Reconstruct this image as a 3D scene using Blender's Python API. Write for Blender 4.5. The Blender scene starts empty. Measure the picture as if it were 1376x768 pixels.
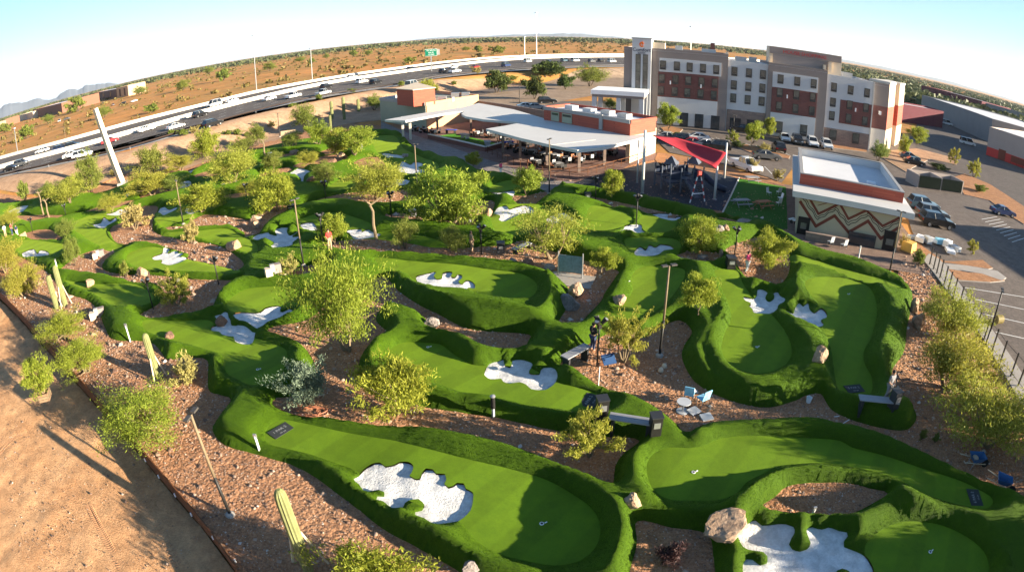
import bpy, bmesh, math, random
import numpy as np
from mathutils import Vector, Matrix, geometry
R = math.radians
rng = np.random.default_rng(11)
random.seed(5)
scene = bpy.context.scene
COL = scene.collection
# ---------------------------------------------------------------- camera (fisheye of a drone, 17 m up)
FPX, PITCH, ROLL, HC = 794.785, 0.425281, -0.0150532, 17.0
cam_d = bpy.data.cameras.new('camera')
cam_d.type = 'PANO'
try:
    cam_d.panorama_type = 'FISHEYE_EQUISOLID'; cd = cam_d
except Exception:
    cd = cam_d.cycles; cd.panorama_type = 'FISHEYE_EQUISOLID'
cam_d.sensor_fit = 'HORIZONTAL'
cam_d.sensor_width = 36.0
cd.fisheye_lens = FPX / 1376 * 36.0
cd.fisheye_fov = math.pi
cam_d.clip_end = 60000
cam_d.clip_start = 0.1
cam = bpy.data.objects.new('camera', cam_d)
COL.objects.link(cam)
cam.location = (0, 0, HC)
cam.matrix_world = Matrix.Translation((0, 0, HC)) @ Matrix.Rotation(R(90) - PITCH, 4, 'X') @ Matrix.Rotation(ROLL, 4, 'Z')
scene.camera = cam

def ray(px, py):
    x = (px - 688) / FPX; y = -(py - 384) / FPX
    rr = math.hypot(x, y); th = 2 * math.asin(min(rr / 2, 1)); s = math.sin(th) / max(rr, 1e-9)
    cx, cy, cz = x * s, y * s, math.cos(th)
    c, sn = math.cos(ROLL), math.sin(ROLL)
    cx, cy = c * cx - sn * cy, sn * cx + c * cy
    return cx, cz * math.cos(PITCH) + cy * math.sin(PITCH), -cz * math.sin(PITCH) + cy * math.cos(PITCH)
def at(px, py, z=0.0):
    X, Y, Z = ray(px, py); t = (z - HC) / min(Z, -1e-4)
    return (X * t, Y * t)
def at3(px, py, z=0.0):
    a = at(px, py, z); return Vector((a[0], a[1], z))
def hgt(base, top):
    """height of an upright thing that stands at world point base and whose top is seen at pixel top"""
    x, y, z = ray(*top); s = math.hypot(base[0], base[1]) / math.hypot(x, y)
    return HC + z * s
def pix(p):
    """pixel of a world point (used only to size things from the photograph)"""
    x, y, z = p[0], p[1], p[2] - HC
    cz = y * math.cos(PITCH) - z * math.sin(PITCH); cy = y * math.sin(PITCH) + z * math.cos(PITCH)
    c, sn = math.cos(ROLL), math.sin(ROLL); cx, cy = c * x + sn * cy, -sn * x + c * cy
    n = math.sqrt(cx * cx + cy * cy + cz * cz); th = math.acos(cz / n); r = 2 * math.sin(th / 2); q = math.hypot(cx, cy) + 1e-9
    return 688 + FPX * r * cx / q, 384 - FPX * r * cy / q
def pts(l, z=0.0): return [at(a, b, z) for a, b in l]

# ---------------------------------------------------------------- scene objects, names and labels
def tag(o, label=None, cat=None, group=None, kind=None):
    if label: o['label'] = label
    if cat: o['category'] = cat
    if group: o['group'] = group
    if kind: o['kind'] = kind
    return o
def empty(name, loc, rz=0.0, label=None, cat=None, group=None):
    o = bpy.data.objects.new(name, None); COL.objects.link(o)
    o.location = loc if len(loc) == 3 else (loc[0], loc[1], 0); o.rotation_euler = (0, 0, rz); o.empty_display_size = .2
    return tag(o, label, cat, group)
def copy_tree(o, parent=None):
    c = o.copy(); COL.objects.link(c)
    if parent is not None: c.parent = parent
    for ch in list(o.children): copy_tree(ch, c)
    return c
class MB:
    """collects shapes; build() links them as ONE mesh object"""
    def __init__(s): s.v = []; s.f = []; s.m = []
    def add(s, v, f, m=0):
        n = len(s.v); s.v += [tuple(p) for p in v]; s.f += [tuple(i + n for i in q) for q in f]; s.m += [m] * len(f); return s
    def box(s, c, d, rz=0.0, m=0, tilt=None, taper=1.0):
        hx, hy, hz = d[0] / 2, d[1] / 2, d[2] / 2
        vs = []
        for z, k in ((-hz, 1.0), (hz, taper)):
            for x, y in ((-hx, -hy), (hx, -hy), (hx, hy), (-hx, hy)): vs.append(Vector((x * k, y * k, z)))
        M = Matrix.Rotation(rz, 3, 'Z')
        if tilt is not None: M = M @ tilt
        return s.add([M @ p + Vector(c) for p in vs], [(0, 3, 2, 1), (4, 5, 6, 7), (0, 1, 5, 4), (1, 2, 6, 5), (2, 3, 7, 6), (3, 0, 4, 7)], m)
    def tube(s, P, r, n=6, m=0, cap=True):
        """tapered tube through points P, radius number or list"""
        P = [Vector(p) for p in P]; rs = r if isinstance(r, (list, tuple)) else [r] * len(P)
        vs = []; fs = []
        for i, p in enumerate(P):
            d = (P[min(i + 1, len(P) - 1)] - P[max(i - 1, 0)])
            d = d.normalized() if d.length > 1e-9 else Vector((0, 0, 1))
            a = d.cross(Vector((0, 0, 1)) if abs(d.z) < .95 else Vector((1, 0, 0))).normalized(); b = d.cross(a)
            for k in range(n):
                t = 2 * math.pi * k / n; vs.append(p + (a * math.cos(t) + b * math.sin(t)) * rs[i])
        for i in range(len(P) - 1):
            for k in range(n): fs.append((i * n + k, i * n + (k + 1) % n, (i + 1) * n + (k + 1) % n, (i + 1) * n + k))
        if cap: fs.append(tuple(range(n))[::-1]); fs.append(tuple((len(P) - 1) * n + k for k in range(n)))
        return s.add(vs, fs, m)
    def lathe(s, prof, c=(0, 0, 0), n=12, m=0):
        vs = []; fs = []
        for r, z in prof:
            for k in range(n): t = 2 * math.pi * k / n; vs.append((c[0] + r * math.cos(t), c[1] + r * math.sin(t), c[2] + z))
        for i in range(len(prof) - 1):
            for k in range(n): fs.append((i * n + k, i * n + (k + 1) % n, (i + 1) * n + (k + 1) % n, (i + 1) * n + k))
        fs.append(tuple(range(n))[::-1]); fs.append(tuple((len(prof) - 1) * n + k for k in range(n)))
        return s.add(vs, fs, m)
    def prism(s, P, z0, z1, m=0, mtop=None):
        """polygon P (world or local xy) extruded from z0 to z1"""
        a = sum(P[i][0] * P[(i + 1) % len(P)][1] - P[(i + 1) % len(P)][0] * P[i][1] for i in range(len(P)))
        if a < 0: P = P[::-1]
        n = len(P); vs = [(p[0], p[1], z0) for p in P] + [(p[0], p[1], z1) for p in P]
        s.add(vs, [(i, (i + 1) % n, n + (i + 1) % n, n + i) for i in range(n)] + [tuple(range(n))[::-1]], m)
        base = len(s.v) - 2 * n
        s.f.append(tuple(base + n + i for i in range(n))); s.m.append(m if mtop is None else mtop); return s
    def build(s, name, mats, parent=None, smooth=False, bevel=0.0):
        me = bpy.data.meshes.new(name); me.from_pydata([tuple(p) for p in s.v], [], s.f); me.validate()
        for mm in (mats if isinstance(mats, (list, tuple)) else [mats]): me.materials.append(mm)
        if len(me.materials) > 1 and len(me.polygons) == len(s.m): me.polygons.foreach_set('material_index', s.m)
        if smooth: me.polygons.foreach_set('use_smooth', [True] * len(me.polygons))
        me.update()
        o = bpy.data.objects.new(name, me); COL.objects.link(o)
        if parent is not None: o.parent = parent
        if bevel:
            b = o.modifiers.new('bevel', 'BEVEL'); b.width = bevel; b.segments = 2; b.limit_method = 'ANGLE'
        return o
def np_mesh(name, V, F, mats, parent=None, smooth=False, mi=None):
    """mesh from numpy arrays (all faces the same size)"""
    V = np.asarray(V, np.float32); F = np.asarray(F, np.int32); k = F.shape[1]
    me = bpy.data.meshes.new(name); me.vertices.add(len(V)); me.vertices.foreach_set('co', V.ravel())
    me.loops.add(F.size); me.loops.foreach_set('vertex_index', F.ravel()); me.polygons.add(len(F))
    me.polygons.foreach_set('loop_start', np.arange(0, F.size, k, dtype=np.int32))
    try: me.polygons.foreach_set('loop_total', np.full(len(F), k, np.int32))
    except Exception: pass
    for mm in (mats if isinstance(mats, (list, tuple)) else [mats]): me.materials.append(mm)
    if mi is not None: me.polygons.foreach_set('material_index', np.asarray(mi, np.int32))
    if smooth: me.polygons.foreach_set('use_smooth', np.ones(len(F), bool))
    me.update(calc_edges=True)
    if name is None: return me
    o = bpy.data.objects.new(name, me); COL.objects.link(o)
    if parent is not None: o.parent = parent
    return o

# ---------------------------------------------------------------- materials
def new_mat(name):
    m = bpy.data.materials.new(name); m.use_nodes = True
    nt = m.node_tree; b = nt.nodes['Principled BSDF']; return m, nt, b
def lnk(nt, a, b): nt.links.new(a, b)
def ramp(nt, stops):
    r = nt.nodes.new('ShaderNodeValToRGB'); e = r.color_ramp.elements
    while len(e) < len(stops): e.new(.5)
    for i, (p, c) in enumerate(stops): e[i].position = p; e[i].color = (*c, 1)
    return r
def noise(nt, scale, detail=4, rough=.6, vec=None, stretch=None):
    n = nt.nodes.new('ShaderNodeTexNoise'); n.inputs['Scale'].default_value = scale; n.inputs['Detail'].default_value = detail; n.inputs['Roughness'].default_value = rough
    if vec is not None:
        if stretch:
            mp = nt.nodes.new('ShaderNodeMapping'); mp.inputs['Scale'].default_value = stretch; lnk(nt, vec, mp.inputs['Vector']); vec = mp.outputs[0]
        lnk(nt, vec, n.inputs['Vector'])
    return n
def pos(nt): return nt.nodes.new('ShaderNodeNewGeometry').outputs['Position']
def objco(nt): return nt.nodes.new('ShaderNodeTexCoord').outputs['Object']
def mixc(nt, f, a, b, typ='MIX'):
    m = nt.nodes.new('ShaderNodeMix'); m.data_type = 'RGBA'; m.blend_type = typ
    for sock, v in ((m.inputs[0], f), (m.inputs[6], a), (m.inputs[7], b)):
        if isinstance(v, (int, float)): sock.default_value = v
        elif isinstance(v, tuple): sock.default_value = (*v, 1)
        else: lnk(nt, v, sock)
    return m.outputs[2]
def bump(nt, b, h, strength=.3, dist=.05):
    n = nt.nodes.new('ShaderNodeBump'); n.inputs['Strength'].default_value = strength; n.inputs['Distance'].default_value = dist
    lnk(nt, h, n.inputs['Height']); lnk(nt, n.outputs[0], b.inputs['Normal']); return n
def mat(name, c, rough=.7, var=.25, scale=3.0, bmp=0.0, bscale=None, metal=0.0, c2=None, spec=.3, world=False):
    """procedural surface: two tones of one colour mixed by noise at two scales, optional bump"""
    m, nt, b = new_mat(name)
    v = pos(nt) if world else objco(nt)
    n1 = noise(nt, scale, 5, .65, v); n2 = noise(nt, scale * 7.3, 3, .6, v)
    lo = tuple(x * (1 - var) for x in c) if c2 is None else c2
    hi = tuple(min(1, x * (1 + var * .6)) for x in c) if c2 is None else c
    r1 = ramp(nt, [(.3, lo), (.7, hi)]); lnk(nt, n1.outputs['Fac'], r1.inputs[0])
    o = mixc(nt, .35, r1.outputs[0], mixc(nt, n2.outputs['Fac'], lo, hi))
    lnk(nt, o, b.inputs['Base Color']); b.inputs['Roughness'].default_value = rough; b.inputs['Metallic'].default_value = metal
    b.inputs['Specular IOR Level'].default_value = spec
    if bmp:
        n3 = noise(nt, bscale or scale * 10, 4, .6, v); bump(nt, b, n3.outputs['Fac'], bmp, .03)
    return m
def flat_light(name, c, e):
    m, nt, b = new_mat(name); b.inputs['Base Color'].default_value = (*c, 1); b.inputs['Emission Color'].default_value = (*c, 1); b.inputs['Emission Strength'].default_value = e; return m
def speckle(name, cols, s_big, s_small, rough=.9, bmp=.5, bdist=.05, bscale=None, big=((.35, .65)), vor=0.0):
    """ground: big patches between cols[0] and cols[1], grains between cols[2] and cols[3]"""
    m, nt, b = new_mat(name); v = pos(nt)
    n1 = noise(nt, s_big, 6, .6, v); n2 = noise(nt, s_small, 4, .7, v); n4 = noise(nt, s_small * .22, 4, .65, v)
    r1 = ramp(nt, [(big[0], cols[0]), (big[1], cols[1])]); lnk(nt, n1.outputs['Fac'], r1.inputs[0])
    r2 = ramp(nt, [(.38, cols[2]), (.62, cols[3])]); lnk(nt, n2.outputs['Fac'], r2.inputs[0])
    o = mixc(nt, .45, r1.outputs[0], r2.outputs[0])
    r4 = ramp(nt, [(.35, (.62, .62, .62)), (.65, (1.12, 1.12, 1.12))]); lnk(nt, n4.outputs['Fac'], r4.inputs[0])
    o = mixc(nt, .6, o, r4.outputs[0], 'MULTIPLY')
    lnk(nt, o, b.inputs['Base Color']); b.inputs['Roughness'].default_value = rough; b.inputs['Specular IOR Level'].default_value = .1
    if vor:
        vo = nt.nodes.new('ShaderNodeTexVoronoi'); vo.inputs['Scale'].default_value = vor; lnk(nt, v, vo.inputs['Vector'])
        ad = nt.nodes.new('ShaderNodeMath'); ad.operation = 'SUBTRACT'; lnk(nt, n2.outputs['Fac'], ad.inputs[0]); lnk(nt, vo.outputs['Distance'], ad.inputs[1]); bump(nt, b, ad.outputs[0], bmp, bdist)
    else:
        n3 = noise(nt, bscale or s_small, 5, .7, v); bump(nt, b, n3.outputs['Fac'], bmp, bdist)
    return m
def grass_mat(name, dark, light, s_big, s_fine, bmp, bdist, rough=.85, stretch=(1, 1, 1), sheen=.2, bands=0.0):
    m, nt, b = new_mat(name); v = pos(nt)
    n1 = noise(nt, s_big, 5, .6, v); n2 = noise(nt, s_fine, 5, .75, v, stretch); n4 = noise(nt, s_fine * .2, 3, .6, v)
    r1 = ramp(nt, [(.3, dark), (.7, light)]); lnk(nt, n1.outputs['Fac'], r1.inputs[0])
    r2 = ramp(nt, [(.3, tuple(c * .45 for c in dark)), (.7, tuple(c * 1.25 for c in light))]); lnk(nt, n2.outputs['Fac'], r2.inputs[0])
    r3 = ramp(nt, [(.3, tuple(c * .8 for c in dark)), (.7, light)]); lnk(nt, n4.outputs['Fac'], r3.inputs[0])
    o = mixc(nt, .5, mixc(nt, .4, r1.outputs[0], r3.outputs[0]), r2.outputs[0])
    if bands:
        wv = nt.nodes.new('ShaderNodeTexWave'); wv.inputs['Scale'].default_value = .135; wv.inputs['Distortion'].default_value = .6; wv.inputs['Detail'].default_value = 1; mpb = nt.nodes.new('ShaderNodeMapping'); mpb.inputs['Rotation'].default_value = (0, 0, .7); lnk(nt, v, mpb.inputs['Vector']); lnk(nt, mpb.outputs[0], wv.inputs['Vector'])
        rb = ramp(nt, [(.42, (1 - bands, 1 - bands, 1 - bands)), (.58, (1, 1, 1))]); lnk(nt, wv.outputs['Fac'], rb.inputs[0]); nb = noise(nt, 1.7, 5, .7, v); rn_ = ramp(nt, [(.35, (1 - bands, 1 - bands, 1 - bands)), (.65, (1.06, 1.04, 1))]); lnk(nt, nb.outputs['Fac'], rn_.inputs[0])
        o = mixc(nt, 1.0, mixc(nt, 1.0, o, rb.outputs[0], 'MULTIPLY'), rn_.outputs[0], 'MULTIPLY')
    lnk(nt, o, b.inputs['Base Color']); b.inputs['Roughness'].default_value = rough; b.inputs['Specular IOR Level'].default_value = .15
    b.inputs['Sheen Weight'].default_value = sheen; b.inputs['Sheen Tint'].default_value = (*[min(1, c * 6) for c in light], 1); b.inputs['Sheen Roughness'].default_value = .5
    bump(nt, b, n2.outputs['Fac'], bmp, bdist); return m
def leaf_mat(name, c1, c2, trans=.35):
    m, nt, b = new_mat(name); g = nt.nodes.new('ShaderNodeNewGeometry'); oi = nt.nodes.new('ShaderNodeObjectInfo')
    r = ramp(nt, [(0, c1), (1, c2)]); lnk(nt, g.outputs['Random Per Island'], r.inputs[0])
    hs = nt.nodes.new('ShaderNodeHueSaturation'); lnk(nt, r.outputs[0], hs.inputs['Color'])
    mr = nt.nodes.new('ShaderNodeMapRange'); mr.inputs[3].default_value = .485; mr.inputs[4].default_value = .515; lnk(nt, oi.outputs['Random'], mr.inputs[0]); lnk(nt, mr.outputs[0], hs.inputs['Hue'])
    b.inputs['Roughness'].default_value = .6; b.inputs['Specular IOR Level'].default_value = .2; lnk(nt, hs.outputs[0], b.inputs['Base Color'])
    t = nt.nodes.new('ShaderNodeBsdfTranslucent'); lnk(nt, hs.outputs[0], t.inputs['Color'])
    mx = nt.nodes.new('ShaderNodeMixShader'); mx.inputs[0].default_value = trans; lnk(nt, b.outputs[0], mx.inputs[1]); lnk(nt, t.outputs[0], mx.inputs[2])
    lnk(nt, mx.outputs[0], nt.nodes['Material Output'].inputs['Surface']); return m

# ---------------------------------------------------------------- light
SUN_AZ, SUN_EL = R(109), R(12.6)          # measured clockwise from +Y
w = bpy.data.worlds.new('World'); scene.world = w; w.use_nodes = True
nt = w.node_tree; sky = nt.nodes.new('ShaderNodeTexSky'); sky.sky_type = 'NISHITA'; sky.sun_disc = False
sky.sun_elevation = SUN_EL; sky.sun_rotation = SUN_AZ; sky.altitude = 350; sky.air_density = 1.0; sky.dust_density = .15; sky.ozone_density = 1.6
bg = nt.nodes['Background']; bg.inputs["Strength"].default_value = 0.05; 
# white balance of the camera: keep the low-sun sky from going yellow
sx = nt.nodes.new('ShaderNodeSeparateColor'); cx_ = nt.nodes.new('ShaderNodeCombineColor'); nt.links.new(sky.outputs[0], sx.inputs[0])
mb_ = nt.nodes.new('ShaderNodeMath'); mb_.operation = 'MAXIMUM'; mg_ = nt.nodes.new('ShaderNodeMath'); mg_.operation = 'MULTIPLY'; mg_.inputs[1].default_value = 1.0
mr_ = nt.nodes.new('ShaderNodeMath'); mr_.operation = 'MINIMUM'
nt.links.new(sx.outputs[1], mg_.inputs[0]); nt.links.new(sx.outputs[2], mb_.inputs[0]); nt.links.new(mg_.outputs[0], mb_.inputs[1]); nt.links.new(sx.outputs[0], mr_.inputs[0]); nt.links.new(sx.outputs[1], mr_.inputs[1])
nt.links.new(mr_.outputs[0], cx_.inputs[0]); nt.links.new(sx.outputs[1], cx_.inputs[1]); nt.links.new(mb_.outputs[0], cx_.inputs[2]); tn_ = nt.nodes.new('ShaderNodeMix'); tn_.data_type = 'RGBA'; tn_.blend_type = 'MULTIPLY'; tn_.inputs[0].default_value = 1; tn_.inputs[7].default_value = (.85, .985, 1.11, 1); nt.links.new(cx_.outputs[0], tn_.inputs[6]); nt.links.new(tn_.outputs[2], bg.inputs['Color'])
sd = bpy.data.lights.new('sun', 'SUN'); sd.energy = 5.0; sd.angle = R(.5); sd.color = (1, .86, .655)
so = bpy.data.objects.new('sun', sd); COL.objects.link(so)
sdir = Vector((math.sin(SUN_AZ) * math.cos(SUN_EL), math.cos(SUN_AZ) * math.cos(SUN_EL), math.sin(SUN_EL)))
so.rotation_euler = sdir.to_track_quat('Z', 'Y').to_euler(); so.location = (60, -30, 60)
vs = scene.view_settings; scene.display_settings.display_device = 'sRGB'
vs.view_transform = 'Standard'; vs.look = 'None'; vs.gamma = 1; vs.exposure = 2.1
try: vs.use_curve_mapping = False
except Exception: pass
scene.cycles.max_bounces = 6; scene.cycles.diffuse_bounces = 3; scene.cycles.transparent_max_bounces = 8
# ================================================================ COURSE (outlines traced on the photograph and laid on the ground plane)
def Zm(l, ox, oy, s): return [(ox + a / s, oy + b / s) for a, b in l]
def smooth_loop(P, step=.35, closed=True):
    P = [Vector(p) for p in P]; n = len(P); out = []
    for i in range(n if closed else n - 1):
        p0, p1, p2, p3 = (P[(i - 1) % n], P[i], P[(i + 1) % n], P[(i + 2) % n]) if closed else (P[max(i - 1, 0)], P[i], P[i + 1], P[min(i + 2, n - 1)])
        L = (p2 - p1).length; k = max(1, min(14, int(round(L / step))))
        # centripetal-ish Catmull-Rom with clipped tangents
        m1 = (p2 - p0) * .5; m2 = (p3 - p1) * .5
        for m in (m1, m2):
            if m.length > L * 1.3: m *= L * 1.3 / m.length
        for j in range(k):
            t = j / k; t2 = t * t; t3 = t2 * t
            out.append(p1 * (2 * t3 - 3 * t2 + 1) + m1 * (t3 - 2 * t2 + t) + p2 * (-2 * t3 + 3 * t2) + m2 * (t3 - t2))
    if not closed: out.append(P[-1])
    return [(p.x, p.y) for p in out]
def in_poly(Q, P):
    P = np.asarray(P); x, y = Q[:, 0], Q[:, 1]; c = np.zeros(len(Q), bool)
    lo = P.min(0); hi = P.max(0); idx = np.where((x >= lo[0]) & (x <= hi[0]) & (y >= lo[1]) & (y <= hi[1]))[0]
    if not len(idx): return c
    x = x[idx]; y = y[idx]; r = np.zeros(len(idx), bool); n = len(P)
    for i in range(n):
        x1, y1 = P[i]; x2, y2 = P[(i + 1) % n]
        if y1 == y2: continue
        r ^= ((y1 > y) != (y2 > y)) & (x < (x2 - x1) * (y - y1) / (y2 - y1) + x1)
    c[idx] = r; return c
def dist_line(Q, P, closed, cap=4.0):
    """distance from points Q to a polyline, capped"""
    P = np.asarray(P, float); A = P if closed else P[:-1]; B = np.roll(P, -1, 0) if closed else P[1:]
    D = np.full(len(Q), cap); lo = P.min(0) - cap; hi = P.max(0) + cap
    idx = np.where((Q[:, 0] > lo[0]) & (Q[:, 0] < hi[0]) & (Q[:, 1] > lo[1]) & (Q[:, 1] < hi[1]))[0]
    if not len(idx): return D
    q = Q[idx]; d = np.full(len(idx), cap)
    for a, b in zip(A, B):
        e = b - a; l = e @ e
        if l < 1e-12: continue
        t = np.clip(((q - a) @ e) / l, 0, 1); d = np.minimum(d, np.hypot(q[:, 0] - a[0] - t * e[0], q[:, 1] - a[1] - t * e[1]))
    D[idx] = d; return D
def sstep(x): x = np.clip(x, 0, 1); return x * x * (3 - 2 * x)
# smooth random field
_ph = rng.uniform(0, 6.28, (24, 3)); _dr = rng.normal(size=(24, 2)); _dr /= np.linalg.norm(_dr, axis=1)[:, None]
def field(x, y, wl):
    x = np.asarray(x, float); y = np.asarray(y, float); s = 0
    for i in range(8):
        k = 6.28 / (wl * (.6 + .12 * i)); s = s + np.sin(k * (_dr[i, 0] * x + _dr[i, 1] * y) + _ph[i, 0])
    return s / 8 ** .5 / 1.4

TURF = [(285,576),(292,562),(310,534),(282,524),(279,504),(279,484),(268,479),(240,479),(225,481),(207,461),(190,456),(152,454),(140,437),(132,417),(117,402),(91,393),(76,378),(60,362),(40,350),(15,340),(-15,330),(-60,318),(-75,295),(-40,280),(0,276),(50,268),(110,262),(150,258),(185,243),(225,237),(275,224),(310,214),(344,203),(380,195),(419,189),(460,181),(494,177),(534,178),(552,193),(564,202),(590,209),(621,216),(644,231),(688,238),(735,256),(755,246),(770,252),(848,264),(923,279),(975,288),(1005,296),(1040,306),(1064,322),(1107,339),(1152,351),(1187,366),(1210,376),(1224,388),(1226,402),(1219,440),(1215,470),(1199,497),(1203,530),(1228,548),(1232,558),(1228,568),(1213,576),(1171,570),(1137,558),(1117,547),(1103,527),(1083,529),(1069,536),(1029,545),(974,533),(934,510),(917,479),(920,462),(930,443),(913,428),(880,441),(863,452),(835,440),(805,452),(775,470),(752,488),(764,493),(804,517),(857,536),(886,551),(901,561),(912,571),(921,581),(945,569),(980,565),(1030,564),(1081,564),(1120,571),(1150,578),(1192,591),(1257,618),(1307,641),(1376,678),(1430,720),(1460,790),(1400,860),(1200,880),(1020,850),(965,800),(962,768),(959,742),(951,715),(903,706),(857,697),(856,730),(845,768),(838,800),(760,800),(690,790),(640,778),(600,755),(557,731),(515,708),(460,666),(405,628),(344,608),(302,596)]
# the right-hand tongue of gravel at the loop is already outside; islands of gravel inside the turf:
HOLES = [
 [(711,447),(711,455),(700,470),(681,473),(658,471),(642,463),(630,456),(597,447),(581,443),(567,424),(519,412),(505,428),(521,447),(498,460),(484,480),(484,498),(500,520),(530,535),(579,546),(626,552),(664,558),(707,567),(751,577),(800,585),(840,585),(860,590),(838,608),(827,625),(823,650),(805,643),(786,635),(727,614),(668,596),(579,579),(519,573),(460,564),(417,560),(384,552),(365,541),(372,532),(395,530),(420,515),(424,495),(416,475),(401,459),(380,451),(358,443),(369,436),(395,432),(416,425),(436,410),(455,392),(490,378),(515,370),(526,378),(534,388),(560,406),(590,421),(611,432),(630,440),(667,444)],
 [(1022,681),(1042,665),(1066,648),(1129,646),(1170,653),(1194,660),(1176,673),(1141,690),(1117,691),(1057,688)],
 [(500,340),(475,342),(448,336),(418,331),(445,325),(480,317),(514,317),(545,325),(584,330),(610,333),(640,330),(680,328),(705,322),(740,335),(800,352),(830,362),(828,370),(813,392),(808,403),(790,422),(771,440),(750,434),(765,405),(763,385),(742,369),(714,360),(686,354),(653,350),(592,346),(545,343)],
 [(975,335),(990,326),(1008,320),(1030,318),(1058,335),(1060,365),(1042,386),(1020,381),(1003,372),(990,355)],
 [(905,345),(935,335),(968,341),(962,352),(935,358)],
 [(330,300),(345,286),(372,275),(400,275),(434,265),(470,258),(500,257),(550,254),(570,262),(560,270),(535,275),(505,276),(470,272),(440,273),(410,279),(385,290),(362,300),(345,315),(330,318)],
 [(394,222),(444,207),(469,210),(454,220),(426,225)],
 [(476,217),(499,210),(534,217),(531,227),(506,232),(484,225)],
 [(516,290),(534,285),(564,290),(594,295),(626,290),(639,270),(664,270),(656,292),(641,290),(634,310),(594,305),(556,300),(524,297)],
 [(20,290),(50,288),(100,287),(140,274),(180,268),(184,272),(140,282),(90,292),(50,299),(25,295)],
 [(150,304),(175,292),(190,277),(212,277),(205,297),(210,312),(250,322),(287,327),(310,337),(327,352),(322,362),(307,359),(275,352),(252,347),(252,340),(200,327),(162,327),(150,317)],
 [(220,304),(247,302),(262,292),(280,287),(344,297),(344,315),(325,310),(312,304),(275,307),(232,309)],
 [(82,360),(110,340),(145,332),(170,334),(152,343),(137,357),(155,366),(200,368),(254,373),(324,376),(311,381),(297,393),(288,405),(282,421),(243,424),(200,426),(186,422),(214,405),(216,385),(185,379),(151,374),(120,368),(95,366)],
 [(27,314),(62,307),(82,317),(90,322),(62,322),(30,319)],
 [(376,365),(409,356),(439,353),(420,371),(390,376),(376,374)],
 [(690,262),(705,262),(738,256),(730,266),(716,274),(692,272)],
 [(775,262),(800,264),(848,274),(890,283),(925,292),(900,292),(850,283),(800,272)],
 [(188,262),(215,251),(250,247),(262,252),(230,261),(200,268)], [(302,262),(340,257),(372,262),(340,269),(312,271)], [(258,236),(300,224),(338,223),(330,231),(284,240)], [(348,234),(384,224),(392,230),(366,240)], [(425,206),(452,196),(472,195),(462,202),(440,207)], [(352,214),(392,205),(400,210),(366,219)],
 [(965,291),(985,294),(1003,300),(995,306),(975,301)],
]
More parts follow.
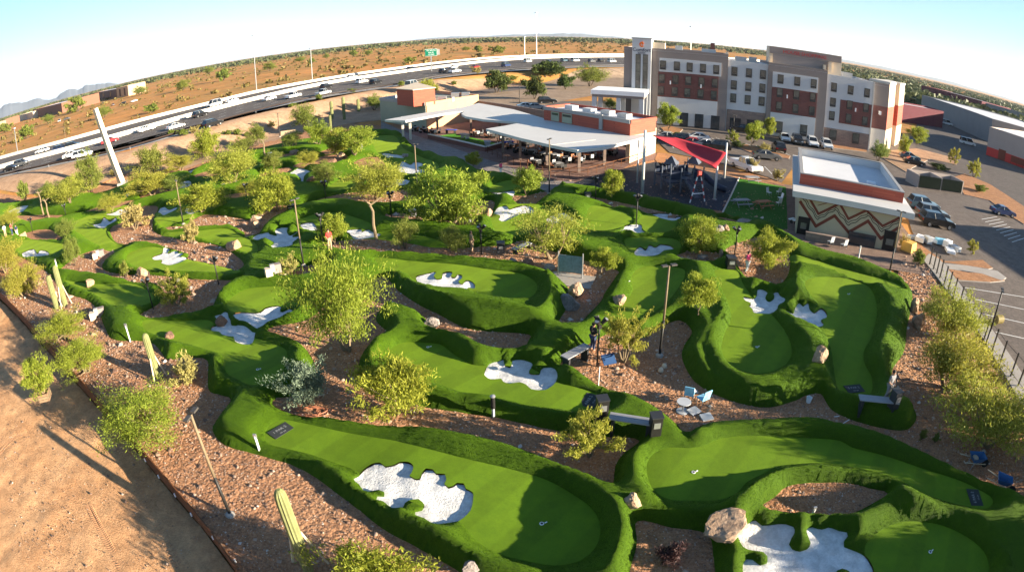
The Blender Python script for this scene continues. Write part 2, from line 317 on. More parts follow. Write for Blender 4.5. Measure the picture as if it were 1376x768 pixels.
GREENS = {
 'A': [(355,586),(358,574),(371,564),(390,564),(466,580),(527,592),(549,598),(620,616),(697,632),(739,644),(781,668),(801,688),(807,709),(801,733),(781,751),(745,758),(703,751),(668,742),(638,724),(620,703),(590,690),(545,672),(500,652),(478,632),(454,622),(420,610),(390,603),(362,596)],
 'B': [(506,346),(550,350),(592,353),(632,357.5),(667,362),(696,366),(714,374),(722,383),(720,393),(710,401),(691,404),(667,401),(644,395),(625,388),(590,388),(560,378),(545,366),(527,362),(508,354)],
 'C': [(527,465),(539,458),(557,456),(585,458),(595,461),(620,480),(645,489),(700,487),(748,512),(782,521),(807,530),(817,539),(807,549),(782,553),(751,550),(707,544),(657,531),(620,527),(589,517),(564,511),(532,499),(517,486),(518,474)],
 'D': [(850,367),(858,359),(873,356),(895,357),(918,362),(920,372),(912,386),(903,399),(888,414),(868,427),(848,430),(828,424),(826,415),(838,407),(850,390),(848,377)],
 'E': [(961,364),(991,364),(998,381),(1012,398),(1035,418),(1052,438),(1063,459),(1064,476),(1052,491),(1035,499),(1015,501),(991,494),(976,482),(970,465),(974,445),(983,425),(978,404),(968,384)],
 'E2': [(1083,377),(1096,372),(1120,371),(1144,374),(1167,384),(1176,401),(1178,425),(1171,452),(1161,472),(1162,489),(1171,506),(1172,523),(1167,531),(1147,531),(1130,526),(1123,513),(1120,492),(1117,472),(1110,452),(1103,438),(1085,428),(1100,411),(1092,401),(1083,388)],
 'F': [(870,620),(879,608),(900,601),(925,602),(939,600),(951,596),(968,588),(1004,584),(1087,586),(1129,590),(1146,600),(1189,611),(1235,625),(1290,644),(1330,666),(1334,676),(1325,684),(1311,683),(1276,674),(1235,660),(1208,644),(1173,633),(1127,624),(1100,621),(1081,622),(1046,626),(1028,635),(1004,647),(989,663),(965,672),(933,673),(900,672),(882,662),(873,650),(869,632)],
 'G': [(1162,733),(1181,714),(1208,702),(1235,700),(1268,705),(1300,720),(1322,739),(1330,760),(1328,777),(1300,810),(1200,815),(1172,795),(1165,760)],
 'H': [(191,431),(206,428),(243,431),(280,430),(300,445),(345,452),(382,467),(385,482),(378,501),(364,514),(338,518),(320,511),(304,501),(300,482),(296,475),(276,469),(260,464),(243,460),(217,452),(196,444)],
 'I': [(304,409),(315,396),(333,387),(359,385),(377,385),(401,389),(412,396),(400,407),(370,412),(340,420),(313,420)],
 'J': [(170,350),(175,339),(196,333),(217,333),(251,346),(311,357),(322,366),(282,365),(243,363),(206,362),(185,359)],
 'K': [(86,376),(125,381),(178,381),(201,391),(206,402),(191,410),(159,410),(146,407),(125,394)],
 'L': [(35,322),(82,327),(87,339),(62,347),(30,342),(24,330)],
 'M': [(95,302),(120,289),(160,276),(175,279),(170,292),(146,304),(146,318),(168,331),(160,334),(140,332),(112,317)],
 'N': [(207,285),(217,279),(250,274),(287,272),(300,277),(272,286),(240,298),(215,302)],
 'O': [(217,312),(262,310),(305,307),(325,317),(344,327),(344,340),(325,337),(300,327),(262,318),(232,316)],
 'P': [(400,297),(426,287),(456,285),(490,296),(500,304),(490,312),(460,310),(430,306),(405,306)],
 'Q': [(439,257),(444,247),(464,237),(484,240),(474,252)],
 'R': [(499,182),(529,182),(544,200),(584,217),(589,227),(569,235),(531,235),(515,215),(504,200)],
 'S': [(659,250),(669,245),(688,242),(707,250),(700,257),(688,259),(659,261)],
 'T': [(660,285),(680,275),(730,275),(745,285),(735,305),(700,315),(668,312)],
 'U': [(795,277),(823,280),(848,290),(848,299),(828,306),(795,310),(788,295)],
 'V': [(860,292),(873,287),(903,292),(910,300),(898,311),(873,311),(862,303)],
 'W': [(843,317),(903,319),(915,330),(903,342),(858,345),(845,333)],
 'X': [(1060,339),(1069,341),(1103,349),(1157,366),(1198,377),(1214,386),(1205,389),(1187,384),(1150,374),(1105,358),(1070,352)],
 'Y': [(455,319),(500,312),(540,313),(590,322),(606,328),(580,328),(540,321),(500,317)],
}
BUNKERS = {
 'A': Zm([(48,335),(75,325),(95,305),(130,282),(170,276),(195,295),(235,290),(260,278),(300,278),(322,295),(318,320),(305,340),(330,355),(350,355),(362,330),(380,308),(410,312),(425,330),(465,332),(472,355),(462,375),(480,390),(500,385),(520,370),(550,372),(560,395),(590,410),(592,440),(580,490),(545,525),(520,540),(450,550),(410,550),(370,525),(330,512),(328,492),(360,485),(373,468),(345,442),(310,445),(285,460),(275,480),(240,485),(210,470),(185,450),(152,440),(158,422),(190,425),(190,410),(165,400),(120,405),(95,398),(75,370),(55,355)], 460, 540, 3.368),
 'C': Zm([(585,200),(600,175),(640,165),(660,160),(668,185),(690,190),(700,165),(730,160),(780,170),(785,190),(770,215),(790,228),(815,225),(825,200),(850,193),(880,200),(893,230),(885,265),(850,295),(820,300),(780,295),(760,275),(730,262),(690,268),(660,260),(650,245),(610,250),(580,232)], 470, 430, 3.2),
 'B': Zm([(338,215),(380,205),(450,193),(440,215),(455,235),(485,230),(490,200),(510,193),(545,195),(538,220),(560,225),(575,208),(598,210),(600,230),(580,245),(600,262),(625,240),(655,245),(675,265),(670,285),(640,280),(610,300),(575,300),(550,285),(520,280),(480,295),(455,290),(430,270),(400,262),(380,270),(350,255)], 480, 320, 4.266),
 'E': Zm([(295,198),(330,205),(345,195),(350,172),(370,170),(388,182),(380,205),(395,215),(415,205),(412,185),(430,180),(440,195),(458,205),(455,220),(432,232),(428,246),(405,262),(370,262),(335,258),(330,245),(315,230),(325,222),(300,212)], 900, 330, 2.953),
 'E2': Zm([(460,250),(490,262),(500,240),(515,225),(530,238),(548,228),(555,250),(575,265),(600,250),(620,265),(622,285),(600,295),(610,310),(600,322),(570,320),(540,305),(500,290),(495,278),(470,265)], 900, 330, 2.953),
 'G': Zm([(575,595),(600,575),(625,545),(660,528),(690,550),(720,550),(760,545),(800,545),(830,560),(835,590),(820,615),(810,640),(825,660),(860,672),(890,665),(905,640),(890,600),(890,570),(920,555),(960,570),(990,560),(1010,562),(1040,575),(1075,580),(1080,600),(1060,625),(1060,650),(1110,670),(1150,690),(1180,725),(1195,768),(1190,830),(1110,850),(1095,790),(1080,765),(1045,755),(1015,775),(1000,830),(800,900),(640,880),(605,800),(600,740),(605,720),(620,705),(645,710),(680,735),(710,725),(710,700),(690,680),(640,672),(600,655)], 820, 540, 3.368),
 'H': Zm([(105,245),(120,238),(140,235),(155,225),(175,228),(180,250),(190,265),(195,290),(215,290),(240,285),(275,295),(300,318),(318,322),(300,375),(265,383),(215,370),(205,345),(190,345),(150,340),(130,325),(90,320),(95,300),(125,290),(125,270)], 260, 360, 3.838),
 'I': Zm([(205,238),(240,228),(330,225),(370,200),(420,188),(450,190),(445,210),(470,205),(490,195),(510,205),(505,230),(480,235),(430,255),(380,275),(348,298),(328,308),(300,290),(270,272),(225,265)], 260, 360, 3.838),
 'J': Zm([(820,610),(870,590),(880,560),(915,565),(900,590),(935,575),(950,565),(960,590),(985,580),(980,600),(955,612),(1000,600),(995,625),(940,645),(900,650),(865,640),(870,625),(830,625)], 0, 192, 4),
 'P': Zm([(0,660),(60,645),(75,655),(110,660),(100,640),(115,625),(170,618),(165,640),(185,660),(220,635),(240,640),(195,664),(240,662),(230,680),(200,700),(190,725),(130,740),(90,730),(80,710),(95,700),(60,685),(10,690),(-20,680)], 344, 150, 4),
 'P2': Zm([(240,600),(300,590),(330,610),(385,625),(380,640),(310,640),(270,630),(245,615)], 344, 150, 4),
 'Y': Zm([(490,630),(560,625),(570,640),(600,630),(640,645),(670,650),(600,660),(540,668),(500,650)], 344, 150, 4),
 'T': [(663,285),(671,277),(680,276),(685,281),(693,278),(702,276),(710,276),(718,280),(715,285),(703,286),(693,290),(678,297),(670,295),(672,290)],
 'K2': Zm([(185,570),(230,545),(280,540),(330,570),(350,580),(310,600),(270,620),(230,610),(200,590)], 688, 150, 4),
 'V': Zm([(735,535),(790,530),(840,530),(838,552),(868,560),(890,545),(925,555),(910,575),(870,590),(820,580),(780,565)], 688, 150, 4),
 'U': Zm([(555,640),(600,622),(610,605),(690,600),(700,625),(715,640),(640,648),(590,652)], 688, 150, 4),
 'W': Zm([(660,740),(690,715),(720,730),(740,705),(770,720),(800,705),(850,715),(870,735),(820,740),(790,760),(740,768),(670,765)], 688, 150, 4),
 'R': Zm([(755,290),(790,265),(830,280),(850,265),(890,270),(895,290),(872,300),(910,320),(905,335),(840,335),(800,330),(765,320)], 344, 150, 4),
 'R2': Zm([(675,225),(700,220),(760,230),(795,240),(790,250),(740,245),(700,240)], 344, 150, 4),
 'R3': Zm([(660,380),(720,375),(750,360),(830,370),(820,390),(750,400),(700,405),(660,395)], 344, 150, 4),
 'Q': Zm([(180,330),(230,300),(270,310),(290,320),(310,315),(300,335),(262,347),(250,390),(235,390),(240,360),(190,345)], 344, 150, 4),
 'M': Zm([(500,440),(540,430),(560,400),(590,420),(620,400),(625,415),(580,440),(560,455),(520,455)], 0, 192, 4),
 'M2': Zm([(570,385),(620,370),(650,355),(690,365),(660,385),(620,390)], 0, 192, 4),
 'L': Zm([(120,590),(160,570),(185,570),(200,590),(215,575),(250,580),(260,600),(180,608),(130,605)], 0, 192, 4),
 'L2': Zm([(45,365),(100,340),(150,335),(140,360),(90,375),(50,375)], 0, 192, 4),
 'N': Zm([(840,365),(880,340),(910,355),(950,340),(945,355),(910,375),(880,388),(860,375)], 0, 192, 4),
 'N2': Zm([(995,350),(1030,340),(1075,345),(1065,365),(1030,380),(1000,375)], 0, 192, 4),
 'N3': Zm([(935,245),(970,210),(1015,200),(1025,215),(980,235),(945,265)], 0, 192, 4),
 'N4': Zm([(1005,145),(1040,130),(1065,135),(1030,160),(1010,160)], 0, 192, 4),
 'N5': Zm([(1195,215),(1250,205),(1280,195),(1282,210),(1240,225),(1200,230)], 0, 192, 4),
 'N6': Zm([(675,275),(690,265),(725,265),(725,280),(690,288)], 0, 192, 4),
 'S': Zm([(1255,435),(1310,432),(1376,420),(1390,430),(1376,441),(1300,446)], 344, 150, 4),
}
BUNKER_LABEL = {
 'A': 'large white sand bunker with many rounded lobes on the big front green', 'C': 'white sand bunker with scalloped lobes beside the middle green left of the bench',
 'B': 'elongated white sand bunker with finger lobes above the tall turf wall', 'E': 'blue shaded white bunker on the left tongue of the right looped hole',
 'E2': 'white sand bunker on the ridge between the two tongues of the right loop', 'G': 'biggest white sand bunker at the bottom edge beside the tan boulder',
 'H': 'white sand bunker with ragged lobes below the brown boulder on the left fairway', 'I': 'long pale bunker running right from the brown boulder under the big tree',
 'J': 'hand shaped white sand bunker with fingers pointing up, left side of course', 'P': 'white sand bunker with fingers next to the tall lamp post at left centre',
 'P2': 'narrow white bunker just right of the fingered bunker by the lamp post', 'Y': 'thin flat white bunker behind the leaning bare trunk',
 'T': 'white bunker with two round heads behind the rocks at centre', 'K2': 'white bunker seen through the branches of the airy central tree',
 'V': 'white bunker just below the playground with a toothed upper edge', 'U': 'squarish white bunker on the green ledge left of the bright round tree',
 'W': 'white bunker with three bumps left of the bright round tree', 'R': 'white bunker broken by turf fingers beside the far lamp post',
 'R2': 'slim white bunker farthest back below the patio path', 'R3': 'white bunker in front of the far lamp post beside the gravel bank',
 'Q': 'white bunker with a downward tail behind the leafy trees on the upper left', 'M': 'blue white bunker with claw lobes on the left middle green',
 'M2': 'small white bunker just above the claw lobed bunker on the left', 'L': 'small white bunker with three bumps near the left edge below the visitors',
 'L2': 'slim white bunker at the far left edge of the course', 'N': 'left one of the pair of small white bunkers below the yellow green trees',
 'N2': 'right one of the pair of small white bunkers below the yellow green trees', 'N3': 'slanted white bunker among the trees behind the thin lamp post',
 'N4': 'small far white bunker in front of the road side trees', 'N5': 'narrow white bunker right of the slanted bunker behind the upper left trees',
 'N6': 'tiny white bunker at the foot of the tall pale column', 'S': 'thin white bunker strip between the two round trees at centre'}
GREEN_LABEL = {
 'A': 'largest putting green in front, long and rounded, half in shade', 'B': 'putting green raised above the tall dark turf wall at centre', 'C': 'long putting green behind the two small front trees',
 'D': 'small putting green left of the tall centre lamp post, half sunlit', 'E': 'left tongue green of the looped hole on the right', 'E2': 'right oval green of the looped hole with a tee mat at its lower end',
 'F': 'long bent putting green in front of the stone edged planting bed at right', 'G': 'shaded putting green at the bottom right corner below the curving turf ridge', 'H': 'dark shaded putting green left of the blue grey bush',
 'I': 'putting green above the long pale bunker left of the big tree', 'J': 'putting green around the hand shaped bunker on the left', 'K': 'striped light green fairway at left beside the white bench blocks',
 'L': 'shaded putting green near the left edge with the three bump bunker', 'M': 'putting green curling round the claw lobed bunker at upper left', 'N': 'putting green with the pair of small bunkers at upper left', 'O': 'sunlit narrow fairway right of the pink gravel island at left',
 'P': 'putting green behind the fingered bunker at left centre', 'Q': 'small dark putting green between far trees at upper centre', 'R': 'farthest putting green below the patio wall', 'S': 'small putting green in front of the brick patio left of a round tree',
 'T': 'putting green around the two headed bunker at centre', 'U': 'bowl shaped putting green below the playground path', 'V': 'little putting green under the toothed bunker near the playground', 'W': 'putting green around the three bump bunker at right centre', 'X': 'narrow sunlit putting strip in front of the zigzag painted building', 'Y': 'thin shaded putting strip behind the leaning bare trunk'}
RIDGES = [  # crest line, height, half width
 ([(926,470),(935,495),(965,520),(1010,530),(1050,527),(1088,505),(1100,478)], .75, 1.5),
 ([(968,398),(974,420),(965,445),(962,470),(974,492),(1002,508),(1035,509),(1062,496)], .7, .9),
 ([(1072,478),(1066,450),(1052,430),(1082,448),(1104,480),(1110,500)], .5, .8),
 ([(1090,415),(1077,396),(1072,380),(1085,367),(1120,362),(1160,371),(1185,390),(1193,415),(1192,440),(1183,470),(1173,490)], .75, 1.0),
 ([(945,580),(1000,573),(1080,573),(1140,584),(1200,602),(1260,625),(1310,647)], .6, .8),
 ([(905,590),(872,602),(860,620),(856,645),(868,668)], .55, .8),
 ([(990,676),(1005,664),(1030,650),(1070,633),(1120,630),(1180,645),(1240,675),(1300,705),(1340,735),(1355,768),(1350,800)], .85, .9),
 ([(750,640),(790,655),(818,675),(840,705),(838,740),(812,775),(770,785)], .75, .9),
 ([(480,670),(530,703),(580,722),(640,752),(700,772)], .45, .9),
 ([(545,383),(590,397),(640,405),(690,414),(715,418)], .9, .9),
 ([(735,365),(742,385),(738,405),(722,420)], .8, .8),
 ([(590,446),(630,470),(660,482),(700,480),(740,490),(780,507)], .5, .7),
 ([(530,452),(503,468),(497,485),(505,505)], .5, .7),
 ([(430,625),(480,668)], .4, .8), ([(300,520),(290,500),(288,480)], .5, .7), ([(395,475),(398,495),(385,515)], .5, .6),
 ([(420,560),(520,582),(620,602)], .4, .7), ([(160,345),(172,332),(205,326)], .5, .8), ([(100,300),(125,286),(160,270)], .6, .9), ([(395,300),(420,284),(455,282)], .6, .9),
 ([(855,372),(850,395),(840,405)], .6, .6), ([(845,290),(852,300),(835,312)], .7, .8), ([(780,330),(850,312)], .5, .8)]
# ---- everything to world coordinates
EDGE = [at(*p) for p in [(352,830),(320,768),(262,690),(185,600),(150,560),(110,515),(62,462),(20,415),(-20,378),(-80,330)]]     # rusty steel edging at left
EDGE_S = smooth_loop(EDGE, .8, closed=False)
def turf_z(): return .15
TW = smooth_loop(pts(TURF, .1), .35)
HW = [smooth_loop(pts(h, .1), .35) for h in HOLES]
GW = {k: smooth_loop(pts(v, .3), .35) for k, v in GREENS.items()}
BW = {k: smooth_loop(pts(v, .3), .22) for k, v in BUNKERS.items()}
RW = [(smooth_loop(pts(r, .3 + h * .8), .6, closed=False), h, wd) for r, h, wd in RIDGES]
# freeway near edge (raised a few metres above the course)
FZ = 3.5
FNEAR_PX = [(-120,272),(0,239),(87,220),(175,201),(275,171),(344,152),(419,134),(534,116),(591,105),(644,99),(700,95),(780,91),(845,90)]
FN = [at(a, b, FZ) for a, b in FNEAR_PX]
d0 = Vector(FN[1]) - Vector(FN[0]); FN = [tuple(Vector(FN[0]) + d0.normalized() * -400)] + FN
d1 = (Vector(FN[-1]) - Vector(FN[-2])).normalized(); FN.append(tuple(Vector(FN[-1]) + d1 * 900))
def side(Q, P):
    """signed distance to an open polyline (positive on its left side as it runs)"""
    P = np.asarray(P, float); best = np.full(len(Q), 1e9); sg = np.zeros(len(Q))
    for a, b in zip(P[:-1], P[1:]):
        e = b - a; l = e @ e; t = np.clip(((Q - a) @ e) / l, 0, 1); dx = Q - a - t[:, None] * e; d = np.hypot(dx[:, 0], dx[:, 1])
        s = e[0] * (Q[:, 1] - a[1]) - e[1] * (Q[:, 0] - a[0]); m = d < best - 1e-9; best[m] = d[m]; sg[m] = np.sign(s[m])
    return best * sg
def gz(Q):
    """height of the ground"""
    Q = np.asarray(Q, float).reshape(-1, 2)
    z = FZ * sstep((side(Q, FN) + 16) / 14)
    return z
def gz_low(Q):
    d = side(Q, EDGE)          # positive = left of the edging as it runs away from the camera
    return -.75 * sstep((d + 6) / 3.0) * sstep((75 - Q[:, 1]) / 20)
def gz1(x, y): return float(gz([(x, y)])[0])
# course sheet outline
COURSE = [at(*p) for p in [(700,1010),(1500,930),(1560,700),(1420,585),(1365,525),(1312,452),(1270,395),(1242,350),(1222,325),(1205,372),(1120,345),(1066,320),(1058,306),(1056,250),(1030,238),(985,228),(940,222),(900,212),(880,215),(700,200),(640,176),(560,165),(510,168),(470,166),(400,180),(340,196),(250,226),(180,236),(110,258),(40,268),(-90,276)]]
COURSE = COURSE + [(EDGE[-1][0] - 1, EDGE[-1][1] + 1)] + [p for p in EDGE_S[::-1]]
def build_course():
    cons = []; V = []; E = []
    def loop(P):
        n0 = len(V); V.extend(P); E.extend((n0 + i, n0 + (i + 1) % len(P)) for i in range(len(P)))
    loop(COURSE)
    for P in [TW] + HW + list(GW.values()) + list(BW.values()): loop(P)
    # inset rings just outside the greens and bunkers keep the lips crisp
    allb = np.array(V)
    G = []
    lo = np.array(COURSE).min(0); hi = np.array(COURSE).max(0)
    lev = [(0, 24, .26), (24, 36, .34), (36, 55, .5), (55, 80, .8), (80, 200, 1.4)]
    for r0, r1, s in lev:
        xs = np.arange(max(lo[0], -r1), min(hi[0], r1), s); ys = np.arange(max(lo[1], -2), min(hi[1], r1), s)
        X, Y = np.meshgrid(xs, ys); X = X + (np.arange(len(ys)) % 2)[:, None] * s * .5
        q = np.c_[X.ravel(), Y.ravel()] + rng.uniform(-.18, .18, (X.size, 2)) * s; rr = np.hypot(q[:, 0], q[:, 1]); q = q[(rr >= r0) & (rr < r1)]
        ang = np.degrees(np.arctan2(q[:, 0], q[:, 1])); q = q[np.abs(ang) < 78]
        G.append(q)
    G = np.concatenate(G); G = G[in_poly(G, COURSE)]
    # keep grid points a little away from outlines
    cell = .12; occ = set(map(tuple, np.floor(allb / cell).astype(int)))
    k = np.floor(G / cell).astype(int); keep = np.array([tuple(c) not in occ for c in k]); G = G[keep]
    vin = [Vector((float(a), float(b))) for a, b in V] + [Vector((float(a), float(b))) for a, b in G]
    ov, oe, of, *_ = geometry.delaunay_2d_cdt(vin, E, [], 0, 1e-5)
    P = np.array([(v.x, v.y) for v in ov]); F = np.array([f[:] for f in of if len(f) == 3])
    C = P[F].mean(1)
    turf = in_poly(C, TW)
    for h in HW: turf &= ~in_poly(C, h)
    cls = np.where(turf, 1, 0); cls[~in_poly(C, COURSE)] = -1
    gi = np.full(len(F), -1); bi = np.full(len(F), -1)
    for i, kx in enumerate(GW):
        m = in_poly(C, GW[kx]); cls[m & (cls >= 0)] = 2; gi[m] = i
    for i, kx in enumerate(BW):
        m = in_poly(C, BW[kx]); cls[m & (cls >= 0)] = 3; bi[m] = i
    # heights
    de = np.full(len(P), 6.0)
    for L in [TW] + HW: de = np.minimum(de, dist_line(P, L, True, 6.0))
    inside = in_poly(P, TW)
    for h in HW: inside &= ~in_poly(P, h)
    de = np.where(inside, de, 0.0)
    dg = np.full(len(P), 4.0); ing = np.zeros(len(P), bool)
    for L in GW.values(): dg = np.minimum(dg, dist_line(P, L, True)); ing |= in_poly(P, L)
    db = np.full(len(P), 4.0); inb = np.zeros(len(P), bool)
    for L in BW.values(): db = np.minimum(db, dist_line(P, L, True)); inb |= in_poly(P, L)
    dbi = np.where(inb, db, 0); dg[ing] = 0; db[inb] = 0
    base = .30 * sstep(de / .45) + .07 * field(P[:, 0], P[:, 1], 9.0) * sstep(de / 1.5) + .08 * field(P[:, 0] + 40, P[:, 1], 16.0) * sstep(de / 2)
    amp = .52 * (1 + .32 * field(P[:, 0], P[:, 1] + 90, 15.0))
    flat = sstep(dg / .95) * sstep(db / .5)
    mound = amp * flat * sstep(de / .8)
    rd = np.zeros(len(P))
    for L, h, wd in RW:
        d = dist_line(P, L, False, 4.0); rd = np.maximum(rd, h * (.5 + .5 * np.cos(np.pi * np.clip(d / (wd * 1.25), 0, 1))))
    near = sstep(dg / .55) * sstep(db / .35) * sstep(de / .6)
    extra = np.maximum(mound, rd * near) + .25 * np.minimum(mound, rd * near)
    tuft = rng.normal(0, .009, len(P)) * sstep(de / .3) * sstep(dg / .25) * sstep(db / .2)
    H = base + extra + gz(P)
    grav = gz(P) + .03 * field(P[:, 0], P[:, 1], 3.1) * .6 + rng.normal(0, .012, len(P))
    zt = H + tuft
    zt = np.where(de <= .001, gz(P) + .05, zt)
    out = dict(P=P, F=F, cls=cls, gi=gi, bi=bi, zt=zt, zg=base + gz(P) - .03, zb=base + gz(P) - .11 - .07 * sstep(dbi / .7) + .03 * field(P[:, 0], P[:, 1], 1.3) + rng.normal(0, .010, len(P)), zr=grav, base=base)
    return out
CO = build_course()
def submesh(mask, z, name, mats, skirt=0.0, smooth=True):
    F = CO['F'][mask]; u, inv = np.unique(F, return_inverse=True); F = inv.reshape(F.shape)
    V = np.c_[CO['P'][u], z[u]]
    a, b, c = V[F[:, 0]], V[F[:, 1]], V[F[:, 2]]; fl = np.cross(b - a, c - a)[:, 2] < 0; F[fl] = F[fl][:, ::-1]
    if skirt:
        ed = np.concatenate([F[:, [0, 1]], F[:, [1, 2]], F[:, [2, 0]]]); key = np.sort(ed, 1); kk = key[:, 0].astype(np.int64) * len(V) + key[:, 1]
        un, ix, ct = np.unique(kk, return_index=True, return_counts=True); be = ed[ix[ct == 1]]
        n = len(V); V2 = V.copy(); V2[:, 2] -= skirt; V = np.r_[V, V2]
        F = np.r_[F, np.c_[be[:, 1], be[:, 0], be[:, 0] + n], np.c_[be[:, 1], be[:, 0] + n, be[:, 1] + n]]
    return np_mesh(name, V, F, mats, smooth=smooth)
M = {}
M['rough'] = grass_mat('rough_turf', (.013, .040, .0015), (.062, .122, .002), .7, 22, 1.0, .08, stretch=(1, 1, .14))
M['green'] = grass_mat('putting_turf', (.076, .165, .010), (.130, .235, .010), .8, 60, .3, .012, sheen=.1, bands=.15)
M['sand'] = speckle('white_sand', [(.63, .625, .61), (.74, .73, .71), (.57, .565, .555), (.77, .76, .74)], .9, 9, .9, 1.0, .06)
M['gravel'] = speckle('desert_gravel', [(.41, .18, .085), (.47, .255, .14), (.20, .095, .052), (.60, .345, .20)], .22, 9, .95, 1.0, .12, vor=5.0)
tag(submesh(CO['cls'] == 1, CO['zt'], 'turf', M['rough'], .3), kind='structure')
tag(submesh(CO['cls'] == 0, CO['zr'], 'gravel_ground', M['gravel']), kind='structure')
for i, k in enumerate(GW):
    m = (CO['cls'] == 2) & (CO['gi'] == i)
    if m.any(): tag(submesh(m, CO['zg'], 'putting_green', M['green']), GREEN_LABEL[k], 'putting green', 'putting greens of the course')
for i, k in enumerate(BW):
    m = (CO['cls'] == 3) & (CO['bi'] == i)
    if m.any(): tag(submesh(m, CO['zb'], 'sand_bunker', M['sand']), BUNKER_LABEL[k], 'sand bunker', 'white sand bunkers of the course')
from mathutils.kdtree import KDTree
_kd = KDTree(len(CO['P']))
_cl = np.zeros(len(CO['P']), int)
for c_ in (0, 1, 2, 3): _cl[np.unique(CO['F'][CO['cls'] == c_])] = c_
_sz = np.where(_cl == 1, CO['zt'], np.where(_cl == 2, CO['zg'], np.where(_cl == 3, CO['zb'], CO['zr'])))
for i, p in enumerate(CO['P']): _kd.insert((p[0], p[1], 0), i)
_kd.balance()
_CP = np.array(COURSE)
def surf(x, y):
    """height of the surface one would stand on"""
    if in_poly(np.array([[x, y]]), _CP)[0]: return float(_sz[_kd.find((x, y, 0))[1]])
    return gz1(x, y)
def put(px, py):
    """pixel of a foot -> standing point on the surface"""
    z = 0.0
    for _ in range(4): x, y = at(px, py, z); z = surf(x, y)
    return Vector((x, y, z))

# ---------------------------------------------------------------- wide ground sheet
LOT0 = [(EDGE[0][0], EDGE[0][1] - 8)] + list(EDGE) + [(-72, 58), (-86, 38), (-58, -13), (-8, -13)]
def build_ground():
    def axis(lo, hi, s, far):
        a = list(np.arange(lo, hi + s, s)); st = s
        while a[-1] < far: st *= 1.25; a.append(a[-1] + st)
        st = s
        while a[0] > -far: st *= 1.25; a.insert(0, a[0] - st)
        return np.array(a)
    xs = axis(-150, 90, 2.0, 16000); ys = axis(-20, 320, 2.0, 16000)
    X, Y = np.meshgrid(xs, ys); q = np.c_[X.ravel(), Y.ravel()]
    z = gz(q) + gz_low(q) - .06 + .0 * q[:, 0]
    z[in_poly(q, COURSE)] -= .35
    z[in_poly(q, LOT0)] -= .22
    r = np.hypot(q[:, 0], q[:, 1]); z += np.where(r > 300, .35 * field(q[:, 0], q[:, 1], 70) * np.clip((r - 300) / 300, 0, 1), 0)
    nx = len(xs); i = np.arange(len(q)).reshape(X.shape)
    F = np.c_[i[:-1, :-1].ravel(), i[:-1, 1:].ravel(), i[1:, 1:].ravel(), i[1:, :-1].ravel()]
    return np_mesh('ground', np.c_[q, z], F, M['desert'], smooth=True)
M['desert'] = speckle('desert_soil', [(.62, .25, .07), (.26, .20, .065), (.28, .17, .055), (.66, .28, .09)], .014, .30, .95, .5, .1)
tag(build_ground(), kind='structure')
M['lot'] = speckle('bare_soil', [(.58, .29, .13), (.70, .41, .21), (.48, .25, .125), (.72, .44, .24)], .35, 7, .95, 1.0, .12, bscale=11)
def sheet(name, poly, z, m, step=2.0, smooth_edges=False, low=False):
    """flat-lying sheet over a polygon that follows the ground"""
    P = smooth_loop(poly, 1.0) if smooth_edges else poly
    P2 = []
    for i in range(len(P)):
        a, b = Vector(P[i]), Vector(P[(i + 1) % len(P)]); n = max(1, int((b - a).length / step))
        P2 += [tuple(a.lerp(b, j / n)) for j in range(n)]
    A = np.array(P2); lo, hi = A.min(0), A.max(0)
    X, Y = np.meshgrid(np.arange(lo[0], hi[0], step), np.arange(lo[1], hi[1], step)); q = np.c_[X.ravel(), Y.ravel()]; q = q[in_poly(q, A)]
    V = [Vector(p) for p in P2] + [Vector((float(a), float(b))) for a, b in q]
    ov, oe, of, *_ = geometry.delaunay_2d_cdt(V, [(i, (i + 1) % len(P2)) for i in range(len(P2))], [], 0, 1e-4)
    Pv = np.array([(v.x, v.y) for v in ov]); F = np.array([f[:] for f in of if len(f) == 3]); F = F[in_poly(Pv[F].mean(1), A)]
    zz = gz(Pv) + z
    if low: zz = zz + gz_low(Pv)
    a, b, c = Pv[F[:, 0]], Pv[F[:, 1]], Pv[F[:, 2]]; fl = ((b - a)[:, 0] * (c - a)[:, 1] - (b - a)[:, 1] * (c - a)[:, 0]) < 0; F[fl] = F[fl][:, ::-1]
    return tag(np_mesh(name, np.c_[Pv, zz], F, m, smooth=True), kind='structure')
_e = [Vector(p) for p in EDGE]
lot = [(_e[0].x, _e[0].y - 8)] + [(p.x - .02, p.y) for p in _e] + [(-75, 62), (-90, 40), (-60, -15), (-8, -15)]
_lo = sheet('dirt_lot', lot, -.02, M['lot'], .34, low=True)
_co = np.empty(len(_lo.data.vertices) * 3, np.float32); _lo.data.vertices.foreach_get('co', _co); _co = _co.reshape(-1, 3)
_co[:, 2] += rng.normal(0, .014, len(_co)) + .035 * field(_co[:, 0], _co[:, 1], 2.2) + .05 * np.maximum(0, field(_co[:, 0] + 20, _co[:, 1], 5.0) - .2)
_lo.data.vertices.foreach_set('co', _co.ravel()); _lo.data.update()
LOT = lot
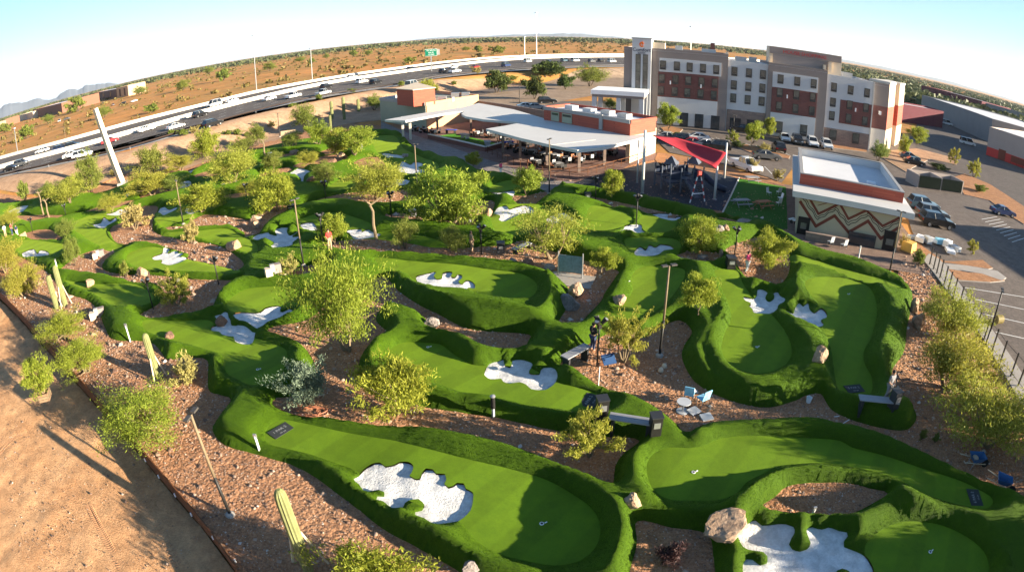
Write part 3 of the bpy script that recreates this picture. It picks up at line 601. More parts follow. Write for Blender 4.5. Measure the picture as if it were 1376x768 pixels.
# ================================================================ ROADS AND PARKING
M['asphalt'] = speckle('asphalt', [(.11, .095, .088), (.145, .125, .115), (.085, .075, .07), (.165, .145, .13)], .15, 5, .9, .25, .02)
M['asphalt_worn'] = speckle('worn_asphalt', [(.145, .12, .105), (.19, .155, .13), (.105, .09, .08), (.215, .175, .15)], .1, 4, .9, .25, .02)
M['concrete'] = mat('concrete', (.34, .31, .28), .85, .2, .6, .2, 20, world=True)
M['barrier'] = mat('barrier_concrete', (.56, .52, .46), .85, .15, .5, .1, 10, world=True)
M['dirt_tan'] = speckle('tan_soil', [(.42, .27, .17), (.36, .22, .13), (.30, .18, .11), (.52, .35, .23)], .08, 1.6, .95, .5, .08)
M['mulch'] = speckle('orange_gravel', [(.42, .20, .09), (.34, .17, .09), (.26, .13, .07), (.50, .28, .15)], .3, 6, .95, .8, .06)
M['paint'] = mat('road_paint', (.75, .74, .70), .8, .15, 2.0)
FAR_PX = [(0,214),(87,191),(175,167),(275,142),(344,125),(434,108),(534,93),(594,85),(688,77),(838,74)]
MED_PX = [(0,227),(87,204),(175,180),(275,152),(344,134.5),(434,114.5),(534,99),(594,91),(688,81),(838,77)]
NEAR_PX = [(0,237),(87,218),(175,199),(275,167),(344,148),(419,130),(534,112),(591,101.5),(644,96),(700,92),(838,87)]
def road_line(px):
    P = [Vector(at(a, b, FZ)) for a, b in px]; d = (P[1] - P[0]).normalized(); e = (P[-1] - P[-2]).normalized()
    return smooth_loop([tuple(P[0] - d * 350)] + [tuple(p) for p in P] + [tuple(P[-1] + e * 120), tuple(P[-1] + e * 500)], 6, closed=False)
FARL, MEDL, NEARL = road_line(FAR_PX), road_line(MED_PX), road_line(NEAR_PX)
FNL = smooth_loop([tuple(p) for p in FN], 6, closed=False)
def strip(name, A, B, z, m, kind='structure'):
    n = 160
    def rs(P):
        P = np.array(P); s = np.r_[0, np.cumsum(np.hypot(*np.diff(P, axis=0).T))]; t = np.linspace(0, s[-1], n); return np.c_[np.interp(t, s, P[:, 0]), np.interp(t, s, P[:, 1])]
    a, b = rs(A), rs(B); V = np.r_[np.c_[a, gz(a) * 0 + FZ + z], np.c_[b, gz(b) * 0 + FZ + z]]; i = np.arange(n - 1)
    return tag(np_mesh(name, V, np.c_[i, i + 1, i + n + 1, i + n], m), kind=kind)
strip('freeway', FARL, NEARL, .05, M['asphalt'])
strip('freeway_shoulder', NEARL, FNL, .054, mat('shoulder_concrete', (.42, .38, .33), .9, .2, .3, world=True))
def wall_along(P, h, th, m, name, z=FZ, base=.35):
    mb = MB(); P = [Vector((*p, 0)) for p in P]
    for i in range(len(P) - 1):
        a, b = P[i], P[i + 1]; d = (b - a); 
        if d.length < .01: continue
        nrm = Vector((-d.y, d.x, 0)).normalized()
        q = [a - nrm * th, b - nrm * th, b + nrm * th, a + nrm * th]; t = th * base
        v = [(p.x, p.y, z) for p in q] + [(p.x, p.y, z + h) for p in (a - nrm * t, b - nrm * t, b + nrm * t, a + nrm * t)]
        mb.add(v, [(4, 5, 6, 7), (0, 1, 5, 4), (2, 3, 7, 6), (1, 2, 6, 5), (3, 0, 4, 7)])
    return mb.build(name, m)
tag(wall_along(MEDL, 1.15, .5, M['barrier'], 'median_barrier'), 'thick white concrete median barrier between the two freeway carriageways', 'barrier')
tag(wall_along(FARL, 1.0, .4, M['barrier'], 'concrete_barrier'), 'thin white concrete barrier along the far edge of the freeway beside the desert', 'barrier')
gr = empty('guard_rail', (0, 0, 0), 0, 'low steel guard rail along the near shoulder of the freeway', 'guard rail')
M['steel'] = mat('galvanised_steel', (.42, .42, .42), .45, .15, 4, metal=.7)
M['rust'] = mat('rusty_steel', (.16, .060, .022), .8, .45, 1.2, .4, 20, world=True)
M['black'] = mat('black_metal', (.018, .017, .016), .5, .3, 5)
rail = MB(); seg = [p for p in FNL if -260 < p[0] < 60]
for a, b in zip(seg[:-1], seg[1:]): rail.tube([(a[0], a[1], FZ + .65), (b[0], b[1], FZ + .65)], .16, 4)
M['rail_brown'] = mat('dark_brown_rail', (.045, .03, .025), .8, .3, 2)  # rail darkened to stand in for the shadow line along the shoulder
rail.build('rail', M['rail_brown'], gr)
for p in seg[::2]: MB().box((p[0], p[1], FZ + .3), (.15, .15, .6)).build('post', M['steel'], gr)
# lane dashes
dash = MB()
for t in (.33, .62):
    for k in range(30, 230):
        pass
def lerp_line(A, B, t, n=220):
    def rs(P):
        P = np.array(P); s = np.r_[0, np.cumsum(np.hypot(*np.diff(P, axis=0).T))]; u = np.linspace(0, s[-1], n); return np.c_[np.interp(u, s, P[:, 0]), np.interp(u, s, P[:, 1])]
    return rs(A) * (1 - t) + rs(B) * t
for t in (.3, .55, .8):
    L = lerp_line(MEDL, NEARL, t, 500)
    for i in range(60, 430, 3):
        a, b = Vector(L[i]), Vector(L[i + 1]); d = (b - a).normalized(); nrm = Vector((-d.y, d.x)) * .08; b = a + d * 3
        q = [a - nrm, b - nrm, b + nrm, a + nrm]; dash.add([(p.x, p.y, FZ + .058) for p in q], [(0, 1, 2, 3)])
tag(dash.build('lane_marking', M['paint']), kind='structure')
tag(sheet('verge', [at(a, b, 2.0) for a, b in [(-80,262),(0,246),(87,229),(175,213),(275,174),(344,157),(419,139),(534,121),(600,112),(660,106),(700,106)]] + [at(a, b, 0) for a, b in [(640,150),(560,158),(505,162),(470,166),(400,180),(340,198),(250,228),(180,236),(110,256),(40,266),(-60,272)]], .0, M['dirt_tan'], 2.0), kind='structure')
sheet('dirt_field', [at(a, b, 2.0) for a, b in [(560,150),(640,120),(700,108),(780,97),(850,95)]] + [at(a, b, 0) for a, b in [(852,126),(800,128),(745,138),(700,150),(640,152)]], .012, speckle('shaded_field_soil', [(.33, .24, .175), (.26, .19, .13), (.24, .17, .12), (.40, .30, .22)], .06, 1.2, .95, .5, .08), 2.0)  # soil colour darkened to stand in for shade behind the restaurant
sheet('access_road', [at(a, b, 1.5) for a, b in [(555,132),(600,122),(660,113),(720,108),(725,112),(665,118),(610,127),(562,139)]], .03, M['asphalt_worn'], 2.0)
# parking
PARK = [at(a, b) for a, b in [(1420,600),(1376,545),(1330,447),(1296,402),(1247,340),(1226,312),(1209,262),(1150,230),(1068,222),(1050,246),(1032,238),(985,224),(940,213),(900,205),(884,190)]] + [(2, 112), (-6, 128), (0, 150), (24, 152), (60, 140), (140, 125), (190, 80), (150, 20), (75, 2)]
sheet('parking_lot', PARK, .004, M['asphalt_worn'], 3.0)
sheet('service_road', [at(a, b) for a, b in [(1232,160),(1262,150),(1330,176),(1330,215),(1376,235),(1420,262),(1440,345),(1376,300),(1290,240),(1230,210)]], .012, M['asphalt'], 3.0)
def bed(name, px, m, h=.10, kerb=True, z=0.0):
    P = [at(a, b, z) for a, b in px]
    mb = MB(); mb.prism(P, -.02, h, 0, 1)
    return tag(mb.build(name, [M['concrete'], m]), kind='structure')
bed('planting_bed', [(1222,333),(1234,328),(1268,352),(1282,352),(1320,350),(1334,361),(1328,362),(1265,353),(1258,352)], M['mulch'])
bed('planting_bed', [(1262,360),(1300,367),(1340,369),(1350,378),(1330,380),(1285,377)], M['mulch'])
bed('planting_bed', [(1283,238),(1296,234),(1330,248),(1376,278),(1400,300),(1376,302),(1352,287),(1330,270),(1296,262)], M['mulch'])
bed('planting_bed', [(1172,205),(1190,203),(1232,200),(1284,213),(1286,222),(1250,214),(1226,226),(1218,232)], M['dirt_tan'])
bed('planting_bed', [(880,214),(884,205),(940,214),(1000,232),(1050,246),(1056,251),(1010,240),(960,229),(920,225),(890,226)], M['mulch'], .05)
bed('planting_bed', [(985,196),(1004,195),(1030,203),(1062,210),(1060,214),(1010,206)], M['mulch'])
bed('planting_bed', [(888,172),(900,170),(918,174),(912,180),(895,180)], M['mulch'])
bed('planting_bed', [(1120,192),(1165,199),(1164,205),(1118,199)], M['mulch'])
tag(MB().prism(pts([(1248,342),(1262,349),(1286,378),(1318,424),(1376,508),(1420,575),(1395,580),(1358,520),(1314,446),(1270,388),(1250,362),(1240,350)]), -.02, .12).build('pavement', M['concrete']), kind='structure')
tag(MB().prism(pts([(1258,354),(1300,358),(1340,365),(1352,374),(1346,378),(1320,369),(1290,364),(1266,362)]), -.02, .11).build('pavement', M['concrete']), kind='structure')
mk = MB()
def stripe(a, b, wd=.11, z=.012):
    a, b = Vector(a), Vector(b); d = (b - a).normalized(); n = Vector((-d.y, d.x)) * wd / 2
    mk.add([(p.x, p.y, z) for p in (a - n, b - n, b + n, a + n)], [(0, 1, 2, 3)])
for a, b in [((1294,386),(1376,399)),((1310,402),(1378,416)),((1322,422),(1390,437)),((1338,446),(1400,460))]: stripe(at(*a), at(*b))
for k in range(9):
    a = Vector(at(1340, 291)).lerp(Vector(at(1376, 320)), k / 8.0); b = Vector(at(1300, 298)).lerp(Vector(at(1345, 330)), k / 8.0); stripe(a, a.lerp(b, .55))
for k in range(12):
    a = Vector(at(905, 199)).lerp(Vector(at(1052, 238)), k / 11.0); b = a + Vector((.9, 4.6)); stripe(a, b)
for k in range(14):
    a = Vector(at(888, 176)).lerp(Vector(at(1062, 209)), k / 13.0); b = a + Vector((-.6, 4.6)); stripe(a, b)
tag(mk.build('parking_marking', M['paint']), kind='structure')

# ================================================================ HOTEL
M['stucco_white'] = mat('white_stucco', (.52, .53, .54), .9, .08, .4, .1, 30)
M['stucco_taupe'] = mat('taupe_stucco', (.235, .20, .185), .9, .1, .4, .1, 30)
M['stucco_cream'] = mat('cream_stucco', (.58, .48, .36), .9, .1, .4, .1, 30)
M['roof_white'] = mat('white_roof', (.60, .60, .61), .8, .12, .3)
def brick_mat(name, c1, c2, mortar, sx, row=.22, offset=.5):
    m, nt, b = new_mat(name); v = objco(nt); mp = nt.nodes.new('ShaderNodeMapping'); sp = nt.nodes.new('ShaderNodeSeparateXYZ'); cb = nt.nodes.new('ShaderNodeCombineXYZ')
    ad = nt.nodes.new('ShaderNodeMath'); lnk(nt, v, sp.inputs[0]); lnk(nt, sp.outputs[0], ad.inputs[0]); lnk(nt, sp.outputs[1], ad.inputs[1]); lnk(nt, ad.outputs[0], cb.inputs[0]); lnk(nt, sp.outputs[2], cb.inputs[1])
    br = nt.nodes.new('ShaderNodeTexBrick'); lnk(nt, cb.outputs[0], br.inputs['Vector']); br.inputs['Color1'].default_value = (*c1, 1); br.inputs['Color2'].default_value = (*c2, 1); br.inputs['Mortar'].default_value = (*mortar, 1)
    br.inputs['Scale'].default_value = 1; br.inputs['Brick Width'].default_value = sx; br.inputs['Row Height'].default_value = row; br.inputs['Mortar Size'].default_value = .018; br.offset = offset
    n = noise(nt, 1.3, 4, .6, v); o = mixc(nt, .35, br.outputs['Color'], mixc(nt, n.outputs['Fac'], tuple(c * .6 for c in c1), c2)); lnk(nt, o, b.inputs['Base Color']); b.inputs['Roughness'].default_value = .85; return m
M['brick'] = brick_mat('red_brick', (.135, .050, .045), (.185, .068, .056), (.15, .07, .06), .6, .2)
M['stone'] = brick_mat('ledge_stone', (.20, .15, .125), (.30, .22, .18), (.12, .09, .08), .9, .3)
M['red_slat'] = brick_mat('red_slat_cladding', (.36, .07, .042), (.44, .10, .055), (.22, .04, .026), 2.6, .28)
M['glass'] = mat('dark_glass', (.03, .04, .05), .08, .5, .8, spec=.6)
M['glass_blind'] = mat('curtained_glass', (.20, .20, .17), .15, .8, .45, spec=.6, c2=(.015, .025, .03), world=True)
M['frame'] = mat('window_frame', (.06, .055, .05), .5, .2, 3)
M['trim'] = mat('pale_trim', (.60, .56, .50), .8, .1, 1)
M['metal_cap'] = mat('grey_coping', (.30, .29, .28), .5, .1, 2)
HA, HB = Vector((23.9, 114.37)), Vector((70.1, 99.36)); HU = (HB - HA).normalized(); HR = math.atan2(HU.y, HU.x)
hotel = empty('hotel', (HA.x, HA.y, 0), HR, 'four storey hotel of white taupe and brick panels with a tall white sign tower', 'hotel')
# local frame: x along the facade, -y towards the camera
def hp(name, x0, x1, y0, y1, z0, z1, m, par=None): return MB().box(((x0 + x1) / 2, (y0 + y1) / 2, (z0 + z1) / 2), (x1 - x0, y1 - y0, z1 - z0)).build(name, m, par or hotel)
def volume(x0, x1, y0, y1, z1, m, cap=.45):
    w_ = MB(); t = .3; hi = z1
    w_.box(((x0 + x1) / 2, (y0 + y1) / 2, (z1 - cap) / 2), (x1 - x0, y1 - y0, z1 - cap), m=0)
    w_.f[4 - 6 + len(w_.f) - 4] = w_.f[-5]
    ww = w_.build('wall', m, hotel)
    r = MB(); r.box(((x0 + x1) / 2, (y0 + y1) / 2, z1 - cap + .03), (x1 - x0 - .02, y1 - y0 - .02, .05)); r.build('roof', M['roof_white'], hotel)
    p = MB()
    p.box(((x0 + x1) / 2, y0 + t / 2, z1 - cap / 2 + .03), (x1 - x0, t, cap)); p.box(((x0 + x1) / 2, y1 - t / 2, z1 - cap / 2 + .03), (x1 - x0, t, cap))
    p.box((x0 + t / 2, (y0 + y1) / 2, z1 - cap / 2 + .03), (t, y1 - y0 - 2 * t, cap)); p.box((x1 - t / 2, (y0 + y1) / 2, z1 - cap / 2 + .03), (t, y1 - y0 - 2 * t, cap)); p.build('parapet', m, hotel)
    return ww
volume(-1.7, 4.9, .3, 17, 15.2, M['stucco_taupe'])
volume(4.903, 18.7, 0, 17, 15.2, M['stucco_taupe'])
volume(18.703, 26.7, .5, 17, 14.1, M['stucco_white'])
volume(26.703, 38.8, 0, 17, 14.6, M['stucco_taupe'])
volume(38.803, 49.0, .5, 16, 13.9, M['stucco_white'])
volume(49.003, 52.9, 1.5, 14.5, 13.9, M['stucco_taupe'])
def panel(x0, x1, z0, z1, y, m, name='wall_panel', d=.12): return hp(name, x0, x1, y - d, y - .003, z0, z1, m)
panel(5.3, 17.4, 10.7, 13.4, 0, M['stucco_white']); panel(5.1, 16.9, 5.7, 10.697, 0, M['brick']); panel(5.1, 16.9, .3, 5.697, 0, M['stucco_white'])
panel(27.6, 36.9, 9.9, 12.9, 0, M['stucco_white']); panel(27.6, 36.9, 4.9, 9.897, 0, M['brick']); panel(27.6, 36.9, .3, 4.897, 0, M['stucco_white'])
panel(18.9, 26.6, .1, 4.4, .5, M['stone']); panel(39.0, 48.9, .1, 3.3, .5, M['stone']); panel(42.0, 48.9, 4.6, 9.3, .5, M['brick'])
panel(49.2, 52.85, 4.6, 9.3, 1.5, M['brick']); panel(49.2, 52.85, .1, 4.597, 1.5, M['trim'])
# end wall bands and ribs
EP0, EP1 = Vector((52.95, 1.6)), Vector((64.0, 22.0)); ed_ = EP1 - EP0; en_ = Vector((ed_.y, -ed_.x)).normalized()
def wing(t0, t1, off):
    a_, b_ = EP0 + ed_ * t0 + en_ * off, EP0 + ed_ * t1 + en_ * off; c_, d_ = EP0 + ed_ * t1 - en_ * 4.5, EP0 + ed_ * t0 - en_ * 4.5
    for z0, z1, m, nm in ((0, 4.6, 'stucco_cream', 'wall'), (4.603, 9.3, 'red_slat', 'wall_panel'), (9.303, 14.1, 'stucco_cream', 'wall'), (14.103, 14.5, 'trim', 'cornice')):
        g_ = .15 if nm == 'cornice' else 0; MB().prism([tuple(a_ + en_ * g_), tuple(b_ + en_ * g_), tuple(c_), tuple(d_)], z0, z1).build(nm, M[m], hotel)
wing(0, .36, 0); wing(.3605, .6395, -1.3); wing(.64, 1.0, 0)
hp('corner_trim', 48.9, 49.15, .3, .47, 0, 13.9, M['trim'])
for x in (4.6, 18.35, 26.9, 38.5): hp('parapet_return', x, x + .5, 3.0, 4.5, 14.7, 15.6, M['stucco_cream'])
# sign tower
tw = hp('sign_tower', 0, 3.7, -.8, 5.0, 0, 17.0, M['stucco_white']); hp('tower_cap', -.12, 3.82, -.92, 5.12, 17.003, 17.2, M['metal_cap'])
hp('tower_return', 3.72, 6.2, 2.0, 4.6, 15.2, 16.4, M['stucco_cream'])
for x in (.75, 2.15):
    wn = hp('tower_window', x - .05, x + .95, -.86, -.803, 7.0, 13.9, M['frame'])
    for k in range(4): hp('pane', x + .03, x + .87, -.89, -.863, 7.15 + k * 1.68, 8.7 + k * 1.68, M['glass_blind'], wn)
M['ink'] = mat('dark_sign_ink', (.02, .025, .05), .6, .1, 3); M['sign_red'] = mat('red_sign_paint', (.45, .03, .03), .5, .1, 3); M['sign_orange'] = mat('orange_sign_paint', (.75, .17, .03), .5, .1, 3); M['white_paint'] = mat('white_paint', (.8, .8, .8), .5, .05, 3)
def text(body, size, loc, rot, m, parent, name='sign_lettering', ext=.03, align='CENTER', sx=1.0):
    c = bpy.data.curves.new(name, 'FONT'); c.body = body; c.size = size; c.extrude = ext; c.align_x = align; c.align_y = 'CENTER'; c.materials.append(m); c.resolution_u = 2
    o = bpy.data.objects.new(name, c); COL.objects.link(o); o.location = loc; o.rotation_euler = rot; o.scale = (sx, 1, 1)
    dg = bpy.context.evaluated_depsgraph_get(); me = bpy.data.meshes.new_from_object(o.evaluated_get(dg)); bpy.data.objects.remove(o); bpy.data.curves.remove(c)
    me.name = name; o = bpy.data.objects.new(name, me); COL.objects.link(o); o.location = loc; o.rotation_euler = rot; o.scale = (sx, 1, 1)
    if not me.materials: me.materials.append(m)
    if parent: o.parent = parent
    return o
FRONT = (R(90), 0, 0)
text('Comfort', 1.0, (1.85, -.83, 14.75), FRONT, M['ink'], hotel); text('SUITES', .5, (1.85, -.83, 14.12), FRONT, M['ink'], hotel)
em = MB()
for k, (a0, a1, r0, r1) in enumerate(((20, 330, .28, .55),)):
    n = 20; vs = []
    for i in range(n + 1):
        t = R(a0 + (a1 - a0) * i / n); vs += [(1.85 + r1 * .85 * math.cos(t), -.83, 15.85 + r1 * math.sin(t)), (1.85 + r0 * math.cos(t) * .7, -.83, 15.8 + r0 * math.sin(t) * .7)]
    em.add(vs, [(2 * i, 2 * i + 1, 2 * i + 3, 2 * i + 2) for i in range(n)])
em.add([(1.85, -.84, 15.75), (2.2, -.84, 15.85), (2.05, -.84, 16.6)], [(0, 1, 2)])
emo = em.build('sign_emblem', M['sign_orange'], hotel); so_ = emo.modifiers.new('solid', 'SOLIDIFY'); so_.thickness = .05
# roof sign block
volume(27.2, 42.6, 4.0, 9.0, 17.9, M['stucco_cream'])
hp('sign_recess', 28.0, 40.2, 3.9, 3.997, 14.6, 16.4, M['stucco_taupe']); hp('sign_band', 27.3, 42.5, 3.85, 3.997, 16.45, 17.8, M['stucco_taupe'])
hp('sign_pier', 39.6, 40.3, 3.2, 3.85, 14.4, 16.4, M['stucco_cream'])
text('HOUSE\u00b7SHOPPING', 1.0, (34.6, 3.8, 17.05), FRONT, M['sign_red'], hotel, sx=1.12)
# windows
wf = MB(); wf.box((0, -.05, 0), (1.02, .1, 1.72)); wfm = None
def window(x, z, y, w_=1.0, h=1.7, blind=True, par=hotel):
    f = MB(); t = .09
    f.box((0, 0, h / 2), (w_ + 2 * t, .14, t)); f.box((0, 0, -h / 2), (w_ + 2 * t, .14, t)); f.box((-w_ / 2 - t / 2, 0, 0), (t, .14, h - t)); f.box((w_ / 2 + t / 2, 0, 0), (t, .14, h - t)); f.box((0, 0, -h * .28), (w_, .1, .06))
    o = f.build('window', M['frame'], par); o.location = (x, y - .07, z)
    p = MB().box((0, .02, h * .09 + .05), (w_, .04, h * .72)).build('pane', M['glass_blind'] if blind else M['glass'], o)
    MB().box((0, .0, -h * .39), (w_ * .96, .09, h * .2)).build('vent_grille', M['frame'], o)
    return o
for i, x in enumerate((6.0, 8.7, 11.2, 13.8, 16.4)):
    window(x, 12.0, -.12); window(x - .2, 9.3, -.12); window(x - .3, 6.9, -.12)
for x in (20.0, 22.9, 25.7):
    for z in (12.0, 9.3, 6.7): window(x, z, .5)
for x in (29.2, 32.6, 36.0):
    for z in (11.6, 8.9, 6.2): window(x, z, -.12)
for x in (40.4, 44.0, 47.6):
    window(x, 11.5, .5)
    for z in (8.5, 5.8): window(x, z, .5 if x < 42 else .38)
for x in (41.0, 46.0): window(x, 2.0, .38, 1.3, 2.0)
for x in (29.5, 34.6): window(x, 2.1, -.12, 1.3, 2.2)
for x in (6.6, 9.6, 12.6, 15.8): hp('door', x, x + 1.7, -.2, -.123, .15, 2.9, M['glass'])
for x in (19.6, 23.0): hp('door', x, x + 2.2, .3, .377, .15, 2.8, M['glass'])
for x, z in ((7.4, 8.3), (13.4, 8.1), (30.6, 8.0), (45.2, 7.4), (50.8, 7.6)): hp('wall_lamp', x, x + .25, -.3 if x < 40 else .1, .12 if x < 40 else .5 if x < 49 else 1.4, z, z + .7, M['white_paint'])
# rooftop units and entrance canopy
for x, y, sx, sy, sz in ((8, 8, 1.5, 2, 1.2), (13.5, 9, 3, 2, 1), (20.5, 7, 2.4, 1.8, 1.2), (23.5, 8, 1.6, 1.6, 1.4), (44, 9, 2.5, 2, 1)): hp('roof_unit', x, x + sx, y, y + sy, 14.2 if x < 18 else 13.5, (14.8 if x < 18 else 13.7) + sz, M['steel'])
hp('chimney', 15.4, 16.3, 11, 12, 14.7, 17.2, M['brick'])
hp('canopy_roof', -6.5, 3.4, -9.5, -.95, 6.3, 7.1, M['white_paint']); hp('canopy_fascia', -6.3, 3.2, -9.3, -1.1, 5.8, 6.297, M['stucco_taupe'])
for x in (-5.9, -1.4, 2.8):
    for y in (-8.9, -1.8): hp('canopy_column', x - .4, x + .4, y - .4, y + .4, 0, 5.797, M['stucco_white'])

# ================================================================ RESTAURANT with patio canopies
CZ = 4.2
rest = empty('restaurant', (*at(690, 180), 0), 0, 'low restaurant with sage walls, red slatted roof blocks and big white canopy roofs', 'restaurant')
ro = Vector(rest.location)
def rl(P): return [(p[0] - ro.x, p[1] - ro.y) for p in P]
M['sage'] = mat('sage_stucco', (.33, .34, .25), .9, .1, .5, .1, 20, world=True)
M['tan_wall'] = mat('tan_block', (.50, .30, .17), .85, .12, .6, .15, 14, world=True)
M['canopy'] = mat('canopy_membrane', (.54, .53, .51), .6, .08, .3, world=True)
q0, q1, q2 = Vector(at(512, 163)), Vector(at(573, 174)), Vector(at(643, 160))
q3 = q0 + (q2 - q1)
def rwall(a, b, z0, z1, th, m, name='wall', par=None):
    a, b = Vector(a) - ro.xy, Vector(b) - ro.xy; d = (b - a); c = (a + b) / 2
    return MB().box((c.x, c.y, (z0 + z1) / 2), (d.length, th, z1 - z0), math.atan2(d.y, d.x)).build(name, m, par or rest)
MB().prism(rl([tuple(p) for p in (q0, q1, q2, q3)]), 0, 4.5).build('wall', M['sage'], rest)
ins = lambda P, k: [tuple(Vector(p).lerp(sum((Vector(q) for q in P), Vector((0, 0))) / len(P), k)) for p in P]
hq1 = hgt(q1, (570, 138))
rwall(q1.lerp(q2, .01), q2, 0.02, 4.44, .34, M['tan_wall'])
rwall(q0, q1, 4.5, hq1, .3, M['metal_cap'], 'parapet'); rwall(q1, q2, 4.45, hq1, .3, M['tan_wall'], 'parapet'); rwall(q2, q3, 4.5, hq1, .3, M['tan_wall'], 'parapet'); rwall(q3, q0, 4.5, hq1, .3, M['stucco_white'], 'parapet')
rwall(q1.lerp(q2, .47), q1.lerp(q2, .52), 4.46, hq1 + .25, .4, M['metal_cap'], 'parapet_pier')
# red penthouse on the left block
z5 = 4.52
ph = [at(534, 141, z5), at(556, 143.5, z5), at(585, 140, z5), at(560, 131, z5)]
MB().prism(rl(ph), z5, 7.6).build('roof_block', M['red_slat'], rest)
MB().prism(rl(ins(ph, -.06)), 7.603, 7.75).build('roof_block_cap', M['stucco_cream'], rest)
for a, b in (((592,133),(597,138)), ((608,128),(616,133)), ((622,128),(630,132))):
    p0, p1 = Vector(at(*a, z5)) - ro.xy, Vector(at(*b, z5)) - ro.xy; MB().box(((p0.x + p1.x) / 2, (p0.y + p1.y) / 2, z5 + .45), (1.6, 1.4, .9)).build('roof_unit', M['steel'], rest)
# canopies
can = [(517,161),(545,156),(575,151),(622,144),(643,138.5),(690,147),(731,159),(768,166),(810,174),(846,182),(868,180.5),(866,184),(852,188),(812,197.5),(776,201.5),(742,195),(700,185.5),(653,173),(678,169),(701,164.5),(650,160.5),(626,156.5),(620,153),(624,149.5),(605,151),(545,162)]
cm = MB(); cm.prism(rl(pts(can, CZ)), CZ - .35, CZ); cm.build('canopy_roof', M['canopy'], rest)
rwall(at(740, 195, CZ), at(800, 188, CZ), CZ + .003, CZ + .06, .12, M['metal_cap'], 'roof_seam')
# red slatted roof block, right
b0, b1, b2 = Vector(at(731, 161, CZ)), Vector(at(846.5, 182.5, CZ)), Vector(at(881, 177, CZ)); b3 = b0 + (b2 - b1)
zb = hgt(b1, (848, 161.5)); zb = min(max(zb, 6.0), 7.4)
BL = [tuple(p) for p in (b0, b1, b2, b3)]
MB().prism(rl(BL), CZ + .002, zb - .5).build('roof_block', M['red_slat'], rest)
for a, b in ((b0, b1), (b1, b2), (b2, b3), (b3, b0)): rwall(a, b, zb - .497, zb, .28, M['metal_cap'] if a == b0 else M['red_slat'], 'parapet')
MB().prism(rl(ins(BL, .03)), zb - .49, zb - .42).build('roof', M['roof_white'], rest)
for t, u_ in ((.18, .5), (.42, .45), (.6, .55), (.8, .5)):
    p = b0.lerp(b1, t) + (b2 - b1) * u_ - ro.xy; MB().box((p.x, p.y, zb - .1), (1.7, 1.2, .7), math.atan2((b1 - b0).y, (b1 - b0).x)).build('roof_unit', M['steel'] if t > .5 else M['stucco_white'], rest)
nrm = Vector(((b1 - b0).y, -(b1 - b0).x)).normalized()
for t0, t1 in ((.10, .2), (.24, .36)):
    f_ = rwall(b0.lerp(b1, t0) + nrm * .06, b0.lerp(b1, t1) + nrm * .06, CZ + .1, zb - .6, .1, M['sage'], 'window'); rwall(b0.lerp(b1, t0 + .01) + nrm * .13, b0.lerp(b1, t1 - .01) + nrm * .13, CZ + 1.0, zb - .75, .04, M['glass'], 'pane', f_)
rwall(b0.lerp(b1, .68) + nrm * .12, b0.lerp(b1, .715) + nrm * .12, CZ + .1, zb + .1, .2, M['metal_cap'], 'parapet_pier')
# interior back wall, right pier, columns
rwall(q2, at(735, 178), 0, CZ - .37, .3, M['stone'], 'wall'); rwall(at(735, 178), at(846, 198), 0, CZ - .37, .3, M['glass'], 'wall')
rwall(at(843, 219), at(878, 205), 0, CZ - .37, .6, M['stucco_cream'], 'wall'); rwall(at(846, 198), at(876, 199), 0, CZ - .37, .3, M['stone'], 'wall')
M['wood'] = mat('weathered_wood', (.22, .14, .085), .8, .3, 2, .2, 30)
for a, b in [(542,186),(552,188),(588,178),(633,172),(676,205),(699,215),(735,222),(778,232),(812,222),(672,190),(720,203)]:
    p = Vector(at(a, b)) - ro.xy; MB().box((p.x, p.y, (CZ - .37) / 2), (.35, .35, CZ - .37)).build('column', M['stone'] if a > 560 else M['trim'], rest)
# patio ground
M['paver'] = brick_mat('red_pavers', (.20, .11, .09), (.26, .15, .12), (.12, .08, .07), .4, .2)
M['paver2'] = speckle('patio_paving', [(.21, .125, .105), (.26, .16, .13), (.15, .09, .08), (.32, .21, .17)], .4, 5, .9, .3, .02)
M['path'] = speckle('grey_paving', [(.24, .21, .20), (.29, .255, .235), (.19, .165, .155), (.33, .29, .27)], .3, 6, .9, .3, .02)
sheet('patio', pts([(520,178),(545,172),(700,158),(846,190),(880,200),(884,214),(846,222),(800,246),(742,256),(700,238),(655,214),(600,200),(555,190)]), .03, M['paver2'], 1.5)
sheet('path', pts([(512,163),(545,178),(600,196),(640,210),(690,226),(740,243),(770,244),(776,250),(742,262),(700,246),(640,228),(590,211),(545,195),(512,180)]), .045, M['path'], 1.5)
M['lawn'] = grass_mat('lawn', (.012, .06, .006), (.03, .10, .010), .6, 14, .5, .04)
sheet('lawn', pts([(575,185),(610,180),(672,194),(654,200),(620,192)]), .06, M['lawn'], 1.0)
sheet('lawn', pts([(992,240),(1030,247),(1056,252),(1058,308),(1040,312),(1005,300),(972,286)]), .05, M['lawn'], 1.0)
M['rubber'] = speckle('rubber_surface', [(.030, .040, .055), (.045, .055, .070), (.02, .028, .04), (.06, .07, .085)], .4, 9, .8, .2, .01)
sheet('playground_surface', pts([(770,247),(800,236),(880,218),(930,226),(992,240),(970,284),(923,278),(848,262)]), .05, M['rubber'], 1.0)
lowwall = MB(); pw = [Vector(at(*p)) for p in [(576,186),(620,196),(653,204),(674,198)]]
lw = empty('patio_wall', (pw[0].x, pw[0].y, 0), 0, 'low brick patio wall with a pale cap around the restaurant lawn', 'low wall')
for a, b in zip(pw[:-1], pw[1:]):
    d = b - a; c = (a + b) / 2 - pw[0]; ang = math.atan2(d.y, d.x)
    MB().box((c.x, c.y, .35), (d.length, .3, .7), ang).build('wall_base', M['brick'], lw); MB().box((c.x, c.y, .76), (d.length, .42, .12), ang).build('wall_cap', M['trim'], lw)

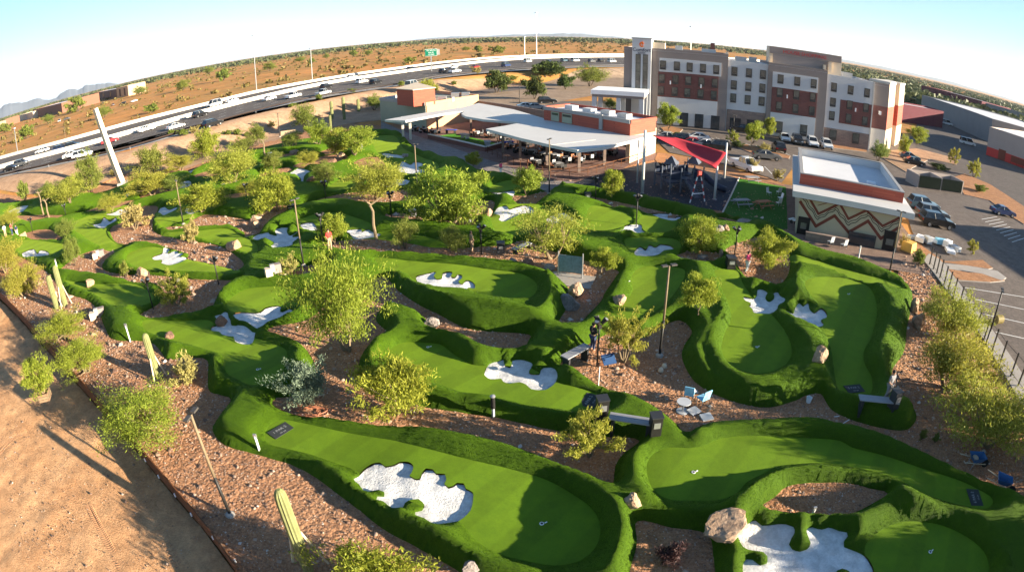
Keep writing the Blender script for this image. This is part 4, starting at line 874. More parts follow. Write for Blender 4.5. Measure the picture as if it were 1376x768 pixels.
# ================================================================ PRO SHOP building with painted zigzag wall
c0, c1 = Vector(at(1068, 313)), Vector(at(1200, 338))
fu = (c1 - c0).normalized(); fr = math.atan2(fu.y, fu.x)
shop = empty('mural_building', (c0.x, c0.y, 0), fr, 'single storey building with a zigzag painted wall and white roofs, beside the parking lot', 'building')
def sp_(name, x0, x1, y0, y1, z0, z1, m, par=None): return MB().box(((x0 + x1) / 2, (y0 + y1) / 2, (z0 + z1) / 2), (x1 - x0, y1 - y0, z1 - z0)).build(name, m, par or shop)
M['cream_wall'] = mat('cream_painted_wall', (.42, .37, .26), .9, .08, .6, .1, 20)
M['mural_brown'] = mat('brown_mural_paint', (.16, .042, .026), .8, .12, 2); M['mural_black'] = mat('black_mural_paint', (.02, .016, .014), .8, .1, 2)
WL = 10.7
sheet('yard', [tuple((c0 + fu * a + Vector((-fu.y, fu.x)) * q)) for a, q in ((-3.2, -6.5), (14, -5.0), (14, 2), (12.6, 20.5), (-2.6, 20.5), (-3.4, 8))], .02, speckle('yard_soil', [(.25, .17, .13), (.20, .135, .105), (.16, .11, .09), (.31, .22, .17)], .3, 5, .95, .6, .04), 1.5)  # darker sheet: tree shade painted into the soil colour
sp_('wall', 0, WL, 0, 18.6, 0, 3.68, M['cream_wall'])
sp_('canopy_roof', -.75, WL + 1.1, -.7, 19.2, 3.69, 4.25, M['canopy'])
for x0, x1, y0, y1, m in ((-.1, WL + .4, 2.8, 3.1, 'red_slat'), (-.1, WL + .4, 18.4, 18.7, 'stucco_white'), (-.1, .2, 3.103, 18.397, 'stucco_white'), (WL + .1, WL + .4, 3.103, 18.397, 'stucco_white')):
    sp_('parapet', x0, x1, y0, y1, 4.253, 5.3, M[m])
for x0, x1, y0, y1 in ((-.15, WL + .45, 2.75, 3.15), (-.15, WL + .45, 18.35, 18.75), (-.15, .25, 3.153, 18.347), (WL + .05, WL + .45, 3.153, 18.347)): sp_('coping', x0, x1, y0, y1, 5.303, 5.4, M['metal_cap'])
sp_('roof', .21, WL + .09, 3.11, 18.39, 4.26, 4.5, M['roof_white']); sp_('roof_hatch', 7.8, 8.8, 8, 8.8, 4.5, 4.7, M['white_paint'])
def zig(P, wd, y, m, name, wavy=0):
    mb = MB(); Q = [Vector((a, 0, b)) for a, b in P]
    if wavy:
        q2 = []
        for a, b in zip(Q[:-1], Q[1:]):
            d = b - a; n = Vector((-d.z, 0, d.x)).normalized(); k = 12
            for j in range(k): q2.append(a + d * (j / k) + n * (wavy * math.sin(j / k * 4 * math.pi)))
        Q = q2 + [Q[-1]]
    for i, (a, b) in enumerate(zip(Q[:-1], Q[1:])):
        d = (b - a); n = Vector((-d.z, 0, d.x)).normalized() * wd / 2; e = d.normalized() * wd * .3; yy = y - .0004 * (i % 2)
        q = [a - n - e, b - n + e, b + n + e, a + n - e]; v = [(p.x, yy, p.z) for p in q] + [(p.x, -.001, p.z) for p in q]
        mb.add(v, [(0, 1, 2, 3), (0, 4, 5, 1), (1, 5, 6, 2), (2, 6, 7, 3), (3, 7, 4, 0)])
    return mb.build(name, m, shop)
zig([(.12, 3.15), (2.0, 1.05), (3.72, 2.4), (5.4, 1.05), (7.2, 2.5), (8.84, 1.05), (10.55, 2.5)], .30, -.012, M['mural_brown'], 'mural_band')
zig([(1.05, 3.55), (2.07, 2.3), (3.9, 3.55)], .24, -.014, M['mural_brown'], 'mural_band'); zig([(4.15, 3.55), (5.16, 2.35), (6.85, 3.5), (8.78, 2.3), (10.5, 3.5)], .24, -.014, M['mural_brown'], 'mural_band')
zig([(1.9, 3.1), (2.9, 3.55)], .07, -.011, M['mural_brown'], 'mural_band')
zig([(.35, 3.45), (2.1, 1.72), (3.7, 3.0), (5.3, 1.72), (7.1, 3.05), (8.82, 1.72), (10.5, 3.1)], .07, -.016, M['mural_black'], 'mural_line', .06)
zig([(.55, 3.5), (2.1, 1.95), (3.72, 3.22), (5.25, 1.98), (7.1, 3.28), (8.8, 1.98), (10.5, 3.32)], .06, -.018, M['mural_black'], 'mural_line', .06)
sp_('cornice_band', 0, WL, -.05, -.02, 3.5, 3.66, M['mural_brown'])
for x0, x1, zt in ((.15, 1.35, 1.75), (9.1, 10.5, 2.0)):
    d_ = sp_('service_hatch', x0, x1, -.12, -.03, .05, zt, M['mural_black']); sp_('hatch_screen', x0 + .3, x1 - .3, -.16, -.123, .6, 1.2, M['glass_blind'], d_)
tb = sp_('notice_board', 5.4, 8.3, -.30, -.2, .05, 1.25, M['glass'])
M['stonewall'] = M['stone']
lw2 = empty('stone_wall', (*(c0 + fu * 3.2 + Vector((fu.y, -fu.x)) * 1.3), 0), fr, 'low grey stone wall in front of the zigzag painted building', 'low wall')
MB().box((0, 0, .35), (4.3, .35, .7)).build('wall_base', M['stone'], lw2); MB().box((0, 0, .73), (4.4, .42, .07)).build('wall_cap', M['stone'], lw2)

# ================================================================ PLAYGROUND
M['pole_paint'] = mat('pale_pole_paint', (.55, .55, .54), .5, .15, 2); M['sail'] = mat('red_shade_cloth', (.34, .018, .03), .8, .12, 1.0, .1, 20); M['stripe_red'] = mat('red_paint', (.45, .05, .04), .5, .1, 3); M['navy'] = mat('navy_plastic', (.02, .03, .06), .4, .2, 2); M['slide'] = mat('grey_plastic', (.10, .115, .15), .4, .15, 2)
def pole(px, top, r, m, label, lean=(0, 0), name='shade_post'):
    b = put(*px); h = hgt(b, top)
    o = empty(name, b, 0, label, 'post', 'posts of the red shade sail'); MB().tube([(0, 0, -.1), (lean[0], lean[1], h)], [r, r * .85], 12).build('shaft', m, o, True); MB().lathe([(r * 1.9, 0), (r * 1.9, .05), (r, .12)], (0, 0, -.02), 12).build('base_plate', M['steel'], o)
    return b, h
p1 = pole((863, 260), (872.5, 175), .17, M['pole_paint'], 'thick pale shade post at the left playground corner in front of the restaurant pier')
p2 = pole((960, 268), (969, 224), .15, M['pole_paint'], 'pale shade post standing on the dark playground floor right of the play tower')
p3 = pole((973, 240), (979, 192), .14, M['pole_paint'], 'pale shade post farthest back at the right tip of the red sail')
p4 = pole((856, 246), (862, 188), .10, M['pole_paint'], 'slim shade post just left of the thick pale post')
# sail: hyperbolic sheet between anchor points
A_, B_, C_, D_ = at3(875, 181, 6.4), at3(962, 226, 4.6), at3(976, 205, 5.6), at3(905, 184, 5.6)
n = 14; vs_ = []
for i in range(n + 1):
    for j in range(n + 1):
        u, v = i / n, j / n; p = (A_ * (1 - u) + B_ * u) * (1 - v) + (D_ * (1 - u) + C_ * u) * v
        sag = 16 * u * (1 - u) * v * (1 - v); ed = (v * (1 - v)) * 4 * (0.0) ; p.z -= .55 * sag
        vs_.append(p)
sl = MB().add(vs_, [(i * (n + 1) + j, (i + 1) * (n + 1) + j, (i + 1) * (n + 1) + j + 1, i * (n + 1) + j + 1) for i in range(n) for j in range(n)]).build('shade_sail', M['sail'], None, True)
sm_ = sl.modifiers.new('solid', 'SOLIDIFY'); sm_.thickness = .03; tag(sl, 'bright red shade sail stretched above the playground', 'shade sail')
pg = empty('play_structure', put(916, 256), .25, 'dark play tower with many grey posts, a slide and a tube slide, on the playground', 'play structure')
for x in (-2.2, -.8, .8, 2.2):
    for y in (-1.0, 1.0, 2.6):
        h = 2.6 + .9 * ((x * 1.7 + y * 2.3) % 1.0); MB().tube([(x, y, 0), (x, y, h)], .09, 8).build('post', M['slide'], pg)
for x0, y0, z in ((-1.5, 0, 1.2), (0, 0, 1.5), (1.5, 0, 1.2), (0, 1.8, 1.8), (1.5, 1.8, 1.5), (-1.5, 1.8, 1.5)): MB().box((x0, y0, z), (1.4, 1.6, .12)).build('deck', M['navy'], pg)
for x0, y0 in ((-1.5, -.95), (1.5, -.95), (-1.5, 2.55), (0, 2.55), (1.5, 2.55)): MB().box((x0, y0, 2.0), (1.2, .08, .8)).build('panel', M['navy'], pg)
sld = MB(); 
for i in range(7): 
    a, b = i / 7, (i + 1) / 7
    for s_ in (-.35, .35): sld.box((s_ + 0, -1.1 - 2.4 * (a + b) / 2, 1.5 * (1 - (a + b) / 2) + .15), (.06, .37, .3))
sld.add([(-.35, -1.0, 1.5), (.35, -1.0, 1.5), (.35, -3.5, .12), (-.35, -3.5, .12)], [(0, 1, 2, 3)]); sld.build('slide', M['slide'], pg)
tb_ = [(2.2, 1.5, 1.9), (2.9, 1.0, 1.75), (3.4, .3, 1.45), (3.7, -.6, 1.0), (4.2, -1.4, .6), (5.0, -1.8, .35)]
MB().tube(smooth_loop([p[:2] for p in tb_], 9, False) and tb_, .38, 12).build('tube_slide', M['navy'], pg, True)
for x0 in (-1.5, 1.5): MB().lathe([(1.1, 0), (.15, .8), (.02, .85)], (x0, .2, 3.2), 4).build('roof', M['slide'], pg)
sw = empty('climbing_frame', put(937, 272), .3, 'red and white striped A shaped climbing frame in front of the play tower', 'climbing frame')
for x, t in ((-1.0, 0), (1.0, 0)):
    for k in range(8): MB().tube([(x * (1 - k / 8 * .85), 0, 3.2 * k / 8), (x * (1 - (k + 1) / 8 * .85), 0, 3.2 * (k + 1) / 8)], .07, 6).build('leg', M['stripe_red'] if k % 2 else M['white_paint'], sw)
MB().box((0, 0, 3.25), (.4, .3, .4)).build('cap', M['stripe_red'], sw); MB().tube([(-.7, 0, 1.0), (.7, 0, 1.0)], .05, 6).build('rung', M['white_paint'], sw)
edg = MB(); ep = [put(*p) for p in [(993,240),(983,262),(971,286)]]
for a, b in zip(ep[:-1], ep[1:]): edg.tube([a + Vector((0, 0, .1)), b + Vector((0, 0, .1))], .09, 4)
tag(edg.build('playground_kerb', M['trim']), 'pale kerb between the playground and the lawn', 'kerb')

# ================================================================ CARS
M['tyre'] = mat('tyre_rubber', (.015, .015, .015), .9, .2, 6); M['rim'] = mat('alloy_rim', (.35, .35, .36), .35, .1, 6, metal=.8)
M['lamp'] = mat('headlamp_glass', (.75, .75, .72), .1, .1, 5); M['tail'] = mat('tail_lamp', (.35, .01, .01), .2, .1, 5); M['car_glass'] = mat('car_window_glass', (.015, .018, .022), .06, .3, 2, spec=.7)
def car_paint(c):
    m, nt, b = new_mat('car_paint'); n = noise(nt, 3, 3, .5, objco(nt)); lnk(nt, mixc(nt, n.outputs['Fac'], tuple(x * .92 for x in c), c), b.inputs['Base Color']); b.inputs['Roughness'].default_value = .28; b.inputs['Coat Weight'].default_value = .5; b.inputs['Coat Roughness'].default_value = .06; return m
PAINT = {'white': car_paint((.75, .75, .74)), 'black': car_paint((.007, .007, .008)), 'blue': car_paint((.02, .04, .12)), 'red': car_paint((.35, .015, .02)), 'silver': car_paint((.40, .41, .42)), 'grey': car_paint((.10, .105, .11)), 'slate': car_paint((.07, .12, .16))}
CAR_SHAPE = {  # length, width, body outline (x,z), cabin: base x0,x1, top x0,x1, roof z
 'sedan': (4.7, 1.8, [(-2.35, .35), (-2.35, .78), (-2.2, .92), (-1.5, .98), (1.0, .98), (2.1, .82), (2.33, .66), (2.35, .35)], (-1.75, 1.15, -1.0, .25, 1.45)),
 'suv': (4.8, 1.9, [(-2.4, .4), (-2.4, .95), (-2.3, 1.08), (.95, 1.1), (2.1, .98), (2.36, .8), (2.4, .4)], (-2.25, 1.1, -1.95, .3, 1.75)),
 'pickup': (5.7, 2.0, [(-2.85, .45), (-2.85, 1.1), (-.75, 1.1), (1.4, 1.12), (2.7, 1.05), (2.83, .8), (2.85, .45)], (-.8, 1.45, -.6, .75, 1.85)),
 'van': (5.4, 2.0, [(-2.7, .4), (-2.7, 1.1), (1.5, 1.15), (2.5, 1.0), (2.68, .8), (2.7, .4)], (-2.68, 1.9, -2.6, 1.0, 2.2)),
}
def make_car(kind, colour):
    L, W, prof, (a0, a1, t0, t1, zr) = CAR_SHAPE[kind]; pm = PAINT[colour]
    root = empty('parked_car', (0, 0, 0)); body = MB(); n = len(prof)
    secs = ((-W / 2, .94), (-W / 2 + .12, 1.0), (W / 2 - .12, 1.0), (W / 2, .94)); vs = []
    for y, k in secs: vs += [(x * (.985 if k < 1 else 1), y, .35 + (z - .35) * k) for x, z in prof]
    f = []
    for s in range(3):
        for i in range(n): f.append((s * n + i, s * n + (i + 1) % n, (s + 1) * n + (i + 1) % n, (s + 1) * n + i))
    f += [tuple(range(n)), tuple(range(3 * n, 4 * n))[::-1]]; body.add(vs, f)
    zb = max(z for x, z in prof) - .03; w0, w1 = W / 2 - .08, W / 2 - .26
    # roof panel
    body.add([(t0, -w1, zr - .05), (t1, -w1, zr - .05), (t1, w1, zr - .05), (t0, w1, zr - .05), (t0 + .1, -w1 + .1, zr), (t1 - .1, -w1 + .1, zr), (t1 - .1, w1 - .1, zr), (t0 + .1, w1 - .1, zr)], [(4, 5, 6, 7), (0, 1, 5, 4), (1, 2, 6, 5), (2, 3, 7, 6), (3, 0, 4, 7)])
    for sy in (-1, 1):   # pillars
        for xa, xb in ((a0 + .06, t0 + .05), (a1 - .06, t1 - .05), ((a0 + a1) / 2 - .1, (t0 + t1) / 2 - .05)): body.tube([(xa, sy * (w0 + .005), zb), (xb, sy * (w1 + .005), zr - .04)], .05, 4)
    if kind == 'pickup': body.box((-1.8, 0, 1.06), (1.9, 1.5, .1))
    b = body.build('body', pm, root, False, .03)
    g = MB(); g.add([(a0, -w0, zb), (a1, -w0, zb), (a1, w0, zb), (a0, w0, zb), (t0, -w1, zr - .05), (t1, -w1, zr - .05), (t1, w1, zr - .05), (t0, w1, zr - .05)], [(0, 1, 5, 4), (1, 2, 6, 5), (2, 3, 7, 6), (3, 0, 4, 7)]); g.build('window', M['car_glass'], root)
    for sx in (-1, 1):
        for sy in (-1, 1):
            wx = sx * L * .31; wy = sy * (W / 2 - .08)
            wo = empty('wheel', (wx, wy, .34)); wo.parent = root
            t = MB(); t.tube([(0, -.12, 0), (0, -.1, 0), (0, .1, 0), (0, .12, 0)], [.29, .34, .34, .29], 16); t.build('tyre', M['tyre'], wo, False)
            r_ = MB(); r_.tube([(0, sy * .10, 0), (0, sy * .13, 0)], [.21, .2], 12); r_.build('rim', M['rim'], wo)
    for sy in (-1, 1):
        MB().box((L / 2 - .06, sy * (W / 2 - .3), prof[-2][1] - .02), (.12, .4, .14)).build('headlight', M['lamp'], root); MB().box((-L / 2 + .03, sy * (W / 2 - .25), .82), (.1, .35, .16)).build('taillight', M['tail'], root)
    MB().box((L / 2 - .02, 0, .5), (.08, W * .7, .16)).build('bumper', M['frame'], root)
    return root
PROTO = {}
_used = set()
def car(kind, colour, p, ang, label, group, name='parked_car'):
    key = (kind, colour)
    if key not in PROTO: PROTO[key] = make_car(kind, colour); o = PROTO[key]
    else: o = copy_tree(PROTO[key])
    o.location = p; o.rotation_euler = (0, 0, ang); o.name = name
    tag(o, label, {'sedan': 'car', 'suv': 'car', 'pickup': 'pickup', 'van': 'van'}[kind], group); return o
def fdir(p):
    P = np.array(MEDL); i = int(np.argmin(np.hypot(P[:, 0] - p[0], P[:, 1] - p[1]))); i = max(1, min(i, len(P) - 2)); d = P[i + 1] - P[i - 1]; return math.atan2(d[1], d[0])
FCARS = [ # px, py, kind, colour, far side?, label
 (15,227,'sedan','black',0,'black sedan on the freeway at the far left edge of the picture'),(29,221,'suv','grey',0,'dark grey car on the freeway, second from the left edge'),
 (57,203,'sedan','white',1,'white car on the far carriageway nearest the left edge'),(82,201,'suv','blue',0,'dark blue car on the freeway just left of the black one by the white pair'),(98,197,'suv','black',0,'black car on the freeway above the two white cars left of the pale column'),
 (97,209,'sedan','white',0,'white sedan left of the pale column, left one of a pair'),(111,210,'suv','white',0,'white car left of the pale column, right one of a pair'),(148,190,'sedan','red',0,'red car on the freeway half hidden behind the pale column'),
 (197,174,'sedan','white',0,'white sedan first to the right of the pale column'),(236,171,'sedan','white',0,'white sedan second to the right of the pale column'),(269,155,'suv','black',0,'black car next to the median barrier left of centre'),(286,168,'suv','black',0,'black car with red tail lamps on the outer lane by the shoulder'),
 (312,136,'sedan','white',1,'white car on the far carriageway above the black car'),(288,141,'van','white',1,'white van on the far carriageway left of the white car'),(362,133,'sedan','white',0,'white sedan just behind the white pickup truck'),(394,130,'pickup','white',0,'white pickup truck on the freeway above the round bush'),(434,126,'pickup','silver',0,'silver pickup truck ahead of the white pickup on the freeway'),
 (438,117,'suv','black',0,'black car in the inner lane above the silver pickup'),(471,105,'pickup','white',1,'white pickup on the far carriageway left of the green sign'),(486,110,'suv','white',0,'white car in the inner lane beside a black car'),(505,111,'suv','black',0,'black car in the inner lane just ahead of the white one'),
 (523,98,'sedan','slate',1,'blue grey car on the far carriageway left of the green sign'),(550,93,'suv','black',1,'black car on the far carriageway close to the green sign'),(554,116,'van','white',0,'white van above the red roof block of the restaurant'),(597,96,'suv','black',0,'black car under the green road sign'),(611,96,'pickup','white',0,'white pickup just right of the green road sign'),
 (609,90,'sedan','white',1,'white car on the far carriageway right of the green sign'),(639,90,'sedan','red',0,'red car on the freeway right of the green sign'),(680,88,'van','blue',0,'dark blue van on the freeway behind the tall light mast'),(709,82,'van','white',0,'white van right of the tall light mast'),(738,83,'suv','black',0,'black car left of the white trucks at upper centre'),
 (759,81,'van','slate',0,'slate van in the queue at upper centre'),(773,81,'van','white',0,'white van in the queue at upper centre'),(795,82,'suv','grey',0,'grey car in the queue near the hotel'),(808,81,'suv','black',0,'black car in the queue near the hotel'),(822,82,'van','white',0,'white van nearest the hotel in the freeway queue')]
for px, py, k, c, far, lab in FCARS:
    p = Vector(at(px, py + 2, FZ + .06)); a = fdir(p) + (math.pi if far else 0); car(k, c, (p.x, p.y, FZ + .06), a, lab, 'cars driving on the freeway', 'car')
PA = math.atan2(4.6, .9)
PCARS = [(1240,281,'suv','slate',-.25,'slate car behind the painted building, farthest of the three side by side'),(1252,293,'suv','grey',-.3,'grey blue car in the middle of the three parked beside the painted building'),(1258,304,'suv','black',-.3,'black car nearest of the three parked beside the painted building'),
 (1347,289,'sedan','blue',-.25,'dark blue car parked alone by the far kerb on the right'),
 (1002,228,'pickup','white',-1.35,'white pickup facing the camera behind the playground'),(936,189,'sedan','white',2.95,'white sedan in the middle of the hotel parking lot'),(945,198,'sedan','silver',2.9,'silver white car right of the red car'),(927,196,'sedan','red',2.85,'dark red car between two white cars in the parking lot'),(909,192,'suv','black',2.85,'black car left of the red car in the parking lot'),(893,188,'sedan','silver',2.85,'silver car just right of the brick roof block'),(962,202,'suv','black',2.85,'black car right of the silver white car in front of a small tree'),
 (926,162,'pickup','black',2.95,'black pickup parked by the hotel behind the round tree'),(985,176,'suv','white',2.9,'white car half behind a thin post near the hotel entrance'),(996,178,'suv','black',2.9,'black car between the white car and the round tree by the hotel'),
 (1054,189,'sedan','white',-1.9,'white car first of the row along the hotel front'),(1071,193,'suv','black',-1.9,'black car in the row along the hotel front'),(1091,196,'suv','white',-1.9,'white suv in the row along the hotel front'),(1110,199,'suv','white',-1.9,'last white suv of the row along the hotel front'),(1046,203,'suv','black',1.3,'black car facing the hotel left of the white roof'),(1030,214,'sedan','grey',-.2,'dark grey car parked behind the lawn'),
 (708,146,'sedan','white',.1,'white car left of the pair behind the big white canopy'),(720,147,'sedan','silver',.1,'silver car right of the pair behind the big white canopy'),(735,139,'suv','black',.1,'black car behind the brick roof block by the hotel road'),(1222,214,'sedan','slate',-.4,'slate car on the planting edge right of the hotel end wall'),(1228,221,'sedan','black',-.4,'black car beneath the young trees right of the hotel')]
for px, py, k, c, a, lab in PCARS:
    p = Vector(at(px, py)); car(k, c, (p.x, p.y, .01), a, lab, 'cars parked around the hotel')
for k, (px, py) in enumerate([(125,139),(140,140),(152,142),(165,141),(180,137),(80,164),(90,161)]):
    p = at(px, py, 3.5); o = car(('sedan', 'suv')[k % 2], ('white', 'silver', 'grey', 'black')[k % 4], (p[0], p[1], gz1(*p) + .02), .4 + k, ['white car at the left end of the far parking row below the dark brown office', 'silver car second from the left in the parking row below the dark brown office', 'dark grey car in the middle of the parking row below the dark brown office', 'black car fourth in the parking row below the dark brown office', 'white car at the right end of the parking row below the tan office wing', 'silver car parked by the desert bushes in front of the long brown warehouse', 'dark grey car parked beside the silver one in front of the long brown warehouse'][k], 'cars by the far left buildings')

# ================================================================ OTHER BUILDINGS
M['brown_wall'] = mat('brown_wall', (.20, .095, .06), .85, .15, .3, .1, 10); M['tan_stucco'] = mat('tan_stucco', (.45, .33, .21), .85, .12, .3); M['grey_wall'] = mat('grey_block_wall', (.20, .20, .205), .9, .12, .3, .1, 10); M['crimson'] = mat('crimson_wall', (.12, .018, .032), .8, .15, .4); M['warm_grey'] = mat('warm_grey_wall', (.36, .31, .28), .9, .1, .3)
def block(name, label, corners_px, z, h, m, roofm, parts=(), base_band=None, cat='building', zs=None):
    """flat-roofed building: pixels of its front-left, front-right and right-rear foot"""
    a, b = Vector(at(*corners_px[0], z)), Vector(at(*corners_px[1], z)); d = b - a; n_ = Vector((-d.y, d.x)).normalized()
    if n_.dot(Vector((a.x, a.y))) < 0: n_ = -n_
    dep_ = corners_px[2]; ang = math.atan2(d.y, d.x); Lh = d.length
    o = empty(name, (a.x, a.y, z), ang, label, cat); sgn = 1 if (Vector((-math.sin(ang), math.cos(ang))).dot(n_) > 0) else -1
    MB().box((Lh / 2, sgn * dep_ / 2, h / 2 - .3), (Lh, dep_, h - .5)).build('wall', m, o); MB().box((Lh / 2, sgn * dep_ / 2, h - .5), (Lh - .5, dep_ - .5, .1)).build('roof', roofm, o)
    pr = MB()
    for c, s in (((Lh / 2, sgn * .15), (Lh, .3)), ((Lh / 2, sgn * (dep_ - .15)), (Lh, .3)), ((.15, sgn * dep_ / 2), (.3, dep_ - .6)), ((Lh - .15, sgn * dep_ / 2), (.3, dep_ - .6))): pr.box((c[0], c[1], h - .27), (s[0], s[1], .54))
    pr.build('parapet', m, o)
    if base_band: MB().box((Lh / 2, -sgn * .06, base_band[0] / 2), (Lh - .02, .1, base_band[0])).build('base_band', base_band[1], o)
    for (x, w_, z0, z1, mm, nm) in parts: MB().box((x * Lh, -sgn * .09, (z0 + z1) / 2), (w_, .18, z1 - z0)).build(nm, mm, o)
    return o, Lh, sgn
block('office_building', 'dark brown and tan office block across the freeway at the far left', ((127,134), (157,132), 22), FZ, 9.0, M['brown_wall'], M['roof_white'], [(.2, 3, 1, 7, M['glass'], 'window'), (.5, 3, 1, 7, M['glass'], 'window'), (.8, 3, 1, 7, M['glass'], 'window')])
block('office_building', 'tan sunlit wing beside the dark brown office block', ((157.5,132), (173,129), 20), FZ, 9.8, M['tan_stucco'], M['roof_white'], [(.3, 3, 1, 8, M['glass'], 'window'), (.7, 3, 1, 8, M['glass'], 'window')])
block('warehouse', 'long low brown building at the far left near the mountain', ((45,158), (84,152), 40), FZ, 9.5, M['brown_wall'], M['roof_white'])
block('warehouse', 'low white walled building left of the long brown one', ((27,163), (45,159), 30), FZ, 8.0, M['stucco_cream'], M['roof_white'], [(.5, 8, 0, 5, M['stucco_white'], 'door')])
block('warehouse', 'brown walled building second from the left picture edge', ((9,170), (27,164), 26), FZ, 9.0, M['brown_wall'], M['crimson'])
block('warehouse', 'pale building cut by the left picture edge', ((-18,181), (9,170.5), 30), FZ, 8.5, M['tan_stucco'], M['crimson'])
wo_, wl_, ws_ = block('warehouse', 'tan warehouse with a red base band at the right edge, white flat roof', ((1325,208), (1440,252), 42), 0, 8.0, M['warm_grey'], M['roof_white'], [(.18, 2.4, 0, 2.9, M['mural_brown'], 'door')], (2.4, M['sign_red']))
tr = MB()
for k in range(9): tr.box((wl_ * (.30 + .07 * k), -1.0, 1.1), (.12, .12, 2.2))
tr.box((wl_ * .58, -1.0, 1.5), (wl_ * .56, .1, 1.6)); tr.build('loading_screen', M['mural_brown'], wo_)
block('store_building', 'long grey big box store with a white roof right of the hotel', ((1237,152), (1330,192), 60), 0, 8.6, M['grey_wall'], M['roof_white'])
block('store_building', 'low crimson annex in front of the grey store right of the hotel', ((1206,163), (1266,172), 10), 0, 6.2, M['crimson'], M['stucco_white'])
block('store_building', 'long crimson fronted store far behind the grey store', ((1237,129), (1318,152), 50), 0, 9.5, M['crimson'], M['grey_wall'])
block('store_building', 'grey building with dark windows far right behind the tan warehouse', ((1319,152), (1375,168), 40), 0, 9.0, M['grey_wall'], M['grey_wall'], [(.1, 4, 1, 6, M['glass'], 'window'), (.3, 4, 1, 6, M['glass'], 'window'), (.5, 4, 1, 6, M['glass'], 'window')])
bx_, by_, _q = 0, 0, 0
shadow_block = empty('store_building', (88, 25, 0), 0, 'broad flat roofed store beyond the right picture edge across the parking lot', 'building')  # unseen building, added and sized to shade the parking lot
MB().box((11, 8, 4.2), (22, 16, 8.4)).build('wall', M['warm_grey'], shadow_block); MB().box((11, 8, 8.5), (22.4, 16.4, .3)).build('roof', M['roof_white'], shadow_block); MB().box((-.06, 8, 1.4), (.1, 3, 2.8)).build('door', M['glass'], shadow_block)
tr_o = empty('trash_enclosure', (*at(1233, 252), 0), math.atan2((Vector(at(1292, 260)) - Vector(at(1233, 252))).y, (Vector(at(1292, 260)) - Vector(at(1233, 252))).x), 'dark green gated bin enclosure behind the parked cars', 'bin enclosure')
TL = (Vector(at(1292, 260)) - Vector(at(1233, 252))).length
for x in (0, TL / 2, TL): MB().box((x, 1.8, 1.0), (.25, 3.6, 2.0)).build('side_wall', M['warm_grey'], tr_o)
MB().box((TL / 2, 3.75, 1.0), (TL + .25, .25, 2.0)).build('rear_wall', M['warm_grey'], tr_o)
for x in (TL * .25, TL * .75): MB().box((x, -.05, 1.05), (TL / 2 - .3, .08, 1.8)).build('gate', mat('dark_green_gate', (.004, .009, .007), .9, .2, 2, spec=.05), tr_o)
for nm, lab, px, c in (('box_truck', 'white box truck parked beside the crimson annex', (1272,168), 'white'), ('box_truck', 'white truck standing by the grey store wall', (1290,172), 'silver'), ('box_truck', 'white truck among the pallets near the tan warehouse', (1300,195), 'white')):
    p = at(*px); car('van', c, (p[0], p[1], .02), -.45, lab, 'trucks behind the hotel', nm)
# ================================================================ SIGNS AND MASTS
def sign_post():
    b = Vector(at(580, 96, FZ)); o = empty('road_sign', (b.x, b.y, FZ), math.atan2(b.y, b.x) - math.pi / 2, 'big green overhead road sign on one post beside the freeway', 'road sign')
    h = hgt((b.x, b.y, FZ), (580, 66)) - FZ; h = max(6, min(h, 14)); r = math.hypot(b.x, b.y); wpx = 16.0 / FPX * r
    MB().box((0, 0, h / 2), (.5, .5, h)).build('post', M['steel'], o); MB().box((0, -.35, h - wpx * .3), (wpx, .12, wpx * .6)).build('panel_border', M['white_paint'], o); MB().box((0, -.43, h - wpx * .3), (wpx * .96, .08, wpx * .56)).build('panel', mat('sign_green', (.0, .16, .09), .5, .08, 2), o)
    for k, (t, s) in enumerate((('101 SOUTH', .9), ('Exit 44', .8), ('1/2 MILE', .8))): text(t, wpx * .15, (0, -.48, h - wpx * (.13 + .17 * k)), FRONT, M['white_paint'], o, ext=.01)
    MB().box((wpx * .62, .3, h - wpx * .28), (wpx * .2, .1, wpx * .5)).build('rear_panel', M['metal_cap'], o)
sign_post()
MAST = [((721,78),(722,18),'tall light mast beside the freeway at upper centre'),((345,122),(327,50),'tall light mast beyond the freeway left of centre'),((420,110),(414,66),'light mast beyond the freeway above the white pickups'),((24,206),(10,176),'light mast at the left edge beyond the freeway'),((705,80),(705,50),'slim light mast left of the tallest one'),((923,62),(922,36),'light mast behind the hotel sign tower')]
for b, t, lab in MAST:
    z = FZ if b[0] < 900 else 0; B0 = Vector(at(b[0], b[1], z)) if b[0] < 900 else Vector((75, 240)); h = hgt((B0.x, B0.y, z), t) - z
    o = empty('light_mast', (B0.x, B0.y, z), 0, lab, 'light mast', 'light masts along the freeway'); rr = .0006 * B0.length
    MB().tube([(0, 0, 0), (0, 0, h)], [rr * 1.4, rr], 6).build('pole', M['steel'], o); MB().lathe([(rr * 5, 0), (rr * 5, rr * 2)], (0, 0, h), 8).build('lamp_head', M['steel'], o)
# tall pale column on the left
cb = put(165, 248); ch = hgt(cb, (128, 146)); tc = empty('tall_column', cb, .5, 'tall pale leaning column standing by the road on the left', 'column')
_r = ray(128, 146); _k = math.hypot(cb.x, cb.y) / math.hypot(_r[0], _r[1]); _tp = Matrix.Rotation(-.5, 3, 'Z') @ (Vector((_r[0] * _k, _r[1] * _k, cb.z)) - cb); ch = HC + _r[2] * _k - cb.z
MB().tube([(0, 0, -.2), (_tp.x, _tp.y, ch)], [.72, .50], 4).build('shaft', mat('pale_column', (.60, .52, .40), .8, .1, .5), tc, False); MB().tube([(.5, .12, 0), (_tp.x + .36, _tp.y + .1, ch - .2)], [.12, .09], 4).build('edge_panel', M['brown_wall'], tc)
MB().box((0, 0, .2), (1.8, 1.8, .5)).build('plinth', M['concrete'], tc)
